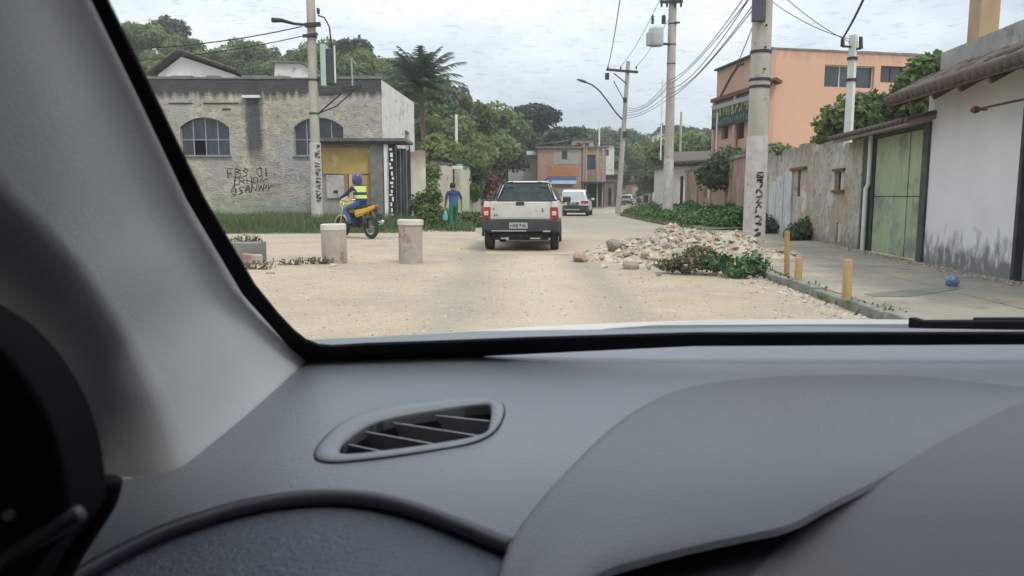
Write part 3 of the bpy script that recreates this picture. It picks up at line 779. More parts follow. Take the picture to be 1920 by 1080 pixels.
dm = mat('blue_grey_door', (.21, .26, .28), (.17, .21, .225), scale=1.5, rough=.5, bump=.1, stretch=(4, 4, .6))
do = dr.build('door', dm, wb)
for yy in (7.5, 8.25, 9.0): MB_ = MB(); wall_strip(MB_, yy, yy + .03, .14, 2.28, -.069, -.058).build('door_rib', dm, do)
fr = MB(); wall_strip(fr, 9.725, 9.80, .1, 2.358, -.13, .03); wall_strip(fr, 6.62, 9.72, 2.305, 2.356, -.13, .03); fr.build('door_frame', M['iron'], wb)
a = P(1828, 206, 10.35)
hb_ = MB(); hb_.tube([a, WP(9.0, .09, 2.42), WP(7.5, .09, 2.43)], .016, n=6); hb_.lathe([(.045, -.05), (.05, 0), (.03, .06)], a, 'y', n=10); hb_.tube([a, a - WN * .16], .012, n=6)
hb_.build('door_rail', M['rust'], wb)
# tiled eave: rafters, sloping rows of tiles, soffit
EV = .68
ztip = 2.72
m_ = MB(); m_.loft([[WP(YA, EV, ztip), WP(YA, -.1, 3.13), WP(YA, -.1, 3.07), WP(YA, EV, ztip - .06)], [WP(12.6, EV, ztip), WP(12.6, -.1, 3.13), WP(12.6, -.1, 3.07), WP(12.6, EV, ztip - .06)]])
rf = m_.build('roof', mat('eave_board', (.075, .06, .05), (.045, .038, .034), scale=5, rough=.9), wb)
tl = MB(); tl.lathe([(.085, 0), (.07, .42)], (0, 0, 0), 'y', n=8)
tm = tl.mesh('roof_tile', M['tile'], True)
yy = YA + .1
while yy < 12.6:
    for q in range(3):
        p = WP(yy, EV + .03 - q * .30, ztip + .02 + q * .158 + .012 * (q % 2))
        o_ = link('roof_tile', tm, wb)
        dd = (-WN * .30 + Vector((0, 0, .158))).normalized()
        sx = dd.cross(Vector((0, 0, 1))).normalized()
        o_.matrix_basis = Matrix.Translation(p) @ Matrix((sx, dd, sx.cross(dd))).transposed().to_4x4() @ Matrix.Rotation(random.uniform(-.08, .08), 4, 'X')
    yy += .19
for i in range(9):
    ra = MB(); y_ = YA + .3 + i * .78
    ra.beam(WP(y_, EV - .03, ztip - .10), WP(y_, .0, 3.0), .06, .08); ra.build('rafter', M['rust'], wb)
pa = MB(); wall_strip(pa, YA, YC, 2.853, 3.12, -.3, -.1); wall_strip(pa, YA, YC + .02, 3.122, 3.50, -.32, -.06)
pa.build('parapet', mat('grey_parapet', (.36, .355, .34), (.22, .22, .21), scale=2, rough=.9, bump=.3, patch=((.10, .10, .10), 2.2, .6, .1)), wb)
co_ = MB(); pc = P(1815, 88, 11.9); co_.box((pc.x + .12, 11.75, (3.503 + 6.2) / 2), (.3, .3, 6.2 - 3.503)); co_.build('pillar', mat('tan_concrete', (.40, .29, .17), (.32, .24, .15), scale=4, rough=.9, bump=.25, stretch=(1, 1, .3)), wb, bevel=.01)

# green gate with its tiled canopy
gt = thing('green_gate', 'faded green sheet metal gate of three tall panels under a tiled canopy', 'gate', WP(13.9, 0, SW))
gmat = mat('faded_green_paint', (.335, .39, .235), (.265, .32, .205), scale=1.4, rough=.6, bump=.12, bscale=10, stretch=(5, 5, .6),
           patch=[((.175, .225, .175), 1.3, .50, .1), ((.40, .41, .22), 1.6, .6, .12)])
ys_ = [12.72, 13.42, 14.18, 15.02]
for i in range(3):
    for j, (z0, z1) in enumerate(((.11, 1.19), (1.205, 2.33))):
        m_ = MB(); wall_strip(m_, ys_[i] + .012, ys_[i + 1] - .012, z0, z1, -.10 + .012 * (i % 2), -.06 + .012 * (i % 2)); m_.build('panel', gmat, gt)
m_ = MB(); wall_strip(m_, 12.7, 15.06, SW, 2.34, -.16, -.125); m_.build('seam_dark_board', M['dark'], gt)  # black board added behind the panels to keep light out of the seams
dg = mat('dark_green_metal', (.055, .075, .065), (.03, .04, .036), scale=5, rough=.6)
m_ = MB(); wall_strip(m_, 12.49, 12.70, SW, 2.42, -.12, .04); m_.build('gate_post', dg, gt)
m_ = MB(); wall_strip(m_, 15.24, 15.6, SW, 2.36, -.12, -.02); m_.build('side_panel', dg, gt)
m_ = MB(); wall_strip(m_, 15.06, 15.2, SW, 2.36, -.13, -.05); m_.build('gate_post', dg, gt)
m_ = MB(); wall_strip(m_, 12.71, 15.24, 2.345, 2.42, -.12, -.03); m_.build('lintel', dg, gt)
dp = MB(); q = WP(15.15, .06); dp.tube([(q.x, q.y, SW), (q.x, q.y, 1.36), (q.x + .05, q.y, 1.44), (q.x + .05, q.y, 2.40)], .045, n=10)
dp.build('drain_pipe', mat('pale_green_pipe', (.58, .62, .54), (.48, .52, .46), scale=4, rough=.5), gt, smooth=50)
cm = MB(); cm.loft([[WP(12.35, .42, 2.42), WP(12.35, -.5, 2.66), WP(12.35, -.5, 2.56), WP(12.35, .42, 2.36)], [WP(16.5, .34, 2.40), WP(16.5, -.5, 2.58), WP(16.5, -.5, 2.50), WP(16.5, .34, 2.34)]])
cm.build('canopy', mat('canopy_boards', (.30, .235, .20), (.19, .155, .135), scale=3, rough=.9, bump=.3), gt)
yy = 12.4
while yy < 16.4:
    for q in range(2):
        p = WP(yy, .45 - q * .34, 2.435 + q * .085)
        o_ = link('roof_tile', tm, gt); dd = (-WN * .34 + Vector((0, 0, .085))).normalized(); sx = dd.cross(Vector((0, 0, 1))).normalized()
        o_.matrix_basis = Matrix.Translation(p) @ Matrix((sx, dd, sx.cross(dd))).transposed().to_4x4() @ Matrix.Diagonal((.8, 1, .6, 1))
    yy += .2
# rubble and dirt line along the foot of the gate
ww = thing('weathered_wall', 'weathered grey roadside wall streaked brown with a small window hole', 'wall', WP(20, 0, SW))
wmat = mat('weathered_render', (.45, .415, .35), (.30, .275, .23), scale=1.7, rough=.95, bump=.9, bscale=9, bdist=.05, stretch=(1.4, 1.4, .75),
           patch=[((.36, .265, .16), .8, .50, .14), ((.22, .20, .165), 7.0, .57, .06), ((.55, .55, .53), .55, .58, .1), ((.17, .165, .155), 3.0, .6, .06)],
           stains=[dict(col=(.12, .115, .105), range={'Z': (2.0, 2.7)}, amp=.7, ns=2, op=.75), dict(col=(.13, .14, .09), range={'Z': (.5, .1)}, amp=.4, op=.6)])
prof_ = []
m_ = MB(); y_ = 15.62; rings = []
segs = []
Lw = (WP(24.4) - WP(15.62)).length
hw = [((WP(16.65) - WP(15.62)).length, (WP(17.35) - WP(15.62)).length, 1.35, 1.75), ((WP(16.75) - WP(15.62)).length, (WP(17.05) - WP(15.62)).length, .18, .62)]
m_.wall(WP(15.62), WD, Lw, 2.22, hw, .22, WN)
m_.build('wall', wmat, ww)
y_ = 15.62
while y_ < 24.3:
    l_ = random.uniform(.25, .6); h_ = random.uniform(.03, .24) + (.14 if y_ > 19 else .05)
    c_ = MB(); wall_strip(c_, y_, min(y_ + l_, 24.4), 2.223, 2.223 + h_, -.21 + random.uniform(0, .03), -.005 - random.uniform(0, .02)); c_.build('coping_stone', wmat, ww); y_ += l_ + .02
for hh in ((16.62, 17.38, 1.28, 1.34), (16.62, 17.38, 1.76, 1.82)):
    c_ = MB(); wall_strip(c_, hh[0], hh[1], hh[2], hh[3], -.1, .06); c_.build('window_sill', M['rust'], ww)
for f_ in (16.8, 17.0, 17.2):
    c_ = MB(); wall_strip(c_, f_, f_ + .05, 1.35, 1.75, -.12, -.06); c_.build('window_bar', M['rust'], ww)
c_ = MB(); wall_strip(c_, 16.4, 17.5, 0.11, 1.9, -.26, -.224); c_.build('room_shade', M['dark'], ww)  # black board close behind the holes stands in for their shade
c_ = MB(); wall_strip(c_, 20.2, 20.35, 1.2, 1.9, .0, .03); wall_strip(c_, 19.6, 21.0, 1.9, 1.97, .002, .10); c_.build('bracket_shelf', M['rust'], ww)
# pale upright slabs leaning at its far end
sm = mat('pale_slab', (.55, .56, .55), (.40, .41, .40), scale=1.6, rough=.9, bump=.3, patch=((.33, .33, .32), 2.5, .55, .08))
for i, yy in enumerate((20.9, 21.8, 22.7)):
    t_ = MB(); wall_strip(t_, yy, yy + .8, SW + .002, 1.9 - .12 * i, .005, .05)
    so = t_.build('slab', sm, ww)
# brick wall further on, above the green verge
bw = thing('brick_wall', 'long reddish brick wall above the green creepers', 'wall', WP(33))
bm_ = mat('red_brick_wall', (.36, .225, .16), (.23, .145, .11), scale=2.4, rough=.95, bump=.5, bscale=16, patch=[((.34, .275, .215), .9, .48, .12), ((.12, .10, .085), 2.0, .6, .08)])
m_ = MB(); Lb = (WP(46) - WP(24.8)).length
m_.wall(WP(24.8, -.05, .1), WD, Lb, 2.55, [((WP(36.5) - WP(24.8)).length, (WP(38.2) - WP(24.8)).length, 1.0, 2.0)], .2, WN); m_.build('wall', bm_, bw)
c_ = MB(); wall_strip(c_, 36.2, 38.6, .3, 2.3, -.5, -.45); c_.build('room_shade', M['dark'], bw)  # black board stands in for the shaded room
pm_ = mat('ochre_pilaster', (.40, .30, .16), (.33, .25, .15), scale=2, rough=.9)
for yy in (25.4, 30.5, 35.6, 40.2, 44.5):
    c_ = MB(); wall_strip(c_, yy, yy + .45, .1, 2.8, -.04, .03); c_.build('pilaster', pm_, bw)
y_ = 24.8
while y_ < 45.8:
    l_ = random.uniform(.5, 1.0); c_ = MB(); wall_strip(c_, y_, min(y_ + l_, 46), 2.652, 2.70 + random.uniform(0, .12), -.26, .01); c_.build('coping_stone', M['conc_d'], bw); y_ += l_ + .02

# ================================================================== orange building
ora = mat('orange_paint', (.60, .36, .25), (.555, .335, .232), scale=.5, rough=.85, bump=.1, bscale=8,
          stains=[dict(col=(.20, .12, .10), range={'Z': (7.9, 8.75)}, amp=.75, ns=2.2, stretch=(2.5, 2.5, .5), op=.55)])
ora_shaded = mat('shaded_orange_paint', (.55, .325, .235), (.47, .28, .205), scale=.6, rough=.85, bump=.1, stains=[dict(col=(.30, .24, .20), range={'Z': (7.0, 8.6)}, amp=.8, ns=2, op=.5)])  # darker copy of the orange, shade of the street side painted in
ob_ = thing('orange_building', 'bright orange two-storey building with barred windows and banner over its porch', 'building', (P(1447, 200, 38).x, 38, 0))
C0 = P(1447, 92, 38.0); zt = C0.z; C0.z = 0
C1 = P(1800, 100, 40.3); C1.z = 0
C2 = P(1345, 130, 44.6); C2.z = 0
fx = (C1 - C0); Lf = fx.length; fx.normalize(); fn = Vector((fx.y, -fx.x, 0))
def fpos(px, py):                        # photo ray on the front plane -> (along, z)
    d = ray(px, py); o_ = Vector((0, 0, EYE)); t = (C0 - o_).dot(fn) / d.dot(fn); p = o_ + d * t
    return (p - C0).dot(fx), p.z
def rect(a, b, c, d):
    (x0, z1), (x1, z0) = fpos(a, c), fpos(b, d); return (x0, x1, z0, z1)
hs = [rect(1547, 1638, 121, 166), rect(1652, 1695, 123, 156), rect(1716, 1752, 125, 160)]
m_ = MB(); m_.wall(C0, fx, Lf, zt, hs, .25, fn); m_.build('wall', ora, ob_)
for i, hh in enumerate(hs):
    window(ob_, C0 + fx * hh[0] + Vector((0, 0, hh[2])), fx, hh[1] - hh[0], hh[3] - hh[2], fn, 3 if i == 0 else 2, 1, M['white'] if i == 0 else M['iron'], depth=.2)
m_ = MB()
x = 0
while x < Lf - .1:
    l_ = random.uniform(.8, 1.6); a = C0 + fx * x; b = C0 + fx * min(x + l_ - .01, Lf)
    m_.beam(a - fn * .12 + Vector((0, 0, zt + .045)), b - fn * .12 + Vector((0, 0, zt + .045)), .32, .08 + random.uniform(0, .05)); x += l_
m_.build('coping', M['conc_d'], ob_)
gx = (C2 - C0); Lg = gx.length; gx.normalize(); gn = Vector((gx.y, -gx.x, 0))
if gn.x > 0: gn = -gn
def gpos(px, py):
    d = ray(px, py); o_ = Vector((0, 0, EYE)); t = (C0 - o_).dot(gn) / d.dot(gn); p = o_ + d * t
    return (p - C0).dot(gx), p.z
def grect(a, b, c, d):
    (x0, z1), (x1, z0) = gpos(b, c), gpos(a, d); return (min(x0, x1), max(x0, x1), z0, z1)
zb = gpos(1400, 205)[1]
hg_ = [grect(1352, 1366, 232, 262), grect(1380, 1396, 222, 262), grect(1404, 1430, 215, 262)]
hg_ = [(a, b, max(.2, c), d) for a, b, c, d in hg_]
m_ = MB(); m_.wall(C0, gx, Lg, zt, hg_, .25, gn); so = m_.build('wall', ora_shaded, ob_); so['label'] = 'orange street side wall with its shade painted in'
for hh in hg_:
    m_ = MB(); a = C0 + gx * hh[0] - gn * .2; m_.beam(a + Vector((0, 0, (hh[2] + hh[3]) / 2)), a + gx * (hh[1] - hh[0]) + Vector((0, 0, (hh[2] + hh[3]) / 2)), .04, hh[3] - hh[2]); m_.build('door', M['dark'], ob_)
m_ = MB(); m_.beam(C0 + gn * .02 + Vector((0, 0, zt + .05)), C0 + gx * Lg + gn * .02 + Vector((0, 0, zt + .05)), .36, .1); m_.build('coping', M['iron'], ob_)
# moulding line, porch slab, banner
(ax, az), (bx_, bz) = gpos(1349, 186), gpos(1386, 122)
m_ = MB(); pts_ = [C0 + gx * ax + gn * .03 + Vector((0, 0, az)), C0 + gx * (ax + (bx_ - ax) * .6) + gn * .03 + Vector((0, 0, az + (bz - az) * .68)), C0 + gx * bx_ + gn * .03 + Vector((0, 0, bz)), C0 + gx * (bx_ - .6) + gn * .03 + Vector((0, 0, bz - .05))]
m_.tube(pts_, .06, n=6); m_.build('conduit', M['rust'], ob_)
(s0, sz1), (s1, sz0) = gpos(1392, 170), gpos(1346, 187)
m_ = MB(); m_.beam(C0 - gx * .2 + gn * .16 + Vector((0, 0, sz1 - .12)), C0 + gx * (Lg + .1) + gn * .16 + Vector((0, 0, sz1 - .12)), .32, .2); m_.build('porch_slab', M['rust'], ob_)
bz1, bz0 = sz1 - .42, sz1 - 1.75
m_ = MB(); m_.beam(C0 + gx * .3 + gn * .26 + Vector((0, 0, (bz0 + bz1) / 2)), C0 + gx * (Lg - .1) + gn * .26 + Vector((0, 0, (bz0 + bz1) / 2)), .05, bz1 - bz0)
bn = m_.build('banner', mat('dark_green_banner', (.02, .038, .03), (.014, .026, .024), scale=2, rough=.6), ob_)
m_ = MB(); marks(m_, C0 + gx * (Lg - .35) + gn * .29 + Vector((0, 0, bz0 + .62)), -gx, (0, 0, 1), gn, Lg - 1.2, .5, .1, seed=3)
m_.build('lettering', mat('yellow_lettering', (.34, .33, .08), (.20, .24, .08), scale=4, rough=.6), bn)
m_ = MB(); marks(m_, C0 + gx * (Lg - .35) + gn * .29 + Vector((0, 0, bz0 + .14)), -gx, (0, 0, 1), gn, Lg - 1.0, .3, .06, seed=8)
m_.build('lettering', mat('pale_lettering', (.16, .22, .17), (.11, .16, .13), scale=4, rough=.6), bn)
m_ = MB(); m_.beam(C0 + gx * .3 + gn * .275 + Vector((0, 0, bz1 - .14)), C0 + gx * (Lg - .1) + gn * .275 + Vector((0, 0, bz1 - .14)), .06, .24); m_.build('stripe', mat('grey_stripe', (.33, .34, .33), (.26, .27, .27), scale=4), bn)
for t_ in (.06, .55, .98):
    q = C0 + gx * (Lg * t_) + gn * .14
    MB().tube([(q.x, q.y, 0), (q.x, q.y, sz1 - .23)], .13, n=10).build('pillar', ora_shaded, ob_)
(ex, ez) = fpos(1452, 150)
m_ = MB(); m_.beam(C0 + fx * .0 + fn * .25 + Vector((0, 0, ez)), C0 + fx * .35 + fn * .25 + Vector((0, 0, ez - .18)), .5, .14); m_.build('canopy', M['rust'], ob_)
q = C0 - fx * .25 + fn * .2
MB().tube([(q.x, q.y, 0), (q.x, q.y, ez)], .07, n=8).build('drain_pipe', M['rust'], ob_)
fp = P(1345, 215, 43.0)
po = MB().tube([(fp.x, 43, .1), (fp.x, 43, fp.z + .1)], .05, n=8).build('flag_pole', M['white']); tag(po, 'thin white pole standing before the porch banner of the orange building', 'pole')
# ================================================================== poles
random.seed(31)
def pole(name, label, x, y, top, r0, r1, paint=None, m=None, group=None, lean=0.0):
    t = thing(name, label, 'utility pole', (x, y, 0), group)
    MB().tube([(x - lean, y, 0), (x - lean * .5, y, top * .5), (x, y, top)], [r0, (r0 + r1) / 2, r1], n=16).build('shaft', m or M['conc'], t, smooth=50)
    return t
def pole_bands(t, x, y, zs, r):
    for z in zs: MB().lathe([(r, z - .03), (r + .012, z - .028), (r + .012, z + .028), (r, z + .03)], (x, y, 0), n=16).build('band', M['iron'], t)
def insulator(t, p, m=None):
    MB().lathe([(.02, 0), (.02, .06), (.06, .08), (.05, .12), (.065, .14), (.045, .2), (.02, .24)], p, n=10).build('insulator', m or M['iron'], t, smooth=50)
def pole_sign(t, x, y, r, z0, z1, wd, seed):
    """worn vertical black lettering painted on a pale band"""
    m_ = MB(); marks(m_, (x - .04, y - r - .006, z1), (0, 0, -1), (1, 0, 0), (0, -1, 0), z1 - z0, wd, wd * .22, seed)
    m_.build('lettering', M['ink'], t)

wp_ = mat('whitewash', (.54, .50, .47), (.42, .385, .35), scale=5, rough=.9, bump=.2, patch=((.30, .22, .19), 7.0, .62, .05))
# --- pole before the grey building
YL = 28.3; xl = X(594, YL)
lp_ = pole('utility_pole', 'pale utility pole with green transformer box before the grey building', xl, YL, 10.5, .19, .15)
MB().tube([(xl, YL, 0), (xl, YL, Z(268, YL))], [.225, .212], n=16).build('painted_foot', wp_, lp_, smooth=50)
pole_sign(lp_, xl + .08, YL, .222, .9, Z(272, YL), .17, 5)
zz = lambda py: Z(py, YL); xx = lambda px: X(px, YL, 120)
bx_ = MB().box2((xx(603), YL - .18, zz(162)), (xx(612.5), YL + .3, zz(84))).build('transformer_panel', mat('pale_green_metal', (.40, .50, .42), (.34, .43, .36), scale=3, rough=.5), lp_, bevel=.01)
MB().box2((xx(613), YL - .12, zz(158)), (xx(626), YL + .3, zz(92))).build('transformer_tank', mat('dark_green_metal_box', (.045, .06, .06), (.03, .04, .042), scale=4, rough=.5), lp_, bevel=.02)
MB().box2((xx(596), YL - .1, zz(150)), (xx(602.9), YL + .1, zz(144))).build('bracket', M['iron'], lp_)
MB().tube([(xx(627.5), YL, zz(155)), (xx(627.5), YL, zz(86))], .035, n=8).build('conduit', M['white'], lp_)
MB().tube([(xx(660), YL, zz(163)), (xx(659), YL, zz(108)), (xx(667), YL, zz(120))], .03, n=6).build('conduit', mat('grey_green_pipe', (.30, .38, .34), rough=.5), lp_)
MB().beam((xx(577), YL - .22, zz(50)), (xx(606), YL - .22, zz(48)), .14, .14).build('crossarm', M['iron'], lp_)
MB().beam((xx(572), YL - .2, zz(70)), (xx(600), YL - .2, zz(66)), .1, .1).build('crossarm', M['iron'], lp_)
MB().tube([(xx(588), YL, zz(48)), (xx(560), YL - .5, zz(50)), (xx(545), YL - .9, zz(49)), (xx(533), YL - 1.2, zz(52))], [.05, .05, .07, .09], n=8).build('lamp_arm', M['iron'], lp_, smooth=50)
for py, dy in ((20, 0), (24, .02)): MB().box2((xx(600), YL - .25, zz(py + 8)), (xx(604), YL - .1, zz(py - 2))).build('clamp', M['iron'], lp_) if dy == 0 else None
MB().tube([(xx(600), YL - .1, zz(30)), (xx(612), YL - .1, zz(34)), (xx(621), YL - .1, zz(52)), (xx(624), YL - .1, zz(92))], .03, n=6).build('cable', M['wire'], lp_, smooth=True)
MB().beam((xx(598), YL - .1, zz(178)), (xx(640), YL - .1, zz(176)), .08, .08).build('bracket', M['iron'], lp_)
MB().beam((xx(640), YL - .1, zz(170)), (xx(680), YL - .1, zz(163)), .16, .16).build('cable_joint', M['iron'], lp_)
MB().tube([(xx(597), YL - .15, zz(213)), (xx(615), YL - .12, zz(197)), (xx(640), YL - .1, zz(176))], .03, n=6).build('cable', M['wire'], lp_)
MB().tube([(xx(597), YL - .15, zz(213)), (xx(630), YL - .12, zz(200)), (xx(668), YL - .1, zz(167))], .026, n=6).build('cable', M['wire'], lp_)
pole_bands(lp_, xl, YL, (zz(213), zz(150), zz(48), zz(70)), .185)
# --- near right pole by the rubble
YN = 16.6; xn = X(1414, YN, 420)
np_ = pole('utility_pole', 'thick concrete pole beside the rubble with a dark box near its top', xn, YN, 10, .225, .185)
MB().tube([(xn, YN, 0), (xn, YN, 2.5)], [.24, .228], n=18).build('painted_foot', wp_, np_, smooth=50)
pole_sign(np_, xn - .01, YN, .236, .25, Z(318, YN), .125, 12)
MB().box2((xn - .30, YN - .30, Z(46, YN)), (xn - .02, YN - .19, Z(-12, YN))).build('meter_box', mat('dark_grey_box', (.075, .075, .09), (.05, .05, .06), scale=4, rough=.5), np_, bevel=.015)
m_ = MB()
for i in range(7):
    a = random.uniform(0, 6.28); m_.tube([(xn - .2 - .06 * i, YN - .1, 5.55 + .05 * math.sin(i * 2)), (xn - .26 - .07 * i, YN - .12, 5.7 + .06 * math.cos(i * 3)), (xn - .2 - .05 * i, YN, 5.85)], .025, n=5)
m_.build('cable_tangle', M['wire'], np_)
pole_bands(np_, xn, YN, (Z(150, YN), Z(98, YN), 3.55), .215)
for z in (3.9, 4.35, 4.8):
    MB().lathe([(.02, -.04), (.022, .04)], (xn + .02, YN - .215, z), 'y', n=8).build('step_bolt', M['iron'], np_)
# --- middle pole
YM = 38.5; xm = X(1254, YM, 300)
mp_ = pole('utility_pole', 'tall weathered utility pole with grey transformer on the green verge', xm, YM, 12.4, .255, .19)
MB().tube([(xm, YM, 0), (xm, YM, Z(298, YM))], [.275, .255], n=16).build('painted_foot', wp_, mp_, smooth=50)
zz = lambda py: Z(py, YM); xx = lambda px: X(px, YM, 80)
tr_ = MB(); tr_.lathe([(.34, 0), (.37, .06), (.37, .78), (.33, .86), (.1, .92)], (xx(1228), YM - .25, zz(88)), n=16); tr_.build('transformer', mat('grey_transformer', (.42, .46, .46), (.34, .37, .37), scale=3, rough=.5), mp_, smooth=50)
MB().box2((xx(1211), YM - .45, zz(87)), (xx(1217), YM - .05, zz(64))).build('radiator', mat('grey_radiator', (.36, .40, .40), rough=.5), mp_)
MB().beam((xx(1236), YM - .2, zz(84)), (xx(1252), YM - .2, zz(84)), .1, .1).build('bracket', M['iron'], mp_)
for px in (1221, 1240, 1243): MB().lathe([(.05, 0), (.08, .05), (.05, .12), (.08, .18), (.05, .26), (.07, .32), (.04, .42)], (xx(px), YM - .25, zz(47)), n=8).build('bushing', M['iron'], mp_, smooth=50)
MB().beam((xx(1234), YM - .25, zz(6)), (xx(1276), YM - .25, zz(5)), .12, .14).build('crossarm', M['iron'], mp_)
for px in (1237, 1247, 1262, 1273): insulator(mp_, (xx(px), YM - .25, zz(5) + .06)); MB().lathe([(.03, 0), (.06, -.1), (.04, -.22)], (xx(px), YM - .25, zz(7)), n=8).build('insulator', M['iron'], mp_)
MB().beam((xx(1272), YM - .2, zz(44)), (xx(1262), YM - .2, zz(44)), .08, .08).build('clamp', M['iron'], mp_)
pole_bands(mp_, xm, YM, (zz(45), zz(120), zz(220), zz(84)), .21)
MB().tube([(xx(1243.5), YM - .05, zz(300)), (xx(1243.5), YM - .05, zz(150))], .035, n=6).build('conduit', M['white'], mp_)
# --- street lamp pole
YS = 51; xs_ = X(1170, YS, 250)
sp_ = pole('street_lamp', 'slender street lamp pole with long curved arm and crossarm at the road bend', xs_ + .2, YS, Z(115, YS), .19, .13, lean=.52)
sp_['category'] = 'street lamp'
zz = lambda py: Z(py, YS); xx = lambda px: X(px, YS, 150)
MB().beam((xx(1136), YS - .15, zz(131)), (xx(1195), YS - .15, zz(136)), .12, .16).build('crossarm', M['iron'], sp_)
for px in (1139, 1163, 1192): insulator(sp_, (xx(px), YS - .15, zz(133) + .05))
MB().box2((xx(1134), YS - .3, zz(150)), (xx(1141), YS - .1, zz(138))).build('switch', M['iron'], sp_)
MB().tube([(xx(1150), YS - .15, zz(138)), (xx(1174), YS - .1, zz(157))], .04, n=6).build('brace', M['iron'], sp_)
MB().tube([(xx(1150), YS - .1, zz(152)), (xx(1170), YS - .1, zz(188))], .03, n=6).build('cable', M['wire'], sp_)
arm = [(1167, 224), (1155, 211), (1140, 191), (1124, 171), (1110, 160), (1096, 154)]
ar = MB().tube([(xx(a), YS - .1 - .02 * i, zz(b)) for i, (a, b) in enumerate(arm)], .05, n=8).build('lamp_arm', M['iron'], sp_, smooth=True)
MB().loft([[(xx(1098), YS - .28, zz(155)), (xx(1098), YS - .1, zz(151.5)), (xx(1098), YS + .05, zz(155)), (xx(1098), YS - .1, zz(157))], [(xx(1088), YS - .36, zz(152)), (xx(1088), YS - .1, zz(148.5)), (xx(1088), YS + .14, zz(152)), (xx(1088), YS - .1, zz(153.5))], [(xx(1081), YS - .2, zz(149.5)), (xx(1081), YS - .1, zz(148.5)), (xx(1081), YS, zz(149.5)), (xx(1081), YS - .1, zz(150.5))]]).build('lamp_head', M['iron'], sp_)
MB().box2((xs_ - .13, YS - .3, zz(192)), (xs_ + .1, YS - .13, zz(184))).build('junction_box', M['iron'], sp_)
MB().box2((xs_ - .12, YS - .3, zz(258)), (xs_ + .16, YS - .16, zz(247))).build('junction_box', M['iron'], sp_)
# --- white post behind the gate canopy
YW = 16.9; q0 = P(1590, 262, YW); q1 = P(1590, 66, YW)
wt = thing('service_post', 'slim white concrete post with meter insulators rising behind the green gate canopy', 'post', (q0.x, YW, 0))
MB().tube([(q0.x, YW, 0), (q0.x, YW, q1.z)], [.115, .095], n=4).build('shaft', mat('pale_post', (.62, .63, .60), (.52, .53, .51), scale=4, rough=.8), wt)
pole_bands(wt, q0.x, YW, (Z(110, YW), Z(150, YW)), .10)
for px, a, b in ((1578, 88, 75), (1612, 92, 70)):
    c = P(px, b, YW); c0 = P(px, a, YW)
    MB().tube([(c0.x, YW - .05, c0.z), (c.x, YW - .05, c.z)], [.05, .04], n=8).build('insulator', M['iron'], wt, smooth=50)
    MB().beam((c0.x, YW - .05, c0.z), (q0.x, YW - .02, c0.z), .04, .04).build('bracket', M['iron'], wt)
# slim distant poles
for px, Y, y0, y1, lab in ((856, 46, 395, 215, 'slim pale pole rising from the roadside wall behind the pedestrian'), (1123, 80, 388, 226, 'slim pale pole above the brick house roof'), (1275, 58, 388, 210, 'slim pale pole behind the second utility pole')):
    x = X(px, Y, 300); t = MB().tube([(x, Y, 0), (x, Y, Z(y1, Y))], [.12, .08], n=8).build('slim_pole', M['white'] if Y != 58 else M['conc'], smooth=50); tag(t, lab, 'pole')

# ================================================================== wires
def wire(label, a, b, sag=.4, r=.012, group='overhead cables', kind='cable'):
    a, b = Vector(a), Vector(b); n = 14
    pts = [a.lerp(b, i / n) - Vector((0, 0, sag * 4 * (i / n) * (1 - i / n))) for i in range(n + 1)]
    o = MB().tube(pts, r, n=5).build('overhead_cable', M['wire'], smooth=True)
    return tag(o, label, kind, group)
for i, (dz, dx) in enumerate(((-.15, .0), (.1, .1), (.35, -.1), (.55, .12), (.75, 0))):
    nth_ = ('lowest', 'second lowest', 'middle', 'second highest', 'highest')[i]
    wire(nth_ + ' of the five telephone cables between the rubble pole and the verge pole', (xn - .2 + dx * .4, YN + .1, 5.25 + dz * .6), (xm - .15 + dx * .3, YM - .1, 6.2 + dz), .25 + .12 * (i % 3), .013, 'low telephone cables')
    wire(nth_ + ' of the five telephone cables between the verge pole and the street lamp pole', (xm - .15 + dx * .3, YM + .1, 6.2 + dz), (xs_ + .1, YS - .05, 6.5 + dz * .8), .2 + .08 * i, .014, 'far telephone cables')
for i, px in enumerate((1237, 1247, 1262, 1273)):
    wire('high power line running from the ' + ('first', 'second', 'third', 'fourth')[i] + ' insulator on the verge pole crossarm', (X(px, YM, 5), YM - .25, Z(5, YM) + .25), (xn + (-.9, -.4, .5, 1.0)[i], YN, 9.4), .35, .013, 'high power lines')
for i, px in enumerate((1163, 1192)):
    wire('power line to the verge pole from the ' + ('middle', 'outer')[i] + ' insulator of the street lamp crossarm', (X(px, YS, 133), YS - .15, Z(133, YS) + .25), (X((1237, 1273)[i], YM, 5), YM - .25, Z(5, YM) + .2), .3, .014, 'far power lines')
wire('lone dark power line dropping steeply to the end of the street lamp crossarm', (X(1139, YS, 133), YS - .15, Z(133, YS) + .2), (3.6, 24, 9.3), .5, .022)
wire('thick black service cable dropping from above onto the white post', P(1578, 75, YW), (4.3, 8.2, 4.9), .2, .022)
wire('thin drooping cable hanging from the rubble pole towards the orange building', (xn - .1, YN + .15, 5.0), P(1330, 200, 43), .5, .012)
for i, pz in enumerate((5.4, 5.75)):
    wire(('lower', 'upper')[i] + ' thin cable from the rubble pole across to the white post', (xn + .1, YN, pz), (q0.x, YW, q1.z - .1 - .08 * i), .12, .008, 'service cables to the white post')
wire('slack cable leaving the grey building pole to the side above its gable', (xl - .3, YL - .2, Z(52, YL)), (-21, 27, 6.9), .7, .022)
wire('second slack cable leaving the grey building pole below the lamp arm', (xl - .3, YL - .2, Z(70, YL)), (-21, 27, 6.2), .6, .018)

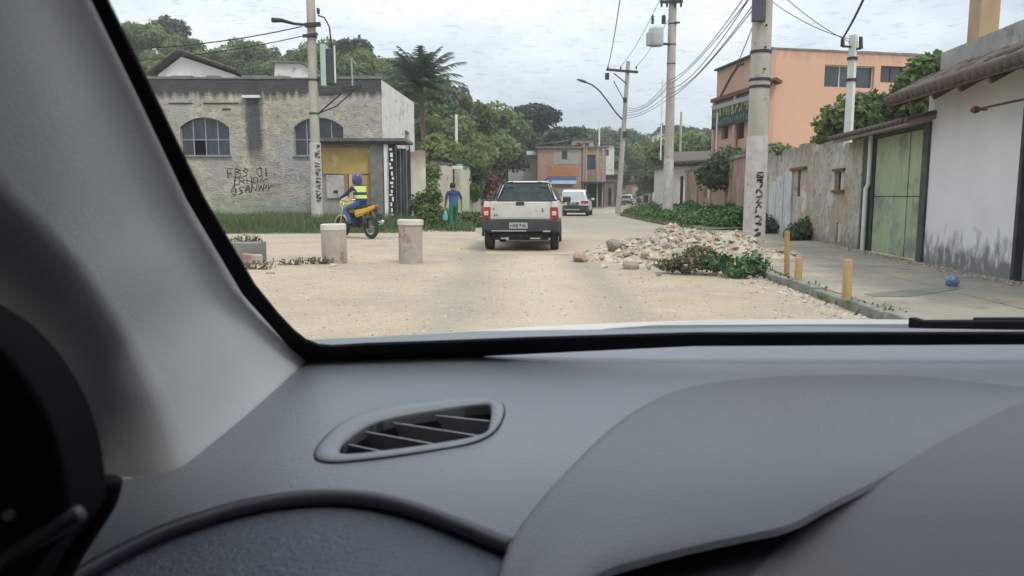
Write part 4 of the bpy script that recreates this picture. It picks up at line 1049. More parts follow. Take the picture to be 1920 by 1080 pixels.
# ================================================================== bollards, posts, small things on the ground
cm_ = mat('pipe_concrete', (.42, .365, .315), (.33, .28, .245), scale=3, rough=.95, bump=.5, bscale=20, patch=[((.27, .155, .135), 2.2, .54, .08), ((.24, .22, .19), 6.0, .6, .06)])
def bollard(px, py, r, h, lab, cap, tilt):
    p = G(px, py)
    t = thing('concrete_bollard', lab, 'bollard', p, 'concrete pipe bollards across the dirt')
    n = 24; m_ = MB()
    m_.lathe([(r, 0), (r, h - .1), (r * .98, h - .02), (r * .93, h), (r * .62, h), (r * .6, h - .12), (.01, h - .13)], p, n=n)
    b_ = m_.build('pipe', cm_, t, smooth=40)
    m_ = MB(); m_.lathe([(r + .005, h - .095), (r + cap, h - .09), (r + cap, h - .005), (r * .9, h + .008), (r * .64, h + .006), (r * .62, h - .05)], p, n=n)
    m_.build('rim', mat('pale_concrete_rim', (.60, .56, .48), (.48, .44, .38), scale=4, rough=.9, bump=.3), t, smooth=40)
    t.rotation_euler = (R(tilt), R(-tilt), 0)
bollard(628, 493, .225, .70, 'stained concrete pipe bollard in front of the motorcycle', .004, .8)
bollard(770, 493, .215, .78, 'taller concrete pipe bollard with a wider rim, red stain down its side', .022, -.6)
p = G(452, 494)
t = thing('concrete_block', 'low grey concrete block with weeds at the edge of the dirt, before the grass', 'concrete block', p)
MB().box((p.x, p.y + .25, .19), (.62, .5, .38)).build('block', mat('grey_block', (.20, .20, .185), (.14, .14, .13), scale=3, rough=.95, bump=.5), t, bevel=.03)
MB().box((p.x + .22, p.y - .05, .09), (.34, .3, .18), Euler((0, .1, .4)).to_matrix()).build('broken_piece', cm_, t, bevel=.03)
ym = mat('yellow_ochre_paint', (.43, .28, .13), (.32, .205, .10), scale=5, rough=.8, bump=.2, patch=((.36, .27, .17), 5, .6, .08), stretch=(1, 1, .4))
for px, py, ht, wd, lab in ((1475, 515, .62, .075, 'tallest and farthest ochre wooden post on the footway'), (1496, 527, .31, .10, 'short stubby ochre post standing between two taller ones'), (1587, 563, .44, .098, 'nearest ochre post standing by the kerb')):
    p = G(px, py, SW)
    o_ = MB(); n = 10; o_.lathe([(wd / 2, 0), (wd / 2 * .97, ht - .02), (wd / 2 * .85, ht)], p, n=n); b_ = o_.build('marker_post', ym, smooth=40)
    tag(b_, lab, 'post', 'ochre marker posts on the footway'); b_.rotation_euler = (0, 0, 0)
    for v_ in b_.data.vertices: v_.co.x += (v_.co.z - SW) * .03 * math.sin(px) + .006 * mnoise.noise(v_.co * 9); v_.co.y += .006 * mnoise.noise(v_.co * 8)
# crumpled blue plastic
p = G(1785, 536, SW)
bm = bmesh.new(); bmesh.ops.create_icosphere(bm, subdivisions=3, radius=.075)
for v in bm.verts:
    nz_ = mnoise.noise(v.co * 22) * .035 + mnoise.noise(v.co * 45) * .015
    v.co = v.co * (1 + nz_ / .075 * .8); v.co.z = max(v.co.z * .85 + .06 + .02 * mnoise.noise(v.co * 30), 0.0); v.co.x *= 1.05 + 4 * v.co.z * mnoise.noise(v.co * 9)
me = bpy.data.meshes.new('plastic_bag'); bm.to_mesh(me); bm.free(); me.materials.append(mat('blue_plastic', (.07, .12, .30), (.22, .28, .42), scale=14, rough=.35))
o_ = link('plastic_bag', me); o_.location = p; tag(o_, 'crumpled blue plastic bag lying on the footway near the white wall', 'plastic bag')

# ================================================================== rubble heap at the kerb
random.seed(77)
def rock_mesh(name, seed, m, sub=2, flat=.7):
    rr = random.Random(seed); bm = bmesh.new(); bmesh.ops.create_icosphere(bm, subdivisions=sub, radius=1)
    off = Vector((rr.uniform(-9, 9), rr.uniform(-9, 9), rr.uniform(-9, 9)))
    planes = [(Vector((rr.gauss(0, 1), rr.gauss(0, 1), rr.gauss(0, 1))).normalized(), rr.uniform(.55, .85)) for _ in range(9)]
    for v in bm.verts:
        for n_, d_ in planes:
            k_ = v.co.dot(n_) - d_
            if k_ > 0: v.co -= n_ * k_
        v.co *= 1 + .12 * mnoise.noise(v.co * 2.2 + off)
    me = bpy.data.meshes.new(name); bm.to_mesh(me); bm.free(); me.materials.append(m); return me
rk = [mat('rubble_stone', (.47, .41, .33), (.34, .29, .235), scale=4, rough=.95, bump=.6, bscale=18), mat('rubble_brick', (.34, .20, .145), (.42, .33, .26), scale=3, rough=.95, bump=.6, bscale=18),
      mat('rubble_grey', (.30, .255, .205), (.22, .188, .15), scale=4, rough=.95, bump=.6), mat('rubble_plaster', (.52, .46, .38), (.40, .345, .275), scale=4, rough=.95, bump=.5)]
def mound_z(x, y):
    z = 0
    for cx, cy, rx, ry, hh in ((3.35, 14.6, 1.25, 1.5, .50), (4.2, 14.3, .9, 1.0, .46), (2.5, 15.6, .8, .9, .34), (3.6, 16.4, 1.2, 1.1, .55), (4.9, 13.8, .7, .8, .28)):
        q = ((x - cx) / rx) ** 2 + ((y - cy) / ry) ** 2
        z = max(z, hh * math.exp(-q * 1.3))
    return z * (1 + .35 * mnoise.noise(Vector((x * 2.2, y * 2.2, 3)))) - .02
gxs = [1.2 + .1 * i for i in range(58)]; gys = [11.6 + .12 * i for i in range(58)]
mv = [(x, y, mound_z(x, y) + .05 * mnoise.noise(Vector((x * 6, y * 6, 0))) * min(1, mound_z(x, y) * 12 + .1) - .03) for y in gys for x in gxs]
me = bpy.data.meshes.new('rubble_mound'); me.from_pydata(mv, [], [(j * 58 + i, j * 58 + i + 1, (j + 1) * 58 + i + 1, (j + 1) * 58 + i) for j in range(57) for i in range(57)])
me.materials.append(mat('rubble_earth', (.50, .425, .325), (.38, .315, .235), scale=3, rough=.95, bump=.7, bscale=25, patch=((.55, .50, .42), 4, .58, .08))); me.update()
o_ = link('rubble_mound', me); o_['kind'] = 'stuff'; tag(o_, 'heap of broken earth and rubble spilling over the kerb by the pole', 'rubble heap')
def on_mound(px, py):
    d = ray(px, py); t = 6
    while t < 40:
        p = Vector((0, 0, EYE)) + d * t
        if p.z <= max(mound_z(p.x, p.y), 0): return p
        t += .02
    return G(px, py)
rocks = [(1090, 492, .30, .22, 1, 'reddish broken stone lying alone left of the rubble heap'), (1152, 470, .34, .24, 2, 'dark grey boulder at the back of the rubble heap'), (1185, 505, .30, .20, 0, 'flat-topped pale stone at the front of the rubble heap'),
         (1217, 506, .12, .12, 3, 'small bright white block next to the flat-topped stone'), (1340, 507, .26, .22, 0, 'rounded tan rock between dry weeds and green plant'), (1245, 466, .26, .18, 3, 'pale chunk on the crest of the rubble heap'),
         (1290, 462, .24, .16, 0, 'tan chunk on the rubble crest nearer the pole'), (1210, 484, .20, .13, 1, 'reddish lump halfway up the rubble heap'), (1262, 500, .18, .12, 2, 'grey lump among the dry weeds'),
         (1232, 455, .22, .12, 0, 'brown chunk at the far edge of the rubble'), (1270, 478, .17, .12, 3, 'pale lump above the dry weeds'), (1130, 486, .13, .09, 0, 'small tan stone between the reddish stone and the boulder'),
         (1312, 470, .19, .13, 3, 'whitish broken slab beside the green plant'), (1175, 480, .17, .11, 0, 'small tan stone under the dark grey boulder'), (1375, 520, .15, .10, 0, 'small tan stone under the green plant'),
         (1405, 523, .10, .07, 3, 'tiny white stone under the green plant by the kerb'), (1236, 518, .08, .06, 2, 'tiny grey stone on the dirt before the heap'), (625, 500, .16, .05, 3, 'flat pale stone at the foot of the stained bollard'), (505, 514, .15, .08, 3, 'pale stone lying on the dirt near the concrete block')]
for i, (px, py, sx, sz, mi, lab) in enumerate(rocks):
    p = on_mound(px, py)
    o_ = link('rock', rock_mesh('rock', i + 3, rk[mi])); o_.location = (p.x, p.y + sx * .3, p.z + sz * .35); o_.scale = (sx / 2 * 1.15, sx / 2, sz / 2 * 1.25); o_.rotation_euler = (random.uniform(-.3, .3), random.uniform(-.3, .3), random.uniform(0, 6))
    tag(o_, lab, 'rock')
# rusty bent plank leaning at the pole foot
a, b = P(1368, 456, 15.9), P(1408, 476, 15.9)
o_ = MB().beam(a, b, .16, .05).build('plank', M['rust'], bevel=.006); tag(o_, 'rusty brown plank leaning against the pole foot over the green plant', 'plank')
# loose small stones: rubble crumbs and gravel, far too many to count
def pebbles(name, spots, m, label):
    base = []
    for s_ in range(6):
        rr = random.Random(s_); vs = []
        for v in ((1, 0, 0), (-1, 0, 0), (0, 1, 0), (0, -1, 0), (0, 0, .8), (0, 0, -.5)): vs.append(Vector(v) * rr.uniform(.7, 1.1))
        base.append(vs)
    F = [(0, 2, 4), (2, 1, 4), (1, 3, 4), (3, 0, 4), (2, 0, 5), (1, 2, 5), (3, 1, 5), (0, 3, 5)]
    V = []; FF = []; MI = []
    for x, y, z, s_, mi in spots:
        rot = Matrix.Rotation(random.uniform(0, 6.28), 3, 'Z') @ Matrix.Rotation(random.uniform(-.5, .5), 3, 'X'); b_ = len(V)
        V += [tuple(rot @ (v * s_) + Vector((x, y, z))) for v in random.choice(base)]; FF += [tuple(i + b_ for i in f) for f in F]; MI += [mi] * 8
    me = bpy.data.meshes.new(name); me.from_pydata(V, [], FF)
    for q in m: me.materials.append(q)
    me.polygons.foreach_set('material_index', MI); me.update()
    o = link(name, me); o['kind'] = 'stuff'; o['label'] = label; return o
sp = []
for _ in range(3000):
    x, y = random.gauss(3.5, .85), random.gauss(14.9, 1.25)
    z = mound_z(x, y)
    if z < .015 and random.random() < .65: continue
    sp.append((x, y, max(z, 0) + .0, random.choice((.012, .015, .02, .025, .03, .045, .08)) * random.uniform(.7, 1.3), random.choice((0, 0, 0, 0, 1, 2, 3))))
pebbles('rubble', sp, rk, 'loose crumbs of stone and brick over the rubble heap')
sp = []
for _ in range(9000):
    y = 5.5 + 15 * random.random() ** 1.6; x = random.uniform(-6, min(kerb_x(y), 6))
    sp.append((x, y, .0, random.choice((.006, .008, .012, .018)) * random.uniform(.7, 1.3), random.choice((0, 0, 0, 3, 3, 2))))
for _ in range(700):
    y = random.uniform(6, 19); x = kerb_x(y) - abs(random.gauss(0, .25)) - .02
    sp.append((x, y, 0, random.choice((.015, .03, .045)) * random.uniform(.6, 1.2), random.choice((0, 2, 3, 3))))
for _ in range(500):
    y = random.uniform(9.2, 16); sp.append((wall_x(y) - abs(random.gauss(.08, .12)) - .05, y, SW, random.uniform(.012, .04), random.choice((2, 2, 0))))
pebbles('gravel', sp, rk, 'loose gravel scattered over the sandy dirt')
# ================================================================== vegetation
def leaves(seed, lobes, n, size, up=.35, shell=.55, aspect=.55):
    """many small leaf faces spread through the lobes' volume; returns quads and tint"""
    r = np.random.default_rng(seed)
    lob = np.array([(*c, *rad) for c, rad in lobes], dtype=float)
    vol = np.prod(lob[:, 3:], axis=1) ** .67
    idx = r.choice(len(lob), n, p=vol / vol.sum())
    d = r.normal(size=(n, 3)); d /= np.linalg.norm(d, axis=1)[:, None]
    rad = (shell + (1.06 - shell) * r.random(n) ** .7)
    wob = 1 + .22 * np.sin(d[:, 0] * 5 + idx * 1.7) * np.sin(d[:, 1] * 6 + idx) * np.cos(d[:, 2] * 5 + idx * .6)
    c = lob[idx, :3] + d * lob[idx, 3:] * (rad * wob)[:, None]
    nn = d * .8 + r.normal(size=(n, 3)) * .7 + np.array([0, 0, up]); nn /= np.linalg.norm(nn, axis=1)[:, None]
    a = np.cross(nn, r.normal(size=(n, 3))); a /= np.linalg.norm(a, axis=1)[:, None]
    b = np.cross(nn, a)
    s = size * (.6 + .8 * r.random(n))
    A = a * s[:, None]; B = b * (s * aspect)[:, None]
    V = np.stack([c - A, c - B, c + A, c + B], axis=1)
    lt = r.random(len(lob)) * .5
    tint = np.clip(lt[idx] + .5 * r.random(n), 0, 1)
    return V, tint
def lobes_round(seed, R_, H_, z0, n=16, flat=.75):
    rr = random.Random(seed); out = []
    for i in range(n):
        a = rr.uniform(0, 6.28); q = rr.random() ** .6; zf = rr.random()
        rad = R_ * q * (1 - .35 * abs(zf - .4))
        s_ = R_ * rr.uniform(.26, .48)
        out.append(((rad * math.cos(a) * .8, rad * math.sin(a) * .8, z0 + H_ * (.12 + .76 * zf)), (s_, s_, s_ * flat)))
    return out
def trunk_mb(seed, H_, z0, R_, r0):
    rr = random.Random(seed); m_ = MB()
    k = [Vector((0, 0, -.4))]; 
    for i in range(1, 5): k.append(Vector((rr.uniform(-.12, .12) * i * .3 * R_ / 2, rr.uniform(-.12, .12) * i * .3 * R_ / 2, (z0 + H_ * .5) * i / 4)))
    m_.tube(k, [r0, r0 * .85, r0 * .7, r0 * .5, r0 * .25], n=8)
    for i in range(5):
        s_ = k[2].lerp(k[4], rr.random()); a = rr.uniform(0, 6.28)
        e = s_ + Vector((math.cos(a) * R_ * .65, math.sin(a) * R_ * .65, H_ * rr.uniform(.15, .4)))
        m_.tube([s_, s_.lerp(e, .5) + Vector((0, 0, .15)), e], [r0 * .4, r0 * .28, r0 * .1], n=6)
    return m_
KINDS = {}
def tree_kind(key, seed, R_, H_, z0, m, n, size, r0=.2, nl=16, flat=.75):
    V, t = leaves(seed, lobes_round(seed, R_, H_, z0, nl, flat), n, size)
    KINDS[key] = (quads_mesh('crown', V, M[m], t), trunk_mb(seed, H_, z0, R_, r0).mesh('trunk', M['bark'], True))
# crown meshes shared by the many trees
tree_kind('a', 1, 3.2, 4.6, 2.0, 'leaf', 5200, .23)
tree_kind('b', 2, 2.7, 5.2, 1.6, 'leaf_d', 5000, .22)
tree_kind('c', 3, 3.4, 3.6, 2.4, 'leaf_y', 5000, .23)
tree_kind('d', 4, 2.9, 4.2, 1.8, 'leaf_g', 4600, .22)
tree_kind('e', 5, 2.4, 3.4, 1.2, 'leaf_y', 4200, .2)
tree_kind('f', 6, 3.8, 4.4, 2.6, 'leaf', 6000, .24, nl=22)
def tree(key, label, x, y, z, s=1.0, group=None, sz=None, name='tree', cat='tree'):
    cm, tmh = KINDS[key]
    t = thing(name, label, cat, (x, y, z), group)
    for nm, me in (('trunk', tmh), ('crown', cm)):
        o = bpy.data.objects.new(nm, me); COL.objects.link(o); o.parent = t
    t.rotation_euler.z = random.uniform(0, 6.28)
    t.scale = (s, s, sz or s * random.uniform(.9, 1.1))
    return t
random.seed(55)
LAB = {'a': 'mid green round-crowned tree on the wooded hillside', 'b': 'dark green tall-crowned tree on the wooded hillside', 'c': 'yellowish green spreading tree on the wooded hillside',
       'd': 'greyish green loose-crowned tree on the wooded hillside', 'e': 'small bright green tree on the wooded hillside', 'f': 'large dense green tree on the wooded hillside'}
HILL_L = [(250, 'by the windscreen pillar'), (300, 'left of the white gable'), (345, 'over the white gable'), (400, 'over the right gable slope'), (460, 'past the gable eave'), (520, 'left of the pale house'), (560, 'over the pale house'),
          (600, 'behind the transformer pole'), (650, 'past the transformer pole'), (700, 'over the parapet corner'), (745, 'left of the palm'), (790, 'behind the palm'), (840, 'past the palm')]
HILL_F = [(930, 'left of the flat-topped tree'), (975, 'by the flat-topped tree'), (1020, 'behind the brick house'), (1060, 'over the brick house'), (1100, 'over the patched house'), (1135, 'left of the street lamp pole'), (1170, 'behind the street lamp pole'),
          (1205, 'past the street lamp pole'), (1235, 'left of the verge pole'), (1265, 'right of the verge pole'), (1300, 'over the tiled house'), (1340, 'beside the orange building'), (1400, 'behind the rubble pole'), (1480, 'behind the orange building')]
USED = set()
ROWS = ['low on the slope', 'midway up the slope', 'high on the slope', 'on the crest']
def where(k_, x, y, marks_, row):
    px = 960 + x / y * FPX
    return LAB[k_].split(' tree')[0] + ' tree ' + ROWS[row] + ' ' + min(marks_, key=lambda q: abs(q[0] - px))[1]
# left hill: ridge above the grey building
for row, (yy, ks) in enumerate(((78, 'fabca'), (86, 'acdfc'), (94, 'cabdcf'), (102, 'ceacdc'))):
    x = -66 + row
    while x < -7 + row * .5:
        k_ = random.choice(ks)
        if x < -36: k_ = random.choice('ccece')          # paler scrub at the left
        xx_ = x + random.uniform(-1.2, 1.2); y2 = yy + random.uniform(-2, 2)
        z = hill_z(xx_, y2)
        if z > 4.0 and 960 + xx_ / y2 * FPX > 205: tree(k_, where(k_, xx_, y2, HILL_L, row), xx_, y2, z - .3, random.uniform(.72, 1.05), 'trees on the left hillside')
        x += random.uniform(3.4, 5.0)
p = P(318, 45, 100); tree('d', 'lone tall tree sticking out above the hill skyline at the far edge', p.x, 100, p.z - 6.2, 1.0, sz=1.15)
lob = []
for _ in range(420):                          # thick scrub on the flank of the hill beyond the grey building
    x, y = random.uniform(-140, -52), random.uniform(62, 112)
    if 960 + x / y * FPX > 190: continue
    s_ = random.uniform(1.6, 3.2); lob.append(((x, y, hill_z(x, y) + s_ * .5), (s_, s_, s_ * .9)))
V, t = leaves(93, lob, 22000, .42, shell=.7)
o_ = link('undergrowth', quads_mesh('undergrowth', V, M['leaf_y'], t)); o_['kind'] = 'stuff'; o_['label'] = 'thick green scrub covering the flank of the hill'
# roadside wood beyond the palm, stepping down to the bend
RS = {752: 'left of the palm behind the white side wall', 806: 'just past the palm trunk', 824: 'low over the beige roadside wall', 835: 'rising highest right beside the palm', 840: 'behind the beige roadside wall', 862: 'behind the slim pale roadside pole', 865: 'low over the yellowish roadside wall',
      872: 'reaching over the yellowish roadside wall', 880: 'leaning out past the yellowish roadside wall', 893: 'stepping down towards the houses', 905: 'standing above the red shrub', 925: 'beyond the red shrub', 938: 'left of the grey two-storey house', 950: 'behind the grey two-storey house'}
for px, Y, top, k_, s_ in ((752, 60, 150, 'a', 1.1), (835, 62, 172, 'd', 1.1), (806, 55, 205, 'a', 1.0), (862, 66, 205, 'a', 1.15), (840, 52, 235, 'c', .9), (893, 72, 208, 'c', 1.1), (872, 56, 262, 'e', .9), (925, 80, 212, 'a', 1.2),
                           (905, 62, 262, 'c', .85), (824, 45, 266, 'e', .8), (938, 74, 250, 'b', .95), (880, 47, 288, 'e', .66), (950, 92, 222, 'f', 1.1), (865, 44, 300, 'a', .55)):
    p = P(px, top, Y); hgt = {'a': 6.3, 'b': 6.5, 'c': 5.7, 'd': 5.7, 'e': 4.4, 'f': 6.7}[k_] * s_
    tree(k_, {'a': 'mid green roadside tree in the wood beyond the palm', 'b': 'dark green roadside tree in the wood beyond the palm', 'c': 'pale green spreading tree behind the roadside wall', 'd': 'greyish tall tree just beside the palm', 'e': 'bright green small tree leaning over the roadside wall', 'f': 'large dense tree over the roadside wall'}[k_],
         p.x, Y, p.z - hgt, s_, 'roadside trees beyond the palm', sz=s_)['label'] = {'a': 'mid green', 'b': 'dark green', 'c': 'pale green', 'd': 'greyish', 'e': 'small bright green', 'f': 'large dense green'}[k_] + ' tree ' + RS[px]
# dark umbrella-crowned tree over the houses, reddish shrub
p = P(1003, 196, 92)
V, t = leaves(31, [((0, 0, 9.6), (2.6, 2.2, 1.1)), ((-1.7, .3, 8.7), (1.9, 1.6, .9)), ((1.6, -.2, 9.2), (1.7, 1.5, 1.0)), ((.2, 0, 7.9), (1.4, 1.2, .7)), ((-2.6, 0, 7.6), (1.3, 1.2, .8))], 4600, .2)
dt = thing('tree', 'dark flat-topped tree standing tall over the brick house', 'tree', (p.x, 92, p.z - 10.6))
o_ = link('crown', quads_mesh('crown', V, leaf_mat('leaf_blue_dark', (.018, .028, .022), (.05, .068, .05), .15), t)); o_.parent = dt
m_ = MB(); m_.tube([(0, 0, -3), (.1, 0, 3), (0, .1, 6.5), (.1, 0, 9)], [.3, .25, .2, .08], n=8)
for a in ((-2, 0, 8), (1.7, 0, 8.6), (-.8, .8, 8.8)): m_.tube([(0, 0, 5.8), (a[0] * .5, a[1], 7.0), a], [.14, .1, .05], n=6)
o_ = m_.build('trunk', M['bark']); o_.parent = dt
for px, Y, top, k_, s_ in ((965, 96, 232, 'b', 1.0), (1040, 100, 236, 'd', 1.1), (1062, 96, 232, 'b', 1.0), (985, 90, 250, 'b', .9)):
    p = P(px, top, Y); tree(k_, {'b': 'dark bushy tree flanking the flat-topped tree behind the houses', 'd': 'greyish tree right behind the brick house roof'}[k_], p.x, Y, p.z - 6.4 * s_, s_, 'trees behind the brick house', sz=s_)['label'] = {965: 'dark bushy tree just left of the flat-topped tree', 1040: 'greyish tree right behind the brick house roof', 1062: 'dark bushy tree over the right end of the brick house roof', 985: 'dark bushy tree under the flat-topped tree'}[px]
# back hill across the whole bend
for row, (yy, ks) in enumerate(((124, 'ceacd'), (132, 'acecf'), (141, 'bacdf'), (150, 'babdf'))):
    x = -6 + row * 1.5
    while x < 74:
        k_ = random.choice(ks); xx_ = x + random.uniform(-1.4, 1.4); y2 = yy + random.uniform(-2.5, 2.5)
        z = hill_z(xx_, y2)
        lab_ = where(k_, xx_, y2, HILL_F, row)
        if -60 < 960 + xx_ / y2 * FPX < 1345 and lab_ not in USED: USED.add(lab_); tree(k_, lab_, xx_, y2, z - .4, random.uniform(.85, 1.25), 'trees on the far hill')
        x += random.uniform(3.8, 5.6)
# small trees at the bend, right of the road
for px, Y, top, k_, s_ in ((1150, 100, 300, 'e', .8), (1205, 118, 330, 'e', .9), (1240, 90, 305, 'a', .9), (1222, 100, 316, 'b', .8), (1290, 70, 262, 'c', 1.0), (1318, 64, 262, 'a', 1.0), (1270, 84, 268, 'e', 1.1), (1345, 56, 262, 'b', .8), (1372, 50, 285, 'a', .7), (1145, 112, 272, 'f', .8)):
    p = P(px, top, Y); hgt = {'a': 6.3, 'b': 6.5, 'c': 5.7, 'd': 5.7, 'e': 4.4, 'f': 6.7}[k_] * s_
    tree(k_, {'a': {1240: 'mid green tree left of the verge pole', 1318: 'mid green tree over the tiled house', 1372: 'mid green tree behind the rubble pole before the porch'}.get(px), 'b': 'dark tree at the bend left of the verge pole' if px < 1300 else 'dark tree under the porch banner', 'c': 'pale spreading tree behind the tiled house', 'e': ('small bright tree beside the lamp pole base' if px < 1170 else 'small bright tree at the far end of the road' if px < 1230 else 'small bright tree behind the verge pole'), 'f': 'large dense tree over the small grey house at the bend'}[k_], p.x, Y, max(p.z - hgt, -.3), s_, 'trees by the road bend', sz=s_)
# tree crown over the brick wall
V, t = leaves(41, [((0, 0, 2.55), (.95, 1.0, .7)), ((-.6, .2, 2.1), (.8, .8, .65)), ((.7, 0, 2.2), (.8, .8, .6)), ((.2, -.3, 1.7), (.6, .6, .5))], 2400, .11)
p = P(1375, 285, 31)
wt_ = thing('tree', 'dense dark small tree leaning over the brick wall beside the rubble pole', 'tree', (p.x, 31.3, 0)); o_ = link('crown', quads_mesh('crown', V, M['leaf_d'], t)); o_.parent = wt_
o_ = MB().tube([(.1, .1, 0), (0, .1, 1.4), (.1, 0, 2.9)], [.1, .08, .04], n=8).build('trunk', M['bark']); o_.parent = wt_
# big leafy tree in front of the orange building
lob = []
YT = 21.5
for px, py, rp in ((1600, 212, 38), (1570, 225, 34), (1560, 248, 26), (1640, 212, 40), (1715, 185, 30), (1650, 225, 44), (1728, 130, 26), (1720, 195, 52), (1742, 150, 34), (1748, 118, 22), (1700, 230, 50), (1610, 240, 40), (1760, 215, 50), (1580, 262, 30), (1690, 205, 40), (1665, 232, 44), (1748, 128, 28), (1622, 200, 30), (1700, 158, 24), (1790, 150, 50), (1535, 262, 14)):
    p = P(px, py, YT + random.uniform(-.9, .9)); q = rp * YT / FPX
    lob.append(((p.x, p.y, p.z), (q, q * 1.1, q * .9)))
c0 = P(1690, 300, YT); c0.z = 0
lob = [((c[0] - c0.x, c[1] - c0.y, c[2]), r_) for c, r_ in lob]
V, t = leaves(43, lob, 11500, .105, shell=.3)
bt = thing('tree', 'leafy broad tree growing behind the gate in front of the orange building', 'tree', c0); o_ = link('crown', quads_mesh('crown', V, leaf_mat('leaf_broad', (.04, .072, .024), (.16, .22, .07), .35), t)); o_.parent = bt
m_ = MB(); m_.tube([(0, 0, 0), (.1, 0, 1.6), (-.1, .1, 2.6)], [.16, .13, .09], n=8)
for e in ((-1.6, 0, 3.3), (.8, .2, 4.2), (.3, -.4, 3.6), (-.7, .3, 3.7)): m_.tube([(0, 0, 1.9), (e[0] * .5, e[1] * .5, (1.9 + e[2]) / 2 + .1), e], [.08, .06, .03], n=6)
o_ = m_.build('trunk', M['bark']); o_.parent = bt
V, t = leaves(44, [((0, 0, 2.65), (.5, .5, .28)), ((.5, -.2, 2.55), (.45, .4, .2)), ((-.4, .1, 2.5), (.4, .4, .2))], 900, .09)
p = P(1450, 266, 24.8); vt = thing('vine', 'leafy vine spilling over the weathered wall just right of the rubble pole', 'vine', (p.x + .2, 25.0, 0)); o_ = link('foliage', quads_mesh('foliage', V, M['leaf_y'], t)); o_.parent = vt
o_ = MB().tube([(0, .2, 0), (.05, .2, 1.4), (0, .1, 2.5)], [.05, .04, .02], n=6).build('stem', M['bark']); o_.parent = vt

# palm: arching fronds with leaflets each side
YP = 47.5; pc = P(789, 160, YP)
pt = thing('palm_tree', 'tall palm with ragged arching fronds behind the grey building', 'palm', (pc.x, YP, 0))
m_ = MB(); m_.tube([(pc.x + .3, YP, -.2), (pc.x + .15, YP, pc.z * .5), (pc.x, YP, pc.z)], [.24, .17, .14], n=9); m_.build('trunk', M['bark'], pt, smooth=True)
pm = leaf_mat('palm_leaf', (.028, .05, .03), (.085, .125, .065))
rr = np.random.default_rng(5)
specs = [(a, e, l * 1.22) for a, e, l in ((90, 82, 2.3), (60, 72, 2.4), (120, 70, 2.4), (10, 45, 2.7), (-15, 60, 2.4), (35, 58, 2.5), (150, 55, 2.4), (175, 40, 2.3), (200, 25, 2.2), (215, 48, 2.2), (-40, 35, 2.4), (-70, 50, 2.2), (250, 45, 2.2), (280, 20, 2.0), (310, 10, 2.2), (5, 20, 2.5), (180, 5, 2.2), (140, 20, 2.2), (40, 15, 2.3), (80, 30, 2.2), (225, -5, 2.1), (330, -5, 2.2), (0, 78, 2.3), (190, 76, 2.3), (270, 72, 2.2), (100, 60, 2.4), (165, 68, 2.3), (20, 66, 2.4), (300, 58, 2.2), (60, 48, 2.4), (230, 62, 2.2), (340, 30, 2.4))]
for az, el, ln in specs:
    a, e = R(az + rr.uniform(-8, 8)), R(el); pts = []; q = Vector(pc); n_ = 12
    for i in range(n_ + 1):
        pts.append(q.copy()); ee = e - (i / n_) ** 1.5 * R(48 if el > 40 else 58)
        q = q + Vector((math.cos(a) * math.cos(ee), math.sin(a) * math.cos(ee), math.sin(ee))) * (ln / n_)
    Q = []
    for i in range(1, n_ * 3):
        f_ = i / 3; i0 = int(f_); base = pts[i0].lerp(pts[min(i0 + 1, n_)], f_ - i0)
        tng = (pts[min(i0 + 1, n_)] - pts[i0]).normalized() if i0 < n_ else (pts[-1] - pts[-2]).normalized()
        sd_ = tng.cross(Vector((0, 0, 1)))
        if sd_.length < .1: sd_ = Vector((1, 0, 0))
        sd_.normalize(); L_ = .62 * math.sin(math.pi * (.12 + .8 * f_ / n_)) + .08
        for sg in (-1, 1):
            dr_ = (sd_ * sg * .8 + tng * .6 + Vector((0, 0, -.35 + rr.uniform(-.15, .15)))).normalized(); wv = tng * .046
            Q.append([base - wv, base + wv, base + dr_ * L_ + wv * .2, base + dr_ * L_ - wv * .2])
    fo = link('frond', quads_mesh('frond', np.array([[tuple(v) for v in q_] for q_ in Q]), pm, rr.random(len(Q)) * .6 + rr.random() * .4), pt)

# shrubs and weeds
def shrub(name, label, x, y, z, lobes, n, size, m, seed, cat='shrub', stems=4, group=None):
    V, t = leaves(seed, lobes, n, size)
    s_ = thing(name, label, cat, (x, y, z), group)
    o = link('foliage', quads_mesh('foliage', V, M[m] if isinstance(m, str) else m, t)); o.parent = s_
    m_ = MB(); rr_ = random.Random(seed)
    for i in range(stems):
        c, r_ = lobes[i % len(lobes)]
        m_.tube([(rr_.uniform(-.1, .1), rr_.uniform(-.1, .1), -.05), (c[0] * .6, c[1] * .6, c[2] * .6), (c[0], c[1], c[2] + r_[2] * .4)], [.03, .022, .01], n=5)
    o = m_.build('stem', M['bark']); o.parent = s_
    return s_
p = P(805, 420, 27.5)
shrub('shrub', 'bushy green shrub growing against the pale wall end beside the road', p.x, 27.6, 0, [((0, 0, .5), (.55, .5, .45)), ((-.35, .2, .9), (.4, .4, .45)), ((.1, .1, 1.2), (.35, .3, .35)), ((.5, .1, .4), (.45, .4, .35)), ((.8, .3, .25), (.35, .3, .25))], 2600, .075, 'leaf', 61)
p = P(800, 345, 33)
shrub('shrub', 'tall shrub between the pale wall end and the beige wall', p.x, 33.5, 0, [((0, 0, 1.6), (.45, .5, .7)), ((.1, 0, .8), (.45, .4, .7)), ((.2, .2, 2.3), (.35, .4, .4))], 1800, .09, 'leaf_y', 62)
p = P(886, 400, 29)
shrub('shrub', 'low yellow green shrub beside the pedestrian', p.x, 29, 0, [((0, 0, .3), (.5, .4, .3)), ((-.3, .1, .35), (.3, .3, .3)), ((.4, .2, .25), (.35, .3, .25))], 1200, .07, 'leaf_y', 63)
p = P(912, 325, 50)
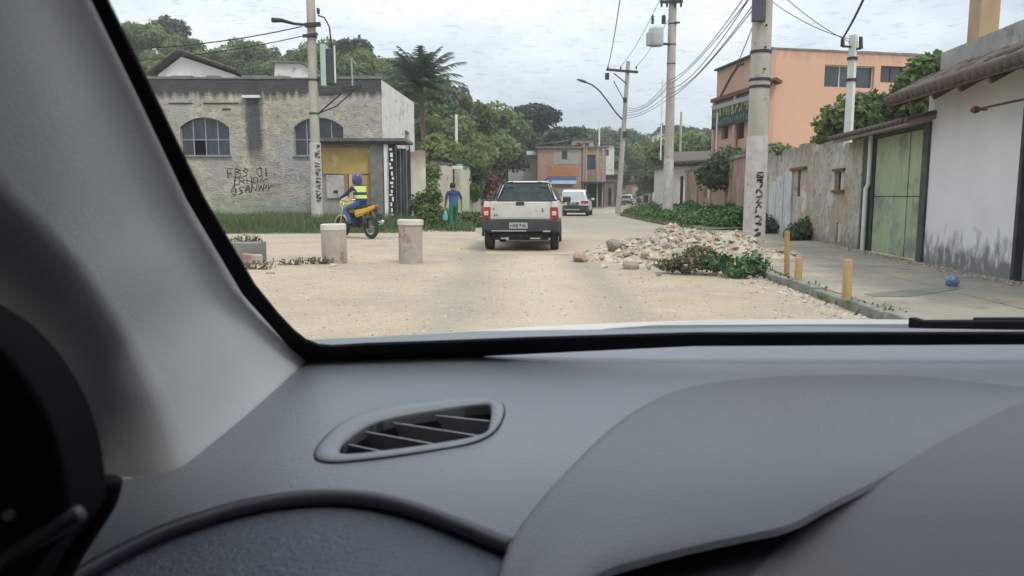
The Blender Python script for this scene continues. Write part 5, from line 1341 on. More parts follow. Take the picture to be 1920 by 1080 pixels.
shrub('shrub', 'reddish flowering shrub by the far roadside wall', p.x, 50, 0, [((0, 0, 2.2), (.8, .7, .7)), ((.3, 0, 1.4), (.7, .6, .8)), ((-.4, .1, 1.9), (.6, .6, .6))], 1500, .12, leaf_mat('leaf_red', (.10, .045, .03), (.26, .10, .06)), 64)
p = G(1394, 520)
shrub('weed', 'broad-leaved green weed at the front of the rubble by the pole', p.x, p.y, 0, [((0, 0, .16), (.28, .24, .15)), ((-.3, .3, .2), (.26, .25, .14)), ((.18, .1, .22), (.2, .2, .14)), ((-.1, -.1, .1), (.24, .2, .1))], 800, .05, leaf_mat('leaf_fresh', (.03, .075, .03), (.12, .20, .085)), 65, 'plant')
p = G(1292, 514)
shrub('weed', 'dry brownish weeds tangled over the rubble heap', p.x, p.y, .05, [((0, 0, .14), (.32, .28, .15)), ((.25, .3, .26), (.24, .22, .12)), ((-.3, .1, .08), (.2, .2, .09))], 1100, .035, 'leaf_dry', 66, 'plant')
p = G(1505, 448, SW)
shrub('weed', 'dark green weed growing at the foot of the weathered wall', wall_x(19) - .3, 19.0, SW, [((0, 0, .22), (.32, .3, .22)), ((.25, .2, .3), (.22, .3, .25)), ((-.25, -.2, .12), (.22, .2, .12))], 900, .055, 'leaf_d', 67, 'plant')
shrub('weed', 'small dark weed tuft at the wall foot right behind the rubble pole', wall_x(22.5) - .35, 22.4, SW, [((0, 0, .22), (.4, .4, .25)), ((.1, .4, .3), (.3, .3, .25))], 700, .06, 'leaf_d', 68, 'plant')
for px, py, lab, sd_ in ((455, 462, 'dry weeds growing on top of the grey concrete block', 71), (480, 505, 'grey green weeds at the foot of the grey concrete block', 72), (545, 497, 'sparse low weeds between the block and the stained bollard', 73), (598, 495, 'weed tuft at the foot of the stained bollard', 74)):
    p = G(px, py) if sd_ != 71 else Vector((G(452, 494).x, G(452, 494).y + .3, .36))
    shrub('weed', lab, p.x, p.y, p.z, [((0, 0, .07), (.22, .14, .08)), ((-.2, .05, .05), (.14, .12, .06)), ((.18, .0, .06), (.12, .12, .06))], (200 if sd_ != 73 else 110), .024, 'leaf_dry', sd_, 'plant', stems=3)

# grass on the left verge: blades, nobody could count them
def blades(name, label, spots, hgt, wd, m, seed):
    r = np.random.default_rng(seed); n = len(spots); c = np.array(spots)
    a = r.random(n) * 6.283; h = hgt * (.45 + .9 * r.random(n)) * c[:, 3]
    dx = np.stack([np.cos(a), np.sin(a), np.zeros(n)], 1) * wd; lean = np.stack([r.normal(size=n) * .35, r.normal(size=n) * .35, np.ones(n)], 1) * h[:, None]
    p = c[:, :3]
    V = np.stack([p - dx, p + dx, p + lean + dx * .15, p + lean - dx * .15], axis=1)
    o = link(name, quads_mesh(name, V, m, np.clip(c[:, 4] * .6 + r.random(n) * .5, 0, 1))); o['kind'] = 'stuff'; o['label'] = label
    return o
sp = []
random.seed(6)
for _ in range(34000):
    y = 24.2 + 7.7 * random.random() ** 1.15; x = random.uniform(-17, -3.3)
    n_ = mnoise.noise(Vector((x * .6, y * .6, 0)))
    edge = min(1, max(.25, (y - 24.2 - .25 - .3 * n_) / 1.6))
    if y < 24.35 + .35 * abs(n_) * 2: continue
    if x > -4.6 and random.random() < .5: continue
    sp.append((x, y, 0, edge * (1 + .4 * n_), .5 + .6 * n_))
blades('grass', 'uneven green grass before the grey building', sp, .44, .018, M['grass'], 8)
sp = []
for _ in range(7000):
    y = random.uniform(25.5, 60); x = left_x(y) - abs(random.gauss(.2, .9)) - .1
    sp.append((x, y, 0, random.uniform(.5, 1.1), random.random()))
for _ in range(2500):
    y = random.uniform(60, 100); x = left_x(y) - abs(random.gauss(.2, .7)) - .1
    sp.append((x, y, 0, random.uniform(.5, 1.4), random.random()))
for _ in range(2600):
    y = random.uniform(7, 60); x = kerb_x(y) + random.gauss(.06, .1)
    if y < 16 and random.random() < .7: continue
    sp.append((x, y, .02 if x < kerb_x(y) else SW, random.uniform(.2, .5) * (.4 if y < 16 else 1), random.random() * .7))
blades('grass', 'scruffy weeds along the road edges and kerb', sp, .32, .02, M['grass'], 9)
# creepers on the right verge
lob = []; random.seed(14)
for _ in range(150):
    y = 25.6 + 31 * random.random() ** 1.5; xr = wall_x(y) if y < 46 else kerb_x(y) + 2.6
    xl_ = kerb_x(y) + .45 + max(0, 29 - y) * .22
    if xr - xl_ < .3: continue
    x = random.uniform(xl_, xr - .1); q = (x - xl_) / max(.4, xr - xl_)
    s_ = random.uniform(.28, .5)
    lob.append(((x, y, SW + .1 + .5 * q * random.uniform(.5, 1.1)), (s_, s_ * 1.3, s_ * .62)))
V, t = leaves(81, lob, 15000, .085, up=.8)
o_ = link('creepers', quads_mesh('creepers', V, leaf_mat('creeper_leaf', (.025, .06, .016), (.11, .19, .045)), t)); o_['kind'] = 'stuff'; o_['label'] = 'mass of green creepers covering the right verge'
# ================================================================== vehicles
random.seed(91)
VM = {'dull_white': mat('dull_tailgate_paint', (.56, .54, .50), (.46, .435, .395), scale=2.5, rough=.5, spec=.45, patch=((.36, .32, .27), 3, .58, .15)),
      'white': mat('white_car_paint', (.72, .71, .69), (.66, .65, .63), scale=1.5, rough=.3, spec=.5, coat=.5, patch=((.50, .46, .40), 2.5, .62, .15)),
      'dust_white': mat('dusty_white_paint', (.66, .64, .60), (.56, .53, .48), scale=2.5, rough=.5, spec=.45, coat=.15, patch=((.46, .42, .36), 3, .6, .15)),
      'plastic': mat('black_bumper_plastic', (.045, .046, .05), (.03, .03, .033), scale=4, rough=.6, patch=((.10, .092, .08), 3.5, .58, .1)),
      'glass': mat('car_glass', (.03, .05, .047), (.012, .018, .018), scale=5, rough=.08, spec=.6),  # dark green colour stands in for the dark cabin and reflections
      'pale_glass': mat('painted_sky_glass', (.40, .42, .43), (.30, .32, .33), scale=2.5, rough=.1, spec=.6),  # pale base colour painted in for the reflected sky
      'tyre': mat('tyre_rubber', (.028, .028, .028), (.045, .043, .04), scale=7, rough=.9, bump=.4, bscale=60),
      'rim': mat('wheel_rim', (.36, .36, .37), (.28, .28, .29), scale=4, rough=.35, metal=.7),
      'red': mat('red_lens', (.40, .025, .022), (.30, .018, .016), scale=8, rough=.2, spec=.6),
      'lens': mat('clear_lens', (.70, .45, .40), (.60, .38, .34), scale=8, rough=.15, spec=.6),
      'chrome': mat('chrome_strip', (.55, .56, .57), (.48, .49, .50), scale=6, rough=.25, metal=.8),
      'under': mat('underbody', (.03, .03, .03), (.02, .02, .02), scale=5, rough=.85),
      'rust_lens': mat('dark_red_lens', (.10, .03, .025), (.08, .025, .02), rough=.3),
      'plate': mat('grey_plate', (.40, .40, .41), (.34, .34, .35), scale=8, rough=.5)}
def wheel(parent, x, y, r=.30, wd=.19, side=1, z=None):
    z = r if z is None else z
    h = wd / 2
    ty = MB().lathe([(r * .62, -h * .95), (r * .93, -h), (r * .99, -h * .72), (r, -h * .3), (r, h * .3), (r * .99, h * .72), (r * .93, h), (r * .62, h * .95), (r * .6, 0)], (x, y, z), 'x', n=28)
    w_ = ty.build('wheel', VM['tyre'], parent, smooth=40)
    ri = MB(); ri.lathe([(.03, side * h * .62), (r * .2, side * h * .75), (r * .34, side * h * .5), (r * .6, side * h * .8), (r * .64, side * h * .96), (r * .6, side * -h * .2)], (x, y, z), 'x', n=20)
    for i in range(5):
        a = i * 2 * math.pi / 5
        ri.beam((x + side * h * .72, y, z), (x + side * h * .72, y + math.cos(a) * r * .6, z + math.sin(a) * r * .6), .03, .06, up=(1, 0, 0))
    ri.build('rim', VM['rim'], w_, smooth=40)
    return w_
def sym(pts, y): return [Vector((x, y, z)) for x, z in pts] + [Vector((-x, y, z)) for x, z in reversed(pts)]
def plate_marks(parent, c, wd, hgt, seed):
    pl = MB().box(c, (wd, .012, hgt)).build('licence_plate', VM['plate'], parent, bevel=.004)
    mk_ = MB(); marks(mk_, (c[0] - wd * .42, c[1] - .007, c[2] - hgt * .28), (1, 0, 0), (0, 0, 1), (0, -1, 0), wd * .9, hgt * .55, hgt * .1, seed); mk_.build('characters', M['ink'], pl)
    return pl

# --- white pickup (rear at y = 0)
pk = thing('pickup_truck', 'white pickup truck with black rear bumper driving away on the dirt', 'pickup truck')
W_ = .80
b = MB()     # load bed sides, hollow
for s in (-1, 1):
    b.loft([[Vector((s * .80, .02, .42)), Vector((s * .82, .02, .70)), Vector((s * .805, .02, 1.03)), Vector((s * .785, .02, 1.09)), Vector((s * .69, .02, 1.085)), Vector((s * .66, .02, .50))],
            [Vector((s * .82, 1.7, .40)), Vector((s * .84, 1.7, .70)), Vector((s * .825, 1.7, 1.05)), Vector((s * .80, 1.7, 1.11)), Vector((s * .69, 1.7, 1.10)), Vector((s * .66, 1.7, .50))]])
b.box2((-.66, .05, .5), (.66, 1.7, .56))
b.build('load_bed', VM['dust_white'], pk, smooth=40, bevel=.012)
t_ = MB(); t_.box2((-.645, -.03, .70), (.645, .015, 1.075)); tg = t_.build('tailgate', VM['dull_white'], pk, bevel=.018, seg=3)
MB().box2((-.09, -.042, 1.0), (.09, -.026, 1.077)).build('handle', VM['plastic'], tg, bevel=.006)
MB().box2((-.56, -.034, .74), (.56, -.0285, .985)).build('pressed_panel', VM['dull_white'], tg, bevel=.004)
mk_ = MB(); marks(mk_, (-.58, -.0315, .90), (1, 0, 0), (0, 0, 1), (0, -1, 0), .13, .05, .012, 4); marks(mk_, (.47, -.0375, .86), (1, 0, 0), (0, 0, 1), (0, -1, 0), .10, .07, .014, 6); marks(mk_, (-.58, -.0375, .77), (1, 0, 0), (0, 0, 1), (0, -1, 0), .10, .035, .01, 7)
mk_.build('badge', VM['plastic'], tg)
for s in (-1, 1):
    tl_ = MB(); tl_.loft([[Vector((s * .655, -.035, .70)), Vector((s * .655, -.035, .965)), Vector((s * .80, -.01, .965)), Vector((s * .825, .0, .70))], [Vector((s * .655, .10, .70)), Vector((s * .655, .10, .97)), Vector((s * .82, .14, .97)), Vector((s * .84, .14, .70))]])
    t2 = tl_.build('taillight', VM['red'], pk, bevel=.01)
    MB().box((s * .742, -.034, .83), (.10, .025, .095), Euler((0, 0, s * .14)).to_matrix()).build('reversing_lens', VM['lens'], t2, bevel=.01)
bp_ = MB(); bp_.loft([sym([(.0, .44), (.55, .44), (.79, .46), (.83, .56), (.83, .685), (.0, .695)], -.10), sym([(.0, .40), (.6, .40), (.84, .42), (.86, .56), (.86, .69), (.0, .695)], .06), sym([(.0, .40), (.6, .40), (.84, .42), (.86, .56), (.86, .69), (.0, .695)], .24)])
bu = bp_.build('rear_bumper', VM['plastic'], pk, bevel=.02, seg=3)
MB().box2((-.62, -.112, .44), (.14, -.098, .462)).build('trim_strip', VM['chrome'], bu)
MB().box2((.50, -.112, .43), (.66, -.10, .462)).build('trim_strip', VM['chrome'], bu)
plate_marks(pk, (-.03, -.108, .565), .40, .13, 3)
un = MB(); un.box2((-.62, .1, .24), (.62, 3.6, .42)); un.box2((-.5, .0, .29), (.5, .25, .40)); un.build('chassis', VM['under'], pk, bevel=.03)
MB().tube([(-.70, 1.0, .30), (.70, 1.0, .30)], .05, n=8).build('axle', VM['under'], pk)
MB().tube([(.02, .1, .30), (.02, -.13, .30), (.02, -.15, .36)], [.03, .03, .025], n=8).build('tow_hook', VM['iron'] if 'iron' in VM else M['iron'], pk)
MB().tube([(-.30, .5, .30), (-.28, -.04, .28)], .035, n=10).build('exhaust_pipe', VM['chrome'], pk)
MB().box2((.22, -.03, .27), (.44, -.01, .30)).build('underbody_strip', VM['chrome'], pk); MB().box2((-.42, -.03, .27), (-.24, -.01, .30)).build('underbody_strip', VM['chrome'], pk)  # small bright chrome strips below the bumper
cab = MB()
def cs(y, z0, wb, zb, wt, zt): return sym([(wb - .02, z0), (wb, zb), (wt, zt - .05), (wt - .1, zt)], y)
cab.loft([cs(1.72, .42, .80, .95, .735, 1.09), cs(1.88, .40, .80, 1.05, .525, 1.555), cs(2.6, .40, .83, 1.05, .545, 1.575), cs(2.95, .40, .84, 1.05, .56, 1.53), cs(3.55, .40, .85, 1.02, .80, 1.07), cs(4.35, .42, .82, .86, .72, .92), cs(4.5, .48, .74, .70, .66, .76)])
cb = cab.build('cab', VM['dust_white'], pk, smooth=45, bevel=.02)
rw = MB(); rw.prism([(-.675, 1.702, 1.10), (.675, 1.702, 1.10), (.495, 1.846, 1.515), (-.495, 1.846, 1.515)], (0, .02, .004)); rwo = rw.build('rear_window', VM['glass'], pk)
fr_ = MB(); fr_.tube([(-.685, 1.698, 1.095), (.685, 1.698, 1.095), (.50, 1.844, 1.52), (-.50, 1.844, 1.52)], .018, n=6, closed=True); fr_.build('window_seal', VM['plastic'], rwo)
for s in (-1, 1):
    sw2 = MB(); sw2.prism([(s * .842, 1.95, 1.10), (s * .85, 3.0, 1.08), (s * .635, 2.75, 1.49), (s * .63, 2.0, 1.49)], (s * .014, 0, .006)); sw2.build('side_window', VM['glass'], pk)
    MB().box((s * .97, 2.85, 1.12), (.2, .09, .14)).build('mirror', VM['plastic'], pk, bevel=.03)
    for yy in (.62, 3.55): wheel(pk, s * .735, yy, .305, .185, s)
    ac = MB(); ac.tube([(s * .85, .62 + .37 * math.cos(R(a)), .32 + .37 * math.sin(R(a))) for a in range(0, 181, 15)], .028, n=6); ac.build('wheel_arch', VM['plastic'], pk, smooth=True)
    rk_ = MB(); rk_.tube([(s * .55, 1.95, 1.56), (s * .56, 2.1, 1.60), (s * .57, 2.7, 1.60), (s * .56, 2.85, 1.565)], .014, n=6); rk_.build('roof_rail', VM['plastic'], pk)
    MB().box2((s * .735 - .06, .06, 1.092), (s * .735 + .05, 1.68, 1.125)).build('bed_rail', VM['plastic'], pk, bevel=.008)
    MB().tube([(s * .70, 1.60, 1.10), (s * .56, 1.66, 1.50), (s * .30, 1.66, 1.53)], .02, n=8).build('roll_bar', VM['plastic'], pk, smooth=True)
MB().box2((-.35, 2.2, 1.0), (-.05, 2.3, 1.3)).build('seat_back', VM['under'], pk)
gp_ = G(972, 466); pk.location = (gp_.x + .03, 16.35, 0.004); pk.rotation_euler.z = R(-5)

# --- white SUV and far cars
def car(name, label, x, y, rz, Wd, Ln, H, paint, cat, lower=VM['plastic'], suv=True):
    t = thing(name, label, cat)
    hw = Wd / 2
    bz = .30 if suv else .22
    belt = H * .60
    b = MB()
    def bs(yy, k, z0, zt): return sym([(hw * k - .04, z0), (hw * k, z0 + .14), (hw * k, (z0 + zt) / 2), (hw * k * .985, zt - .08), (hw * k - .1, zt)], yy)
    b.loft([bs(0, .93, bz + .12, belt), bs(.18, .985, bz, belt + .02), bs(Ln * .5, 1.0, bz, belt), bs(Ln * .72, 1.0, bz, belt - .04), bs(Ln * .97, .94, bz, belt - .16), bs(Ln, .86, bz + .15, belt - .28)])
    b.build('body', paint, t, smooth=45, bevel=.03)
    def gsx(yy, wb, zb, wt, zt): return sym([(wb, zb), (wt, zt - .06), (wt - .1, zt)], yy)
    g2 = MB(); g2.loft([gsx(.12, hw * .88, belt - .06, hw * .74, belt + .05), gsx(.48, hw * .93, belt - .04, hw * .73, H - .03), gsx(Ln * .42, hw * .94, belt - .04, hw * .74, H), gsx(Ln * .58, hw * .94, belt - .04, hw * .70, H - .06), gsx(Ln * .74, hw * .94, belt - .1, hw * .86, belt)])
    g2.build('roof', paint, t, smooth=45, bevel=.03)
    rwz0, rwz1 = belt + .03, H - .16
    f = lambda z: .12 + (.36) * (z - belt) / (H - belt)
    q = MB(); q.prism([(-hw * .80, f(rwz0) - .03, rwz0), (hw * .80, f(rwz0) - .03, rwz0), (hw * .66, f(rwz1) - .03, rwz1), (-hw * .66, f(rwz1) - .03, rwz1)], (0, .02, .01)); q.build('rear_window', VM['pale_glass'] if suv else VM['glass'], t)
    for s in (-1, 1):
        q = MB(); q.prism([(s * hw * .945, .62, belt + .02), (s * hw * .95, Ln * .68, belt + .0), (s * hw * .77, Ln * .56, H - .13), (s * hw * .78, .72, H - .12)], (s * .012, 0, .006)); q.build('side_window', VM['glass'], t)
        q = MB(); q.loft([[Vector((s * hw * .52, -.035, belt - .20)), Vector((s * hw * .52, -.035, belt - .06)), Vector((s * hw * .92, -.02, belt - .04)), Vector((s * hw * .93, -.02, belt - .22))], [Vector((s * hw * .52, .08, belt - .20)), Vector((s * hw * .52, .08, belt - .06)), Vector((s * hw * .99, .14, belt - .03)), Vector((s * hw * .99, .14, belt - .2))]])
        q.build('taillight', VM['red'] if suv else VM['rust_lens'], t, bevel=.01)
        MB().box((s * (hw + .1), Ln * .62, belt + .05), (.2, .1, .14)).build('mirror', paint, t, bevel=.03)
        for yy in (Ln * .19, Ln * .80): wheel(t, s * (hw - .10), yy, .34 if suv else .29, .21, s)
    q = MB(); q.loft([sym([(0, bz), (hw * .7, bz), (hw * .93, bz + .08), (hw * .95, bz + .34), (0, bz + .36)], -.09), sym([(0, bz - .02), (hw * .8, bz - .02), (hw * 1.0, bz + .06), (hw * 1.0, bz + .36), (0, bz + .38)], .2)]); bu = q.build('rear_bumper', lower, t, bevel=.03)
    MB().box2((-hw * .55, -.10, bz + .06), (hw * .45, -.085, bz + .13)).build('trim_strip', VM['chrome'], bu)
    MB().box2((-hw * .38, -.045, bz + .40), (hw * .38, .02, bz + .54)).build('plate_recess', VM['plastic'], t)
    plate_marks(t, (0, -.052, bz + .47), .38, .12, 9)
    MB().box2((-hw * .8, .2, .2), (hw * .8, Ln - .2, bz + .2)).build('chassis', VM['under'], t)
    t.location = (x, y, 0.004); t.rotation_euler.z = rz
    return t
p = P(1074, 400, 45.6)
car('parked_car', 'white suv with black lower bumper ahead of the pickup on the road', p.x, 45.6, R(-10), 1.86, 4.3, 1.62, VM['white'], 'car')
p = P(1174, 380, 100); car('parked_car', 'small white car far along the road by the lamp pole', p.x, 100, R(-18), 1.72, 4.0, 1.46, VM['white'], 'car', suv=False)
p = P(1187, 377, 112); car('parked_car', 'dark car partly hidden beyond the small far white car', p.x + .3, 112, R(-20), 1.74, 4.1, 1.45, mat('dark_car_paint', (.06, .065, .07), (.05, .05, .055), rough=.3, coat=.5), 'car', suv=False)

# ================================================================== people: one skinned surface each, cloth zones by nearest bone
SK = {'skin': mat('brown_skin', (.26, .145, .095), (.22, .12, .08), scale=6, rough=.6),
      'navy': mat('navy_cloth', (.030, .042, .10), (.02, .028, .07), scale=9, rough=.9, bump=.3),
      'blue': mat('blue_cloth', (.045, .11, .28), (.035, .085, .21), scale=7, rough=.9, bump=.3),
      'green': mat('green_trousers', (.022, .16, .085), (.015, .11, .06), scale=7, rough=.9, bump=.3),
      'lime': mat('lime_vest', (.62, .68, .16), (.52, .58, .13), scale=7, rough=.8, bump=.2),
      'boot': mat('black_boot', (.03, .028, .026), (.02, .02, .02), scale=7, rough=.7),
      'purple': mat('purple_helmet', (.065, .045, .17), (.05, .035, .13), scale=5, rough=.25, coat=.5),
      'hair': mat('dark_hair', (.025, .02, .017), (.015, .012, .01), scale=14, rough=.8),
      'teal': mat('teal_cloth', (.14, .42, .40), (.10, .33, .32), scale=7, rough=.8)}
def skin_body(J, bones, root='pelvis'):
    """J: joint -> (pos, radius); bones: (a, b, material key). returns mesh data with zones"""
    names = list(J); ix = {n: i for i, n in enumerate(names)}
    me = bpy.data.meshes.new('body_skeleton'); me.from_pydata([J[n][0] for n in names], [(ix[a], ix[b]) for a, b, _ in bones], [])
    ob = bpy.data.objects.new('body_skeleton', me); COL.objects.link(ob)
    sk = ob.modifiers.new('skin', 'SKIN'); sk.use_smooth_shade = True
    for i, n in enumerate(names):
        r_ = J[n][1]; v = me.skin_vertices[0].data[i]; v.radius = (r_, r_) if not isinstance(r_, tuple) else r_; v.use_root = (n == root)
    sb = ob.modifiers.new('sub', 'SUBSURF'); sb.levels = 2; sb.render_levels = 2
    dg = bpy.context.evaluated_depsgraph_get()
    res = bpy.data.meshes.new_from_object(ob.evaluated_get(dg))
    bpy.data.objects.remove(ob); bpy.data.meshes.remove(me)
    keys = []
    for _, _, k in bones:
        if k not in keys: keys.append(k)
    res.materials.clear()
    for k in keys: res.materials.append(SK[k])
    seg = [(Vector(J[a][0]), Vector(J[b][0]), k) for a, b, k in bones]
    for p in res.polygons:
        c = p.center; best = None
        for a, b, k in seg:
            d = b - a; tt = max(0, min(1, (c - a).dot(d) / d.length_squared)); dd = (c - (a + d * tt)).length
            if best is None or dd < best[0] - 1e-6: best = (dd, k)
        p.material_index = keys.index(best[1]); p.use_smooth = True
    return res
def add_hand(J, bones, wrist, dirv, side, fwd, curl=.5, n='l', k='skin'):
    """palm and five short, unequal, bent fingers"""
    d = Vector(dirv).normalized(); f = Vector(fwd); f = (f - d * f.dot(d)).normalized(); s = d.cross(f)
    w_ = Vector(J[wrist][0]); palm = w_ + d * .075
    J['palm' + n] = (tuple(palm), .026); bones.append((wrist, 'palm' + n, k))
    for i, (off, ln) in enumerate(((-.03, .062), (-.01, .075), (.011, .07), (.031, .055))):
        a = palm + f * off + d * .025; b_ = a + d * ln * .55 - s * side * curl * .02; c = b_ + d * ln * .35 - s * side * curl * ln * .7
        J[f'f{n}{i}a'] = (tuple(a), .0105); J[f'f{n}{i}b'] = (tuple(b_), .0095); J[f'f{n}{i}c'] = (tuple(c), .008)
        bones += [('palm' + n, f'f{n}{i}a', k), (f'f{n}{i}a', f'f{n}{i}b', k), (f'f{n}{i}b', f'f{n}{i}c', k)]
    a = w_ + d * .035 + f * -.035; b_ = a + d * .035 - f * .022 - s * side * .012
    J['t' + n + 'a'] = (tuple(a), .012); J['t' + n + 'b'] = (tuple(b_), .010); bones += [(wrist, 't' + n + 'a', k), ('t' + n + 'a', 't' + n + 'b', k)]
def head_parts(parent, c, r, fwd):
    """nose, ears and eyes on a head centred at c"""
    f = Vector(fwd).normalized(); s = f.cross(Vector((0, 0, 1))).normalized(); c = Vector(c)
    m_ = MB(); m_.loft([[c + f * r * .9 + s * .018 + Vector((0, 0, -.03)), c + f * r * .9 - s * .018 + Vector((0, 0, -.03)), c + f * r * .9 + Vector((0, 0, .03))], [c + f * r * 1.22 + s * .006 + Vector((0, 0, -.02)), c + f * r * 1.22 - s * .006 + Vector((0, 0, -.02)), c + f * r * 1.05 + Vector((0, 0, .0))]])
    for sg in (-1, 1): m_.lathe([(.012, -.012), (.026, -.004), (.028, .006), (.012, .012)], c + s * sg * r * .98 + Vector((0, 0, -.005)), 'x', n=8)
    m_.build('face', SK['skin'], parent, smooth=True)
    e = MB()
    for sg in (-1, 1): e.box(c + f * r * .93 + s * sg * .032 + Vector((0, 0, .018)), (.022, .01, .012))
    e.box(c + f * r * .93 + Vector((0, 0, -.062)), (.045, .01, .01)); e.build('eyes_and_mouth', SK['hair'], parent)

# --- motorcycle (forward = +y)
ym_ = mat('yellow_paint', (.66, .40, .035), (.58, .34, .03), scale=4, rough=.35, coat=.4)
mc = thing('motorcycle', 'yellow motorcycle ridden past the kiosk by the person in the lime striped vest', 'motorcycle')
for yy, nm in ((-.62, 'r'), (.66, 'f')):
    ty = MB(); ty.tube([(0, yy + .245 * math.cos(R(a)), .29 + .245 * math.sin(R(a))) for a in range(0, 360, 15)], .052, n=8, closed=True)
    w_ = ty.build('wheel', VM['tyre'], mc, smooth=True)
    rm = MB(); rm.tube([(0, yy + .19 * math.cos(R(a)), .29 + .19 * math.sin(R(a))) for a in range(0, 360, 20)], .018, n=6, closed=True)
    rm.lathe([(.05, -.06), (.05, .06)], (0, yy, .29), 'x', n=12)
    for i in range(12):
        a = R(i * 30); rm.tube([(.03 * (-1) ** i, yy, .29), (0, yy + .185 * math.cos(a), .29 + .185 * math.sin(a))], .006, n=4)
    rm.build('rim', VM['rim'], w_)
fr_ = MB(); fr_.tube([(0, .46, .92), (0, .38, .62), (0, .30, .34), (0, -.1, .30), (0, -.25, .42), (0, -.15, .72), (0, .35, .80)], .028, n=8); fr_.tube([(0, -.15, .72), (0, -.7, .84)], .026, n=8)
for s in (-1, 1): fr_.tube([(s * .08, -.2, .36), (s * .09, -.62, .29)], .022, n=6); fr_.tube([(s * .1, -.45, .78), (s * .1, -.6, .32)], .03, n=8)
fr_.build('frame', M['iron'], mc, smooth=True)
fk = MB()
for s in (-1, 1): fk.tube([(s * .085, .47, .95), (s * .085, .66, .29)], .026, n=8)
fk.tube([(-.36, .30, 1.06), (-.22, .40, 1.03), (0, .45, 1.0), (.22, .40, 1.03), (.36, .30, 1.06)], .017, n=8); fk.build('fork', VM['chrome'], mc, smooth=True)
for s in (-1, 1):
    MB().tube([(s * .38, .285, 1.065), (s * .26, .375, 1.04)], .022, n=8).build('grip', SK['boot'], mc)
    mi_ = MB(); mi_.tube([(s * .28, .39, 1.04), (s * .34, .42, 1.22)], .009, n=6); mi_.box((s * .37, .42, 1.25), (.13, .03, .085)); mi_.build('mirror', SK['boot'], mc, bevel=.01)
tk = MB(); tk.loft([sym([(.04, .70), (.11, .76), (.13, .86), (.06, .93)], -.02), sym([(.06, .70), (.15, .78), (.16, .92), (.08, 1.0)], .18), sym([(.05, .72), (.12, .80), (.12, .92), (.06, .97)], .40)]); tk.build('tank', ym_, mc, smooth=60, bevel=.015)
se = MB(); se.loft([sym([(.08, .80), (.11, .83), (.09, .87)], .0), sym([(.13, .78), (.15, .82), (.12, .86)], -.3), sym([(.12, .82), (.13, .87), (.10, .91)], -.62)]); se.build('seat', SK['boot'], mc, smooth=60)
tc_ = MB()
for s in (-1, 1): tc_.loft([[Vector((s * .10, -.1, .55)), Vector((s * .15, -.1, .62)), Vector((s * .14, -.1, .76)), Vector((s * .08, -.1, .78))], [Vector((s * .1, -.45, .62)), Vector((s * .16, -.45, .68)), Vector((s * .15, -.45, .80)), Vector((s * .08, -.45, .82))], [Vector((s * .05, -.86, .80)), Vector((s * .08, -.86, .83)), Vector((s * .08, -.86, .90)), Vector((s * .04, -.86, .91))]])
tc_.build('tail_fairing', ym_, mc, bevel=.012)
fm_ = MB(); fm_.loft([[Vector((s, .66 + .33 * math.cos(R(a)), .29 + .33 * math.sin(R(a)))) for s in (-.06, .06)] + [Vector((s, .66 + .31 * math.cos(R(a)), .29 + .31 * math.sin(R(a)))) for s in (.06, -.06)] for a in range(15, 156, 14)]); fm_.build('front_fender', mat('cream_plastic', (.62, .56, .34), (.52, .47, .28), rough=.4), mc)
fa = MB(); fa.loft([sym([(.10, .80), (.17, .90), (.14, 1.08), (.04, 1.14)], .50), sym([(.06, .80), (.12, .88), (.10, 1.0), (.04, 1.06)], .62)]); fa.build('headlight_fairing', mat('cream_fairing', (.66, .60, .36), (.58, .52, .30), rough=.35), mc, bevel=.012)
MB().box2((-.05, -.9, .80), (.05, -.86, .87)).build('taillight', VM['red'], mc, bevel=.01)
rfm = MB(); rfm.beam((0, -.80, .78), (0, -1.0, .50), .12, .02); rfm.box((0, -.97, .60), (.17, .015, .12)); rfm.build('rear_fender', SK['boot'], mc)
en = MB(); en.box((0, .08, .42), (.26, .34, .26)); en.lathe([(.09, -.17), (.1, -.1), (.1, .1), (.09, .17)], (0, .05, .38), 'x', n=14); en.box((0, .22, .56), (.18, .2, .2), Euler((.5, 0, 0)).to_matrix()); en.build('engine', VM['under'], mc, bevel=.02)
MB().tube([(.14, .2, .34), (.16, -.2, .30), (.17, -.5, .34), (.18, -.92, .46)], [.028, .03, .05, .05], n=10).build('exhaust_pipe', VM['chrome'], mc, smooth=True)
for s in (-1, 1): MB().tube([(s * .08, .02, .30), (s * .26, .02, .30)], .016, n=6).build('footrest', M['iron'], mc)
gp_ = G(672, 446); MS = 1.06
mc.location = (gp_.x - .02, 21.7, .005); mc.rotation_euler.z = R(48); mc.scale = (MS, MS, MS)
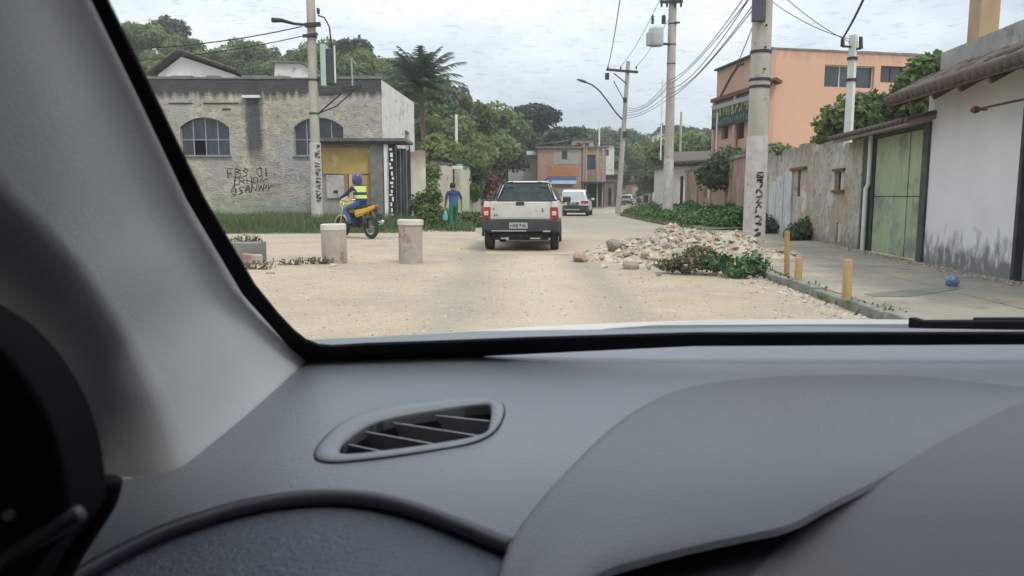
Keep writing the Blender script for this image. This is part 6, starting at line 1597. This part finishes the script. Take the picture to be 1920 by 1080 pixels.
# rider
J = {'pelvis': ((0, -.24, .93), .145), 'waist': ((0, -.21, 1.06), .135), 'chest': ((0, -.14, 1.27), (.17, .13)), 'neck': ((0, -.09, 1.43), .062), 'head': ((0, -.05, 1.53), .088), 'crown': ((0, -.04, 1.62), .08)}
bones = [('pelvis', 'waist', 'blue'), ('waist', 'chest', 'navy'), ('chest', 'neck', 'navy'), ('neck', 'head', 'skin'), ('head', 'crown', 'skin')]
for n, s in (('l', -1), ('r', 1)):
    J['sh' + n] = ((s * .19, -.12, 1.37), .068); J['el' + n] = ((s * .31, .06, 1.17), .05); J['wr' + n] = ((s * .34, .24, 1.085), .036)
    J['hip' + n] = ((s * .11, -.20, .90), .098); J['kn' + n] = ((s * .21, .20, .80), .07); J['an' + n] = ((s * .20, .02, .40), .048); J['to' + n] = ((s * .21, .19, .345), .04)
    bones += [('chest', 'sh' + n, 'navy'), ('sh' + n, 'el' + n, 'navy'), ('el' + n, 'wr' + n, 'navy'), ('pelvis', 'hip' + n, 'blue'), ('hip' + n, 'kn' + n, 'blue'), ('kn' + n, 'an' + n, 'blue'), ('an' + n, 'to' + n, 'boot')]
    add_hand(J, bones, 'wr' + n, (0, .8, -.1), s, (s, -.3, 0), .8, n)
rd = thing('person', 'person in blue trousers, lime striped vest and purple helmet riding the yellow motorcycle', 'person')
link('body', skin_body(J, bones), rd)
hl = MB(); hl.lathe([(.03, .19), (.085, .17), (.125, .10), (.138, .0), (.13, -.08), (.115, -.12), (.09, -.12)], (0, -.05, 1.57), n=20); ho_ = hl.build('helmet', SK['purple'], rd, smooth=60)
vs2 = MB()
def torso_ring(z, k=1.0):
    t_ = (z - 1.0) / .42; cy = -.225 + .12 * t_; rx = (.150 + .055 * t_) * k; ry = (.135 + .03 * t_) * k
    return [Vector((rx * math.cos(R(a)), cy + ry * math.sin(R(a)), z)) for a in range(0, 360, 20)]
for i, (z0, z1, key) in enumerate(((1.0, 1.07, 'navy'), (1.07, 1.16, 'lime'), (1.16, 1.24, 'navy'), (1.24, 1.40, 'lime'))):
    q = MB(); q.loft([torso_ring(z0, 1.06), torso_ring((z0 + z1) / 2, 1.09), torso_ring(z1, 1.06)])
    vo = q.build('vest_band', SK[key], rd, smooth=60)
head_parts(rd, (0, -.05, 1.53), .09, (0, 1, 0))
rd.location = mc.location; rd.rotation_euler.z = mc.rotation_euler.z; rd.scale = (MS, MS, MS)
# --- pedestrian walking away along the verge, carrying a pale bag
J = {'pelvis': ((0, 0, .92), .125), 'waist': ((0, .0, 1.05), .12), 'chest': ((0, .03, 1.25), (.16, .12)), 'neck': ((0, .07, 1.40), .055), 'head': ((0, .11, 1.50), .085), 'crown': ((0, .115, 1.58), .08)}
bones = [('pelvis', 'waist', 'blue'), ('waist', 'chest', 'navy'), ('chest', 'neck', 'navy'), ('neck', 'head', 'skin'), ('head', 'crown', 'skin')]
for n, s, st in (('l', -1, -.06), ('r', 1, .16)):
    J['sh' + n] = ((s * .19, .04, 1.34), .066); J['el' + n] = ((s * .27, -.02 - st * .3, 1.09), .05); J['wr' + n] = ((s * .26, .08 - st, .87), .035)
    J['hip' + n] = ((s * .09, 0, .86), .098); J['kn' + n] = ((s * .10, st * .6 + .03, .50), .072); J['an' + n] = ((s * .10, st - .02, .085), .046); J['to' + n] = ((s * .11, st + .13, .04), .036)
    bones += [('chest', 'sh' + n, 'navy'), ('sh' + n, 'el' + n, 'navy'), ('el' + n, 'wr' + n, 'skin'), ('pelvis', 'hip' + n, 'green'), ('hip' + n, 'kn' + n, 'green'), ('kn' + n, 'an' + n, 'green'), ('an' + n, 'to' + n, 'boot')]
    add_hand(J, bones, 'wr' + n, (0, .1, -1), s, (0, 1, 0), .4, n)
pd = thing('person', 'person in navy top and green trousers walking away along the left verge', 'person')
link('body', skin_body(J, bones), pd)
hm = MB(); hm.lathe([(.02, .12), (.07, .105), (.098, .05), (.102, .0), (.09, -.05), (.06, -.06)], (0, .10, 1.545), n=16); hm.build('hair', SK['hair'], pd, smooth=60)
head_parts(pd, (0, .11, 1.50), .088, (0, 1, 0))
sh_ = MB(); sh_.loft([[Vector((.15 * math.cos(R(a)), .125 * math.sin(R(a)) + .0, .86)) for a in range(0, 360, 24)], [Vector((.15 * math.cos(R(a)), .13 * math.sin(R(a)) + .01, 1.0)) for a in range(0, 360, 24)], [Vector((.175 * math.cos(R(a)), .14 * math.sin(R(a)) + .02, 1.2)) for a in range(0, 360, 24)]], caps=False); sh_.build('shirt_tail', SK['blue'], pd, smooth=True)
gp_ = G(851, 433); pd.location = (gp_.x, gp_.y, .01); pd.rotation_euler.z = R(22)
bg_ = thing('shopping_bag', 'pale teal bag carried by the person in green trousers', 'bag', (0, 0, 0))
q = MB(); q.loft([[Vector((x, y, z)) for x, y in ((-.07, -.1), (.07, -.1), (.07, .1), (-.07, .1))] for z in (.36, .55)] , 0); q.box((0, 0, .62), (.11, .17, .14), None, 0, .6); q.build('bag', SK['teal'], bg_, bevel=.02)
MB().tube([(0, -.04, .66), (0, -.02, .74), (0, .02, .74), (0, .04, .66)], .008, n=5).build('handle', SK['teal'], bg_)
bg_.location = Vector(pd.location) + Matrix.Rotation(R(22), 3, 'Z') @ Vector((-.26, .14, .0)); bg_.rotation_euler.z = R(22)
# ================================================================== the car the photograph is taken from
car_ = thing('passenger_car', 'white car seen from inside, grey dashboard with air vent, pale pillar and windscreen', 'car', (.5, 0, 0))
IM = {'dash': mat('dash_plastic', (.118, .129, .145), (.105, .115, .131), scale=2.5, rough=.34, spec=.55, bump=.16, bscale=420),
      'hood': mat('dash_hood_plastic', (.086, .091, .103), (.076, .081, .092), scale=3.0, rough=.36, spec=.5, bump=.16, bscale=420),
      'lower': mat('lower_dash_plastic', (.085, .096, .118), (.076, .086, .106), scale=4.0, rough=.50, spec=.45, bump=.28, bscale=260),
      'ridge': mat('dash_roll', (.035, .037, .045), (.03, .032, .04), scale=4, rough=.42, spec=.45),
      'vent': mat('vent_frame_plastic', (.128, .139, .155), (.115, .125, .14), scale=6, rough=.42, spec=.5),
      'black': mat('black_trim', (.008, .009, .010), (.006, .006, .007), scale=5, rough=.9, spec=.1),
      'trim': mat('pillar_cloth', (.38, .388, .392), (.35, .358, .362), scale=5, rough=.85, spec=.25, bump=.08, bscale=500),
      'liner': mat('headliner', (.42, .42, .41), (.38, .38, .37), scale=7, rough=.95),
      'cowl': mat('cowl_plastic', (.065, .068, .075), (.05, .053, .058), scale=5, rough=.55),
      'screen': pane_mat('windscreen_glass', (.965, .985, .975)),
      'side': pane_mat('tinted_glass', (.20, .21, .21)), 'seat': mat('seat_cloth', (.05, .05, .055), (.04, .04, .045), scale=8, rough=.95)}  # unseen side panes tinted and dark seats added to darken the cabin
def Sf(x, y):
    b = .016 * math.sin(math.pi * min(1, max(0, (y - .36) / .50)))
    return 1.035 + (y - .80) * .15 + b - .016 - .012 * max(0, (-.05 - x)) / .25
def D(px, py, dz=0.0):
    d = ray(px, py); lo, hi = .1, 2.0
    for _ in range(50):
        t = (lo + hi) / 2
        if EYE + d.z * t > Sf(d.x * t, d.y * t) + dz: lo = t
        else: hi = t
    return Vector((d.x * t, d.y * t, EYE + d.z * t))
def spline(pts, n=6):
    """smooth curve through control points"""
    pts = [Vector(p) for p in pts]; out = []
    for i in range(len(pts) - 1):
        p0, p1, p2, p3 = pts[max(i - 1, 0)], pts[i], pts[i + 1], pts[min(i + 2, len(pts) - 1)]
        for k in range(n):
            t = k / n
            out.append(.5 * ((2 * p1) + (p2 - p0) * t + (2 * p0 - 5 * p1 + 4 * p2 - p3) * t * t + (3 * p1 - p0 - 3 * p2 + p3) * t ** 3))
    return out + [pts[-1]]
def closed_spline(pts, n=5):
    k = len(pts); out = []
    for i in range(k):
        p0, p1, p2, p3 = [Vector(pts[(i + j) % k]) for j in (-1, 0, 1, 2)]
        for q in range(n):
            t = q / n
            out.append(.5 * ((2 * p1) + (p2 - p0) * t + (2 * p0 - 5 * p1 + 4 * p2 - p3) * t * t + (3 * p1 - p0 - 3 * p2 + p3) * t ** 3))
    return out
def filled(name, loops, m, parent, height=None, step=.02, smooth=True):
    """surface filling closed outlines (the later ones are holes), refined on a grid and draped with height(x, y)"""
    bm = bmesh.new(); ed = []
    for lp in loops:
        vs = [bm.verts.new(p) for p in lp]
        ed += [bm.edges.new((vs[i], vs[(i + 1) % len(vs)])) for i in range(len(vs))]
    bmesh.ops.triangle_fill(bm, use_beauty=True, use_dissolve=False, edges=ed, normal=(0, 0, 1))
    if height:
        xs_ = [v.co.x for v in bm.verts]; ys_ = [v.co.y for v in bm.verts]
        for ax, lo, hi in ((0, min(xs_), max(xs_)), (1, min(ys_), max(ys_))):
            c = lo + step
            while c < hi:
                no = Vector((1, 0, 0)) if ax == 0 else Vector((0, 1, 0))
                bmesh.ops.bisect_plane(bm, geom=bm.verts[:] + bm.edges[:] + bm.faces[:], plane_co=no * c, plane_no=no); c += step
        for v in bm.verts: v.co.z = height(v.co.x, v.co.y)
    bmesh.ops.recalc_face_normals(bm, faces=bm.faces[:])
    for f in bm.faces:
        if f.normal.z < 0: f.normal_flip()
        f.smooth = smooth
    me = bpy.data.meshes.new(name); bm.to_mesh(me); bm.free(); me.materials.append(m)
    return link(name, me, parent)
ridge_px = [(-160, 1200), (100, 1088), (200, 1034), (300, 986), (390, 955), (460, 936), (540, 922), (620, 917), (700, 923), (780, 942), (870, 975), (958, 1010)]
ridge = spline([D(a, b) for a, b in ridge_px], 6)
vent_out = closed_spline([D(a, b) for a, b in ((590, 856), (604, 828), (645, 793), (700, 770), (770, 757), (850, 749), (915, 748), (944, 762), (940, 792), (918, 818), (870, 836), (760, 854), (665, 866), (610, 868))], 4)
vent_in = closed_spline([D(a, b) for a, b in ((636, 846), (648, 826), (690, 797), (740, 781), (830, 766), (905, 757), (921, 763), (918, 798), (900, 818), (800, 836), (700, 849), (650, 853))], 4)
outer = [D(500, 640), D(700, 632), D(1100, 618), D(1500, 612), Vector((1.31, .875, 1)), Vector((1.31, .40, 1)), D(1400, 1150), D(940, 1060)] + ridge[::-1] + [D(-300, 1000), D(40, 900), D(300, 800)]
dash = filled('dashboard', [[(p.x, p.y, 1) for p in outer], [(p.x, p.y, 1) for p in vent_in]], IM['dash'], car_, Sf)
MB().tube([p - Vector((0, .001, .0052)) for p in ridge], .0058, n=12).build('dash_roll', IM['ridge'], car_, smooth=True)
lw = [(p.x, p.y + .004) for p in ridge] + [(.12, .30), (.10, -.05), (-.55, -.05)]
filled('lower_dash', [[(a, b, 1) for a, b in lw]], IM['lower'], car_, lambda x, y: Sf(x, y) - .012 - max(0, .40 - y) * .5, .03)
# air vent: raised frame, deep dark well, slanted fins
vf = MB(); nv = len(vent_out)
def toward(p, c, k): return p + (c - p) * k
cv = sum(vent_out, Vector()) / nv
rings = []
for k_, dz in ((1.0, -.004), (1.0, .0016), (.985, .0030)): rings.append([toward(p, cv, 1 - k_) + Vector((0, 0, dz)) for p in vent_out])
cin = sum(vent_in, Vector()) / len(vent_in)
def resample(lp, n):
    L_ = [0]
    for i in range(len(lp)): L_.append(L_[-1] + (lp[(i + 1) % len(lp)] - lp[i]).length)
    out = []
    for k in range(n):
        s = L_[-1] * k / n; i = max(j for j in range(len(lp)) if L_[j] <= s)
        out.append(lp[i].lerp(lp[(i + 1) % len(lp)], (s - L_[i]) / max(1e-9, L_[i + 1] - L_[i])))
    return out
A_ = resample(vent_out, 96); B_ = resample(vent_in, 96)
off = min(range(96), key=lambda k: sum((A_[i] - B_[(i + k) % 96]).length for i in range(0, 96, 6)))
B_ = [B_[(i + off) % 96] for i in range(96)]
u3 = lambda p, z: p + Vector((0, 0, z))
vf.loft([[u3(p, -.006) for p in A_], [u3(p, .0012) for p in A_], [u3(a.lerp(b, .10), .0028) for a, b in zip(A_, B_)], [u3(a.lerp(b, .85), .0018) for a, b in zip(A_, B_)], [u3(b, -.001) for b in B_], [u3(b, -.010) for b in B_]], caps=False)
ve = vf.build('air_vent', IM['vent'], car_, smooth=True)
MB().tube([u3(p, .0003) for p in A_], .0011, n=5, closed=True).build('seam', IM['black'], ve)
wl = MB(); wl.loft([[u3(b, -.0015) for b in B_], [u3(b, -.036) for b in B_]], caps=False); wl.f.append(tuple(range(96, 192))); wl.m.append(0); wl.build('well', IM['black'], ve)
for (a, b), (c, d) in (((796, 777), (918, 790)), ((706, 788), (906, 819)), ((664, 806), (824, 835)), ((645, 832), (716, 847))):
    p, q = D(a, b, -.005), D(c, d, -.005)
    f_ = MB(); dn = Vector((0, .35, -1)).normalized() * .016; tn = Vector((0, .0011, .0004))
    f_.prism([p, q, q + dn, p + dn], tn); f_.build('slat', mat('vent_fin', (.20, .20, .205), (.17, .17, .175), scale=6, rough=.45), ve)
# instrument hood: raised shell swelling out of the dash, open at its rim
def hz(px): return .020 - .0165 * sst((px - 1380) / 420)
cA = spline([D(*p) for p in ((905, 1150), (958, 1016), (1008, 944), (1060, 886), (1128, 818), (1200, 764), (1290, 726), (1420, 708), (1560, 702), (1720, 706), (1900, 724), (2150, 745))], 6)
cB = spline([D(a, b, hz(a)) for a, b in ((1040, 1150), (1120, 1080), (1200, 1052), (1300, 1026), (1400, 1004), (1482, 986), (1560, 938), (1650, 888), (1750, 832), (1850, 782), (1950, 748), (2150, 735))], 6)
hm_ = MB(); ring = []
for s in [0, .03, .07, .13, .2, .3, .42, .55, .7, .85, .95, 1.0]:
    row = []
    for i, (a, b) in enumerate(zip(cA, cB)):
        p = a.lerp(b, s); z0 = Sf(p.x, p.y)
        edge = .006 * (1 - math.exp(-s * 30)) * (1 - sst((i / len(cA) - .30) / .25) * .9)
        row.append(Vector((p.x, p.y, z0 + (.020 - .0165 * sst((i / len(cA) - .42) / .28)) * sst(s * 1.1) ** .8 + edge * (1 - .5 * s) - .002 * (s > .97))))
    ring.append(row)
hm_.loft(ring, closed=False, caps=False)
lipd = [p + Vector((.0, -.0025, -.0035)) for p in ring[-1]]
hm_.loft([ring[-1], lipd], closed=False, caps=False)
hm_.build('instrument_hood', IM['hood'], car_, smooth=True)
rp_ = [D(a, b, .004) for a, b in ((1000, 1200), (1110, 1068), (1300, 1006), (1490, 960), (1500, 1010), (1380, 1085), (1300, 1200))]
filled('recess_shade', [[(p.x, p.y, 1) for p in rp_]], IM['ridge'], car_, lambda x, y: Sf(x, y) + .001, .03)  # dark sheet flush on the dash, painted in for shade under the rim
ip = [D(a, b, .012) for a, b in ((1470, 992), (1560, 925), (1750, 815), (1900, 740), (2150, 700), (2250, 1200), (1330, 1200), (1400, 1060))]
filled('instrument_panel', [[(p.x, p.y, 1) for p in ip]], mat('cluster_plastic', (.072, .072, .079), (.063, .063, .070), scale=3, rough=.5, spec=.4, bump=.1, bscale=300), car_, lambda x, y: Sf(x, y) + .0022, .03)
# windscreen, its black printed border, pillar trim
WS_O = Vector((0, .803, 1.036)); WS_S = Vector((0, -.82, .572)).normalized(); WS_N = Vector((0, .572, .82)).normalized()
def Wp(px, py, off=0.0):
    d = ray(px, py); o_ = Vector((0, 0, EYE)); t = (WS_O - o_).dot(WS_N) / d.dot(WS_N); return o_ + d * t + WS_N * off
fo_ = [(-98, -600), (185, 0), (270, 180), (353, 360), (457, 540), (520, 612), (572, 672), (640, 668), (810, 662), (1090, 648), (1300, 638), (1920, 635), (2700, 640)]
fi_ = [(2700, 614), (1920, 615), (1300, 616), (1090, 622), (960, 626), (810, 632), (690, 636), (625, 640), (598, 638), (574, 628), (553, 611), (524, 580), (480, 525), (385, 360), (300, 180), (213, 0), (-70, -600)]
def in_ws(pts):                                   # plane coordinates
    return [(p.x, (p - WS_O).dot(WS_S)) for p in pts]
fm_ = MB(); poly = [Wp(a, b, -.004) for a, b in fo_] + [Wp(a, b, -.004) for a, b in fi_]
bm = bmesh.new(); vs = [bm.verts.new(p) for p in poly]; fc = bm.faces.new(vs); bmesh.ops.triangulate(bm, faces=[fc])
ex = bmesh.ops.extrude_face_region(bm, geom=bm.faces[:]); bmesh.ops.translate(bm, verts=[v for v in ex['geom'] if isinstance(v, bmesh.types.BMVert)], vec=-WS_N * .003)
me = bpy.data.meshes.new('windscreen_border'); bm.to_mesh(me); bm.free(); me.materials.append(IM['black']); link('windscreen_border', me, car_)
q0, q1 = -.23, 1.24
MB().prism([Vector((q0, WS_O.y, WS_O.z)) + WS_S * -.03, Vector((q1, WS_O.y, WS_O.z)) + WS_S * -.03, Vector((q1, WS_O.y, WS_O.z)) + WS_S * .66, Vector((q0, WS_O.y, WS_O.z)) + WS_S * .66], WS_N * .005).build('windscreen', IM['screen'], car_)
pl_ = spline([D(*p) for p in ((584, 671), (556, 694), (520, 728), (470, 772), (400, 830), (330, 882), (270, 908), (205, 926), (120, 946), (20, 960), (-200, 990))], 6)
rail = spline([Wp(*q, -.009) for q in ((584, 668), (556, 646), (520, 611), (457, 540), (404, 450), (353, 360), (270, 180), (185, 0), (-98, -600))], 7)
def proj(p):
    q = p - Vector((0, 0, EYE)); f_ = q.y * math.cos(PITCH) - q.z * math.sin(PITCH); v_ = q.y * math.sin(PITCH) + q.z * math.cos(PITCH)
    return 960 + FPX * q.x / f_, 540 - FPX * v_ / f_
XB = [(-400, -2000), (-150, 60), (0, 355), (70, 415), (150, 500), (240, 640), (300, 760), (345, 880), (352, 1500)]
def roll_x(py): return interp([(a, b) for a, b in XB], py)
rings = []
for i, e in enumerate(rail):                 # rounded edge shaped to turn from the windscreen, so its left falls into shade
    pts = [p + (e - rail[0]) - Vector((0, 0, .004 if i == 0 else 0)) for p in pl_]
    cut = [pts[0]]
    for a, b in zip(pts, pts[1:]):
        ok = b.y > .12 and proj(b)[0] > roll_x(proj(b)[1])
        if ok: cut.append(b); continue
        lo, hi = 0.0, 1.0
        for _ in range(14):
            m2 = (lo + hi) / 2; q = a.lerp(b, m2)
            if q.y > .12 and proj(q)[0] > roll_x(proj(q)[1]): lo = m2
            else: hi = m2
        cut.append(a.lerp(b, lo)); break
    L_ = [0]
    for a, b in zip(cut, cut[1:]): L_.append(L_[-1] + (b - a).length)
    ring = []
    for k in range(22):
        t_ = L_[-1] * k / 21; j = max(q for q in range(len(cut) - 1) if L_[q] <= t_ + 1e-9) if len(cut) > 1 else 0
        ring.append(cut[j].lerp(cut[j + 1], (t_ - L_[j]) / max(1e-9, L_[j + 1] - L_[j])) if len(cut) > 1 else cut[0].copy())
    lastp = ring[-1]
    for dx, dy in ((-.004, -.0048), (-.010, -.0090), (-.018, -.0122), (-.030, -.0144), (-.050, -.0156), (-.09, -.0162), (-.3, -.017)): ring.append(lastp + Vector((dx, dy, 0)))
    rings.append(ring)
pm_ = MB(); pm_.loft(rings, closed=False, caps=False)
pm_.build('pillar_trim', IM['trim'], car_, smooth=True)
# dark door corner pod and door seal close on the left
pod = [(-260, 480), (-60, 520), (0, 562), (60, 600), (110, 650), (152, 712), (182, 780), (198, 850), (204, 915), (196, 945), (150, 1000), (95, 1090), (40, 1200), (-260, 1200)]
pdv = spline([P(a, b, .315) for a, b in pod], 3)
MB().prism(pdv, (0, -.03, 0)).build('door_pod', IM['black'], car_, bevel=.003)
MB().tube(spline([P(a, b, .36) for a, b in ((203, 900), (196, 932), (170, 975), (135, 1030), (100, 1095))], 4), .007, n=8).build('door_seal', IM['black'], car_, smooth=True)
MB().tube([P(-60, 1090, .283), P(30, 1036, .283), P(110, 988, .283), P(150, 962, .283)], .0035, n=8).build('pod_highlight', IM['ridge'], car_, smooth=True)  # lighter tube painted in for a highlight along the pod
MB().lathe([(.002, 0), (.0022, .002), (.001, .003)], P(22, 962, .284) - Vector((0, .003, 0)), 'y', n=10).build('screw_cap', IM['vent'], car_)
# bonnet, cowl, wiper
def bz(x, y): return 1.018 - .10 * (y - 1.05) - .12 * (y - 1.05) ** 2 - .055 * (x - .55) ** 2 - max(0, y - 1.75) ** 2 * 2.2 - max(0, abs(x - .52) - .72) ** 2 * 3
bxs = [-.36 + i * .055 for i in range(33)]; bys = [.93 + i * .05 for i in range(23)]
bo_ = MB(); bo_.add([(x, y, bz(x, y)) for y in bys for x in bxs], [(j * 33 + i, j * 33 + i + 1, (j + 1) * 33 + i + 1, (j + 1) * 33 + i) for j in range(22) for i in range(32)])
bo_.build('bonnet', VM['white'], car_, smooth=True)
cw = MB()
cw.loft([[Vector((x, .83, 1.022)), Vector((x, .90, 1.030 + dz * .5)), Vector((x, 1.02, 1.024 + dz)), Vector((x, 1.03, 1.0 + dz))] for x, dz in ((.03, -.030), (.085, -.016), (.13, -.006), (.20, -.001), (.35, .0), (.7, .001), (1.0, -.002), (1.3, -.02))], closed=False, caps=False)
cw.build('cowl', IM['cowl'], car_, smooth=50)
wi = MB(); a, b = P(1722, 608, .965), P(2400, 606, .965); wi.beam(a, b, .016, .010); wi.box(a, (.012, .03, .014)); wi.beam(a + Vector((.08, .01, .004)), b + Vector((0, .01, .004)), .012, .006)
wi.build('wiper', IM['black'], car_, bevel=.002)
# cabin shell: roof, sides, floor, wheels, out of the frame but shading what is in it
MB().box2((-.27, -1.7, 1.425), (1.30, .28, 1.47)).build('roof', [VM['white']], car_, bevel=.02)
MB().box2((-.26, -1.68, 1.405), (1.29, .27, 1.423)).build('headliner', IM['liner'], car_)
for s, x in ((-1, -.36), (1, 1.37)):
    d_ = MB(); d_.box2((x - .03, -1.75, .28), (x + .03, .98, .93)); d_.build('door', VM['white'], car_, bevel=.02)
    MB().box2((x - s * .035 - .012, -1.7, .35), (x - s * .035 + .012, .75, .925)).build('door_trim', IM['black'], car_)
    MB().prism([Vector((x - s * .0, .60, .95)), Vector((x, -.45, .95)), Vector((x - s * .09, -.45, 1.41)), Vector((x - s * .09, .20, 1.40))], (.004 * s, 0, 0)).build('side_window', IM['side'], car_)
    MB().beam((x, -.5, .93), (x - s * .09, -.55, 1.43), .10, .12).build('pillar', IM['liner'], car_); MB().beam((x, -1.6, .93), (x - s * .1, -1.5, 1.43), .25, .12).build('pillar', IM['liner'], car_)
    for yy in (1.35, -1.2): wheel(car_, x - s * .08, yy, .29, .19, s)
for x in (.05, .95):
    MB().box((x, -.52, .78), (.48, .16, .70), Euler((-.22, 0, 0)).to_matrix(), 0, .85).build('seat', IM['seat'], car_, bevel=.05)
    MB().box((x, -.60, 1.25), (.27, .10, .20)).build('headrest', IM['seat'], car_, bevel=.04)
    MB().box((x, -.18, .42), (.50, .60, .2)).build('seat', IM['seat'], car_, bevel=.05)
MB().box((.5, -1.42, .72), (1.3, .2, .8), Euler((-.2, 0, 0)).to_matrix()).build('rear_seat', IM['seat'], car_, bevel=.05)
MB().prism([Vector((-.2, -1.86, .985)), Vector((1.22, -1.86, .985)), Vector((1.12, -1.70, 1.42)), Vector((-.1, -1.70, 1.42))], (0, -.005, 0)).build('rear_window', IM['side'], car_)
MB().box2((-.33, -1.95, .28), (1.34, -1.75, .98)).build('tailgate', VM['white'], car_, bevel=.03)
MB().box2((-.35, -1.9, .22), (1.36, 1.95, .28)).build('floor', VM['under'], car_)
MB().box2((-.32, .86, .3), (1.33, .90, .99)).build('firewall', IM['black'], car_)
MB().box2((.12, .30, .42), (1.31, .385, .925)).build('lower_dash', IM['lower'], car_, bevel=.02)
MB().box2((-.36, 1.92, .30), (1.40, 2.0, .74)).build('front_bumper', VM['white'], car_, bevel=.04)

# ================================================================== thin damp air
me = MB().box2((-1000, -700, -1.3), (1000, 1600, 46)).mesh('haze', [])
hm2 = bpy.data.materials.new('haze'); hm2.use_nodes = True; t_ = hm2.node_tree; t_.nodes.clear()
o2 = t_.nodes.new('ShaderNodeOutputMaterial'); pv2 = t_.nodes.new('ShaderNodeVolumePrincipled')
pv2.inputs['Color'].default_value = (.90, .91, .93, 1); pv2.inputs['Density'].default_value = .0011
t_.links.new(pv2.outputs[0], o2.inputs['Volume']); me.materials.append(hm2)
ho2 = link('haze', me); ho2['kind'] = 'stuff'; ho2['label'] = 'thin damp haze over the street'
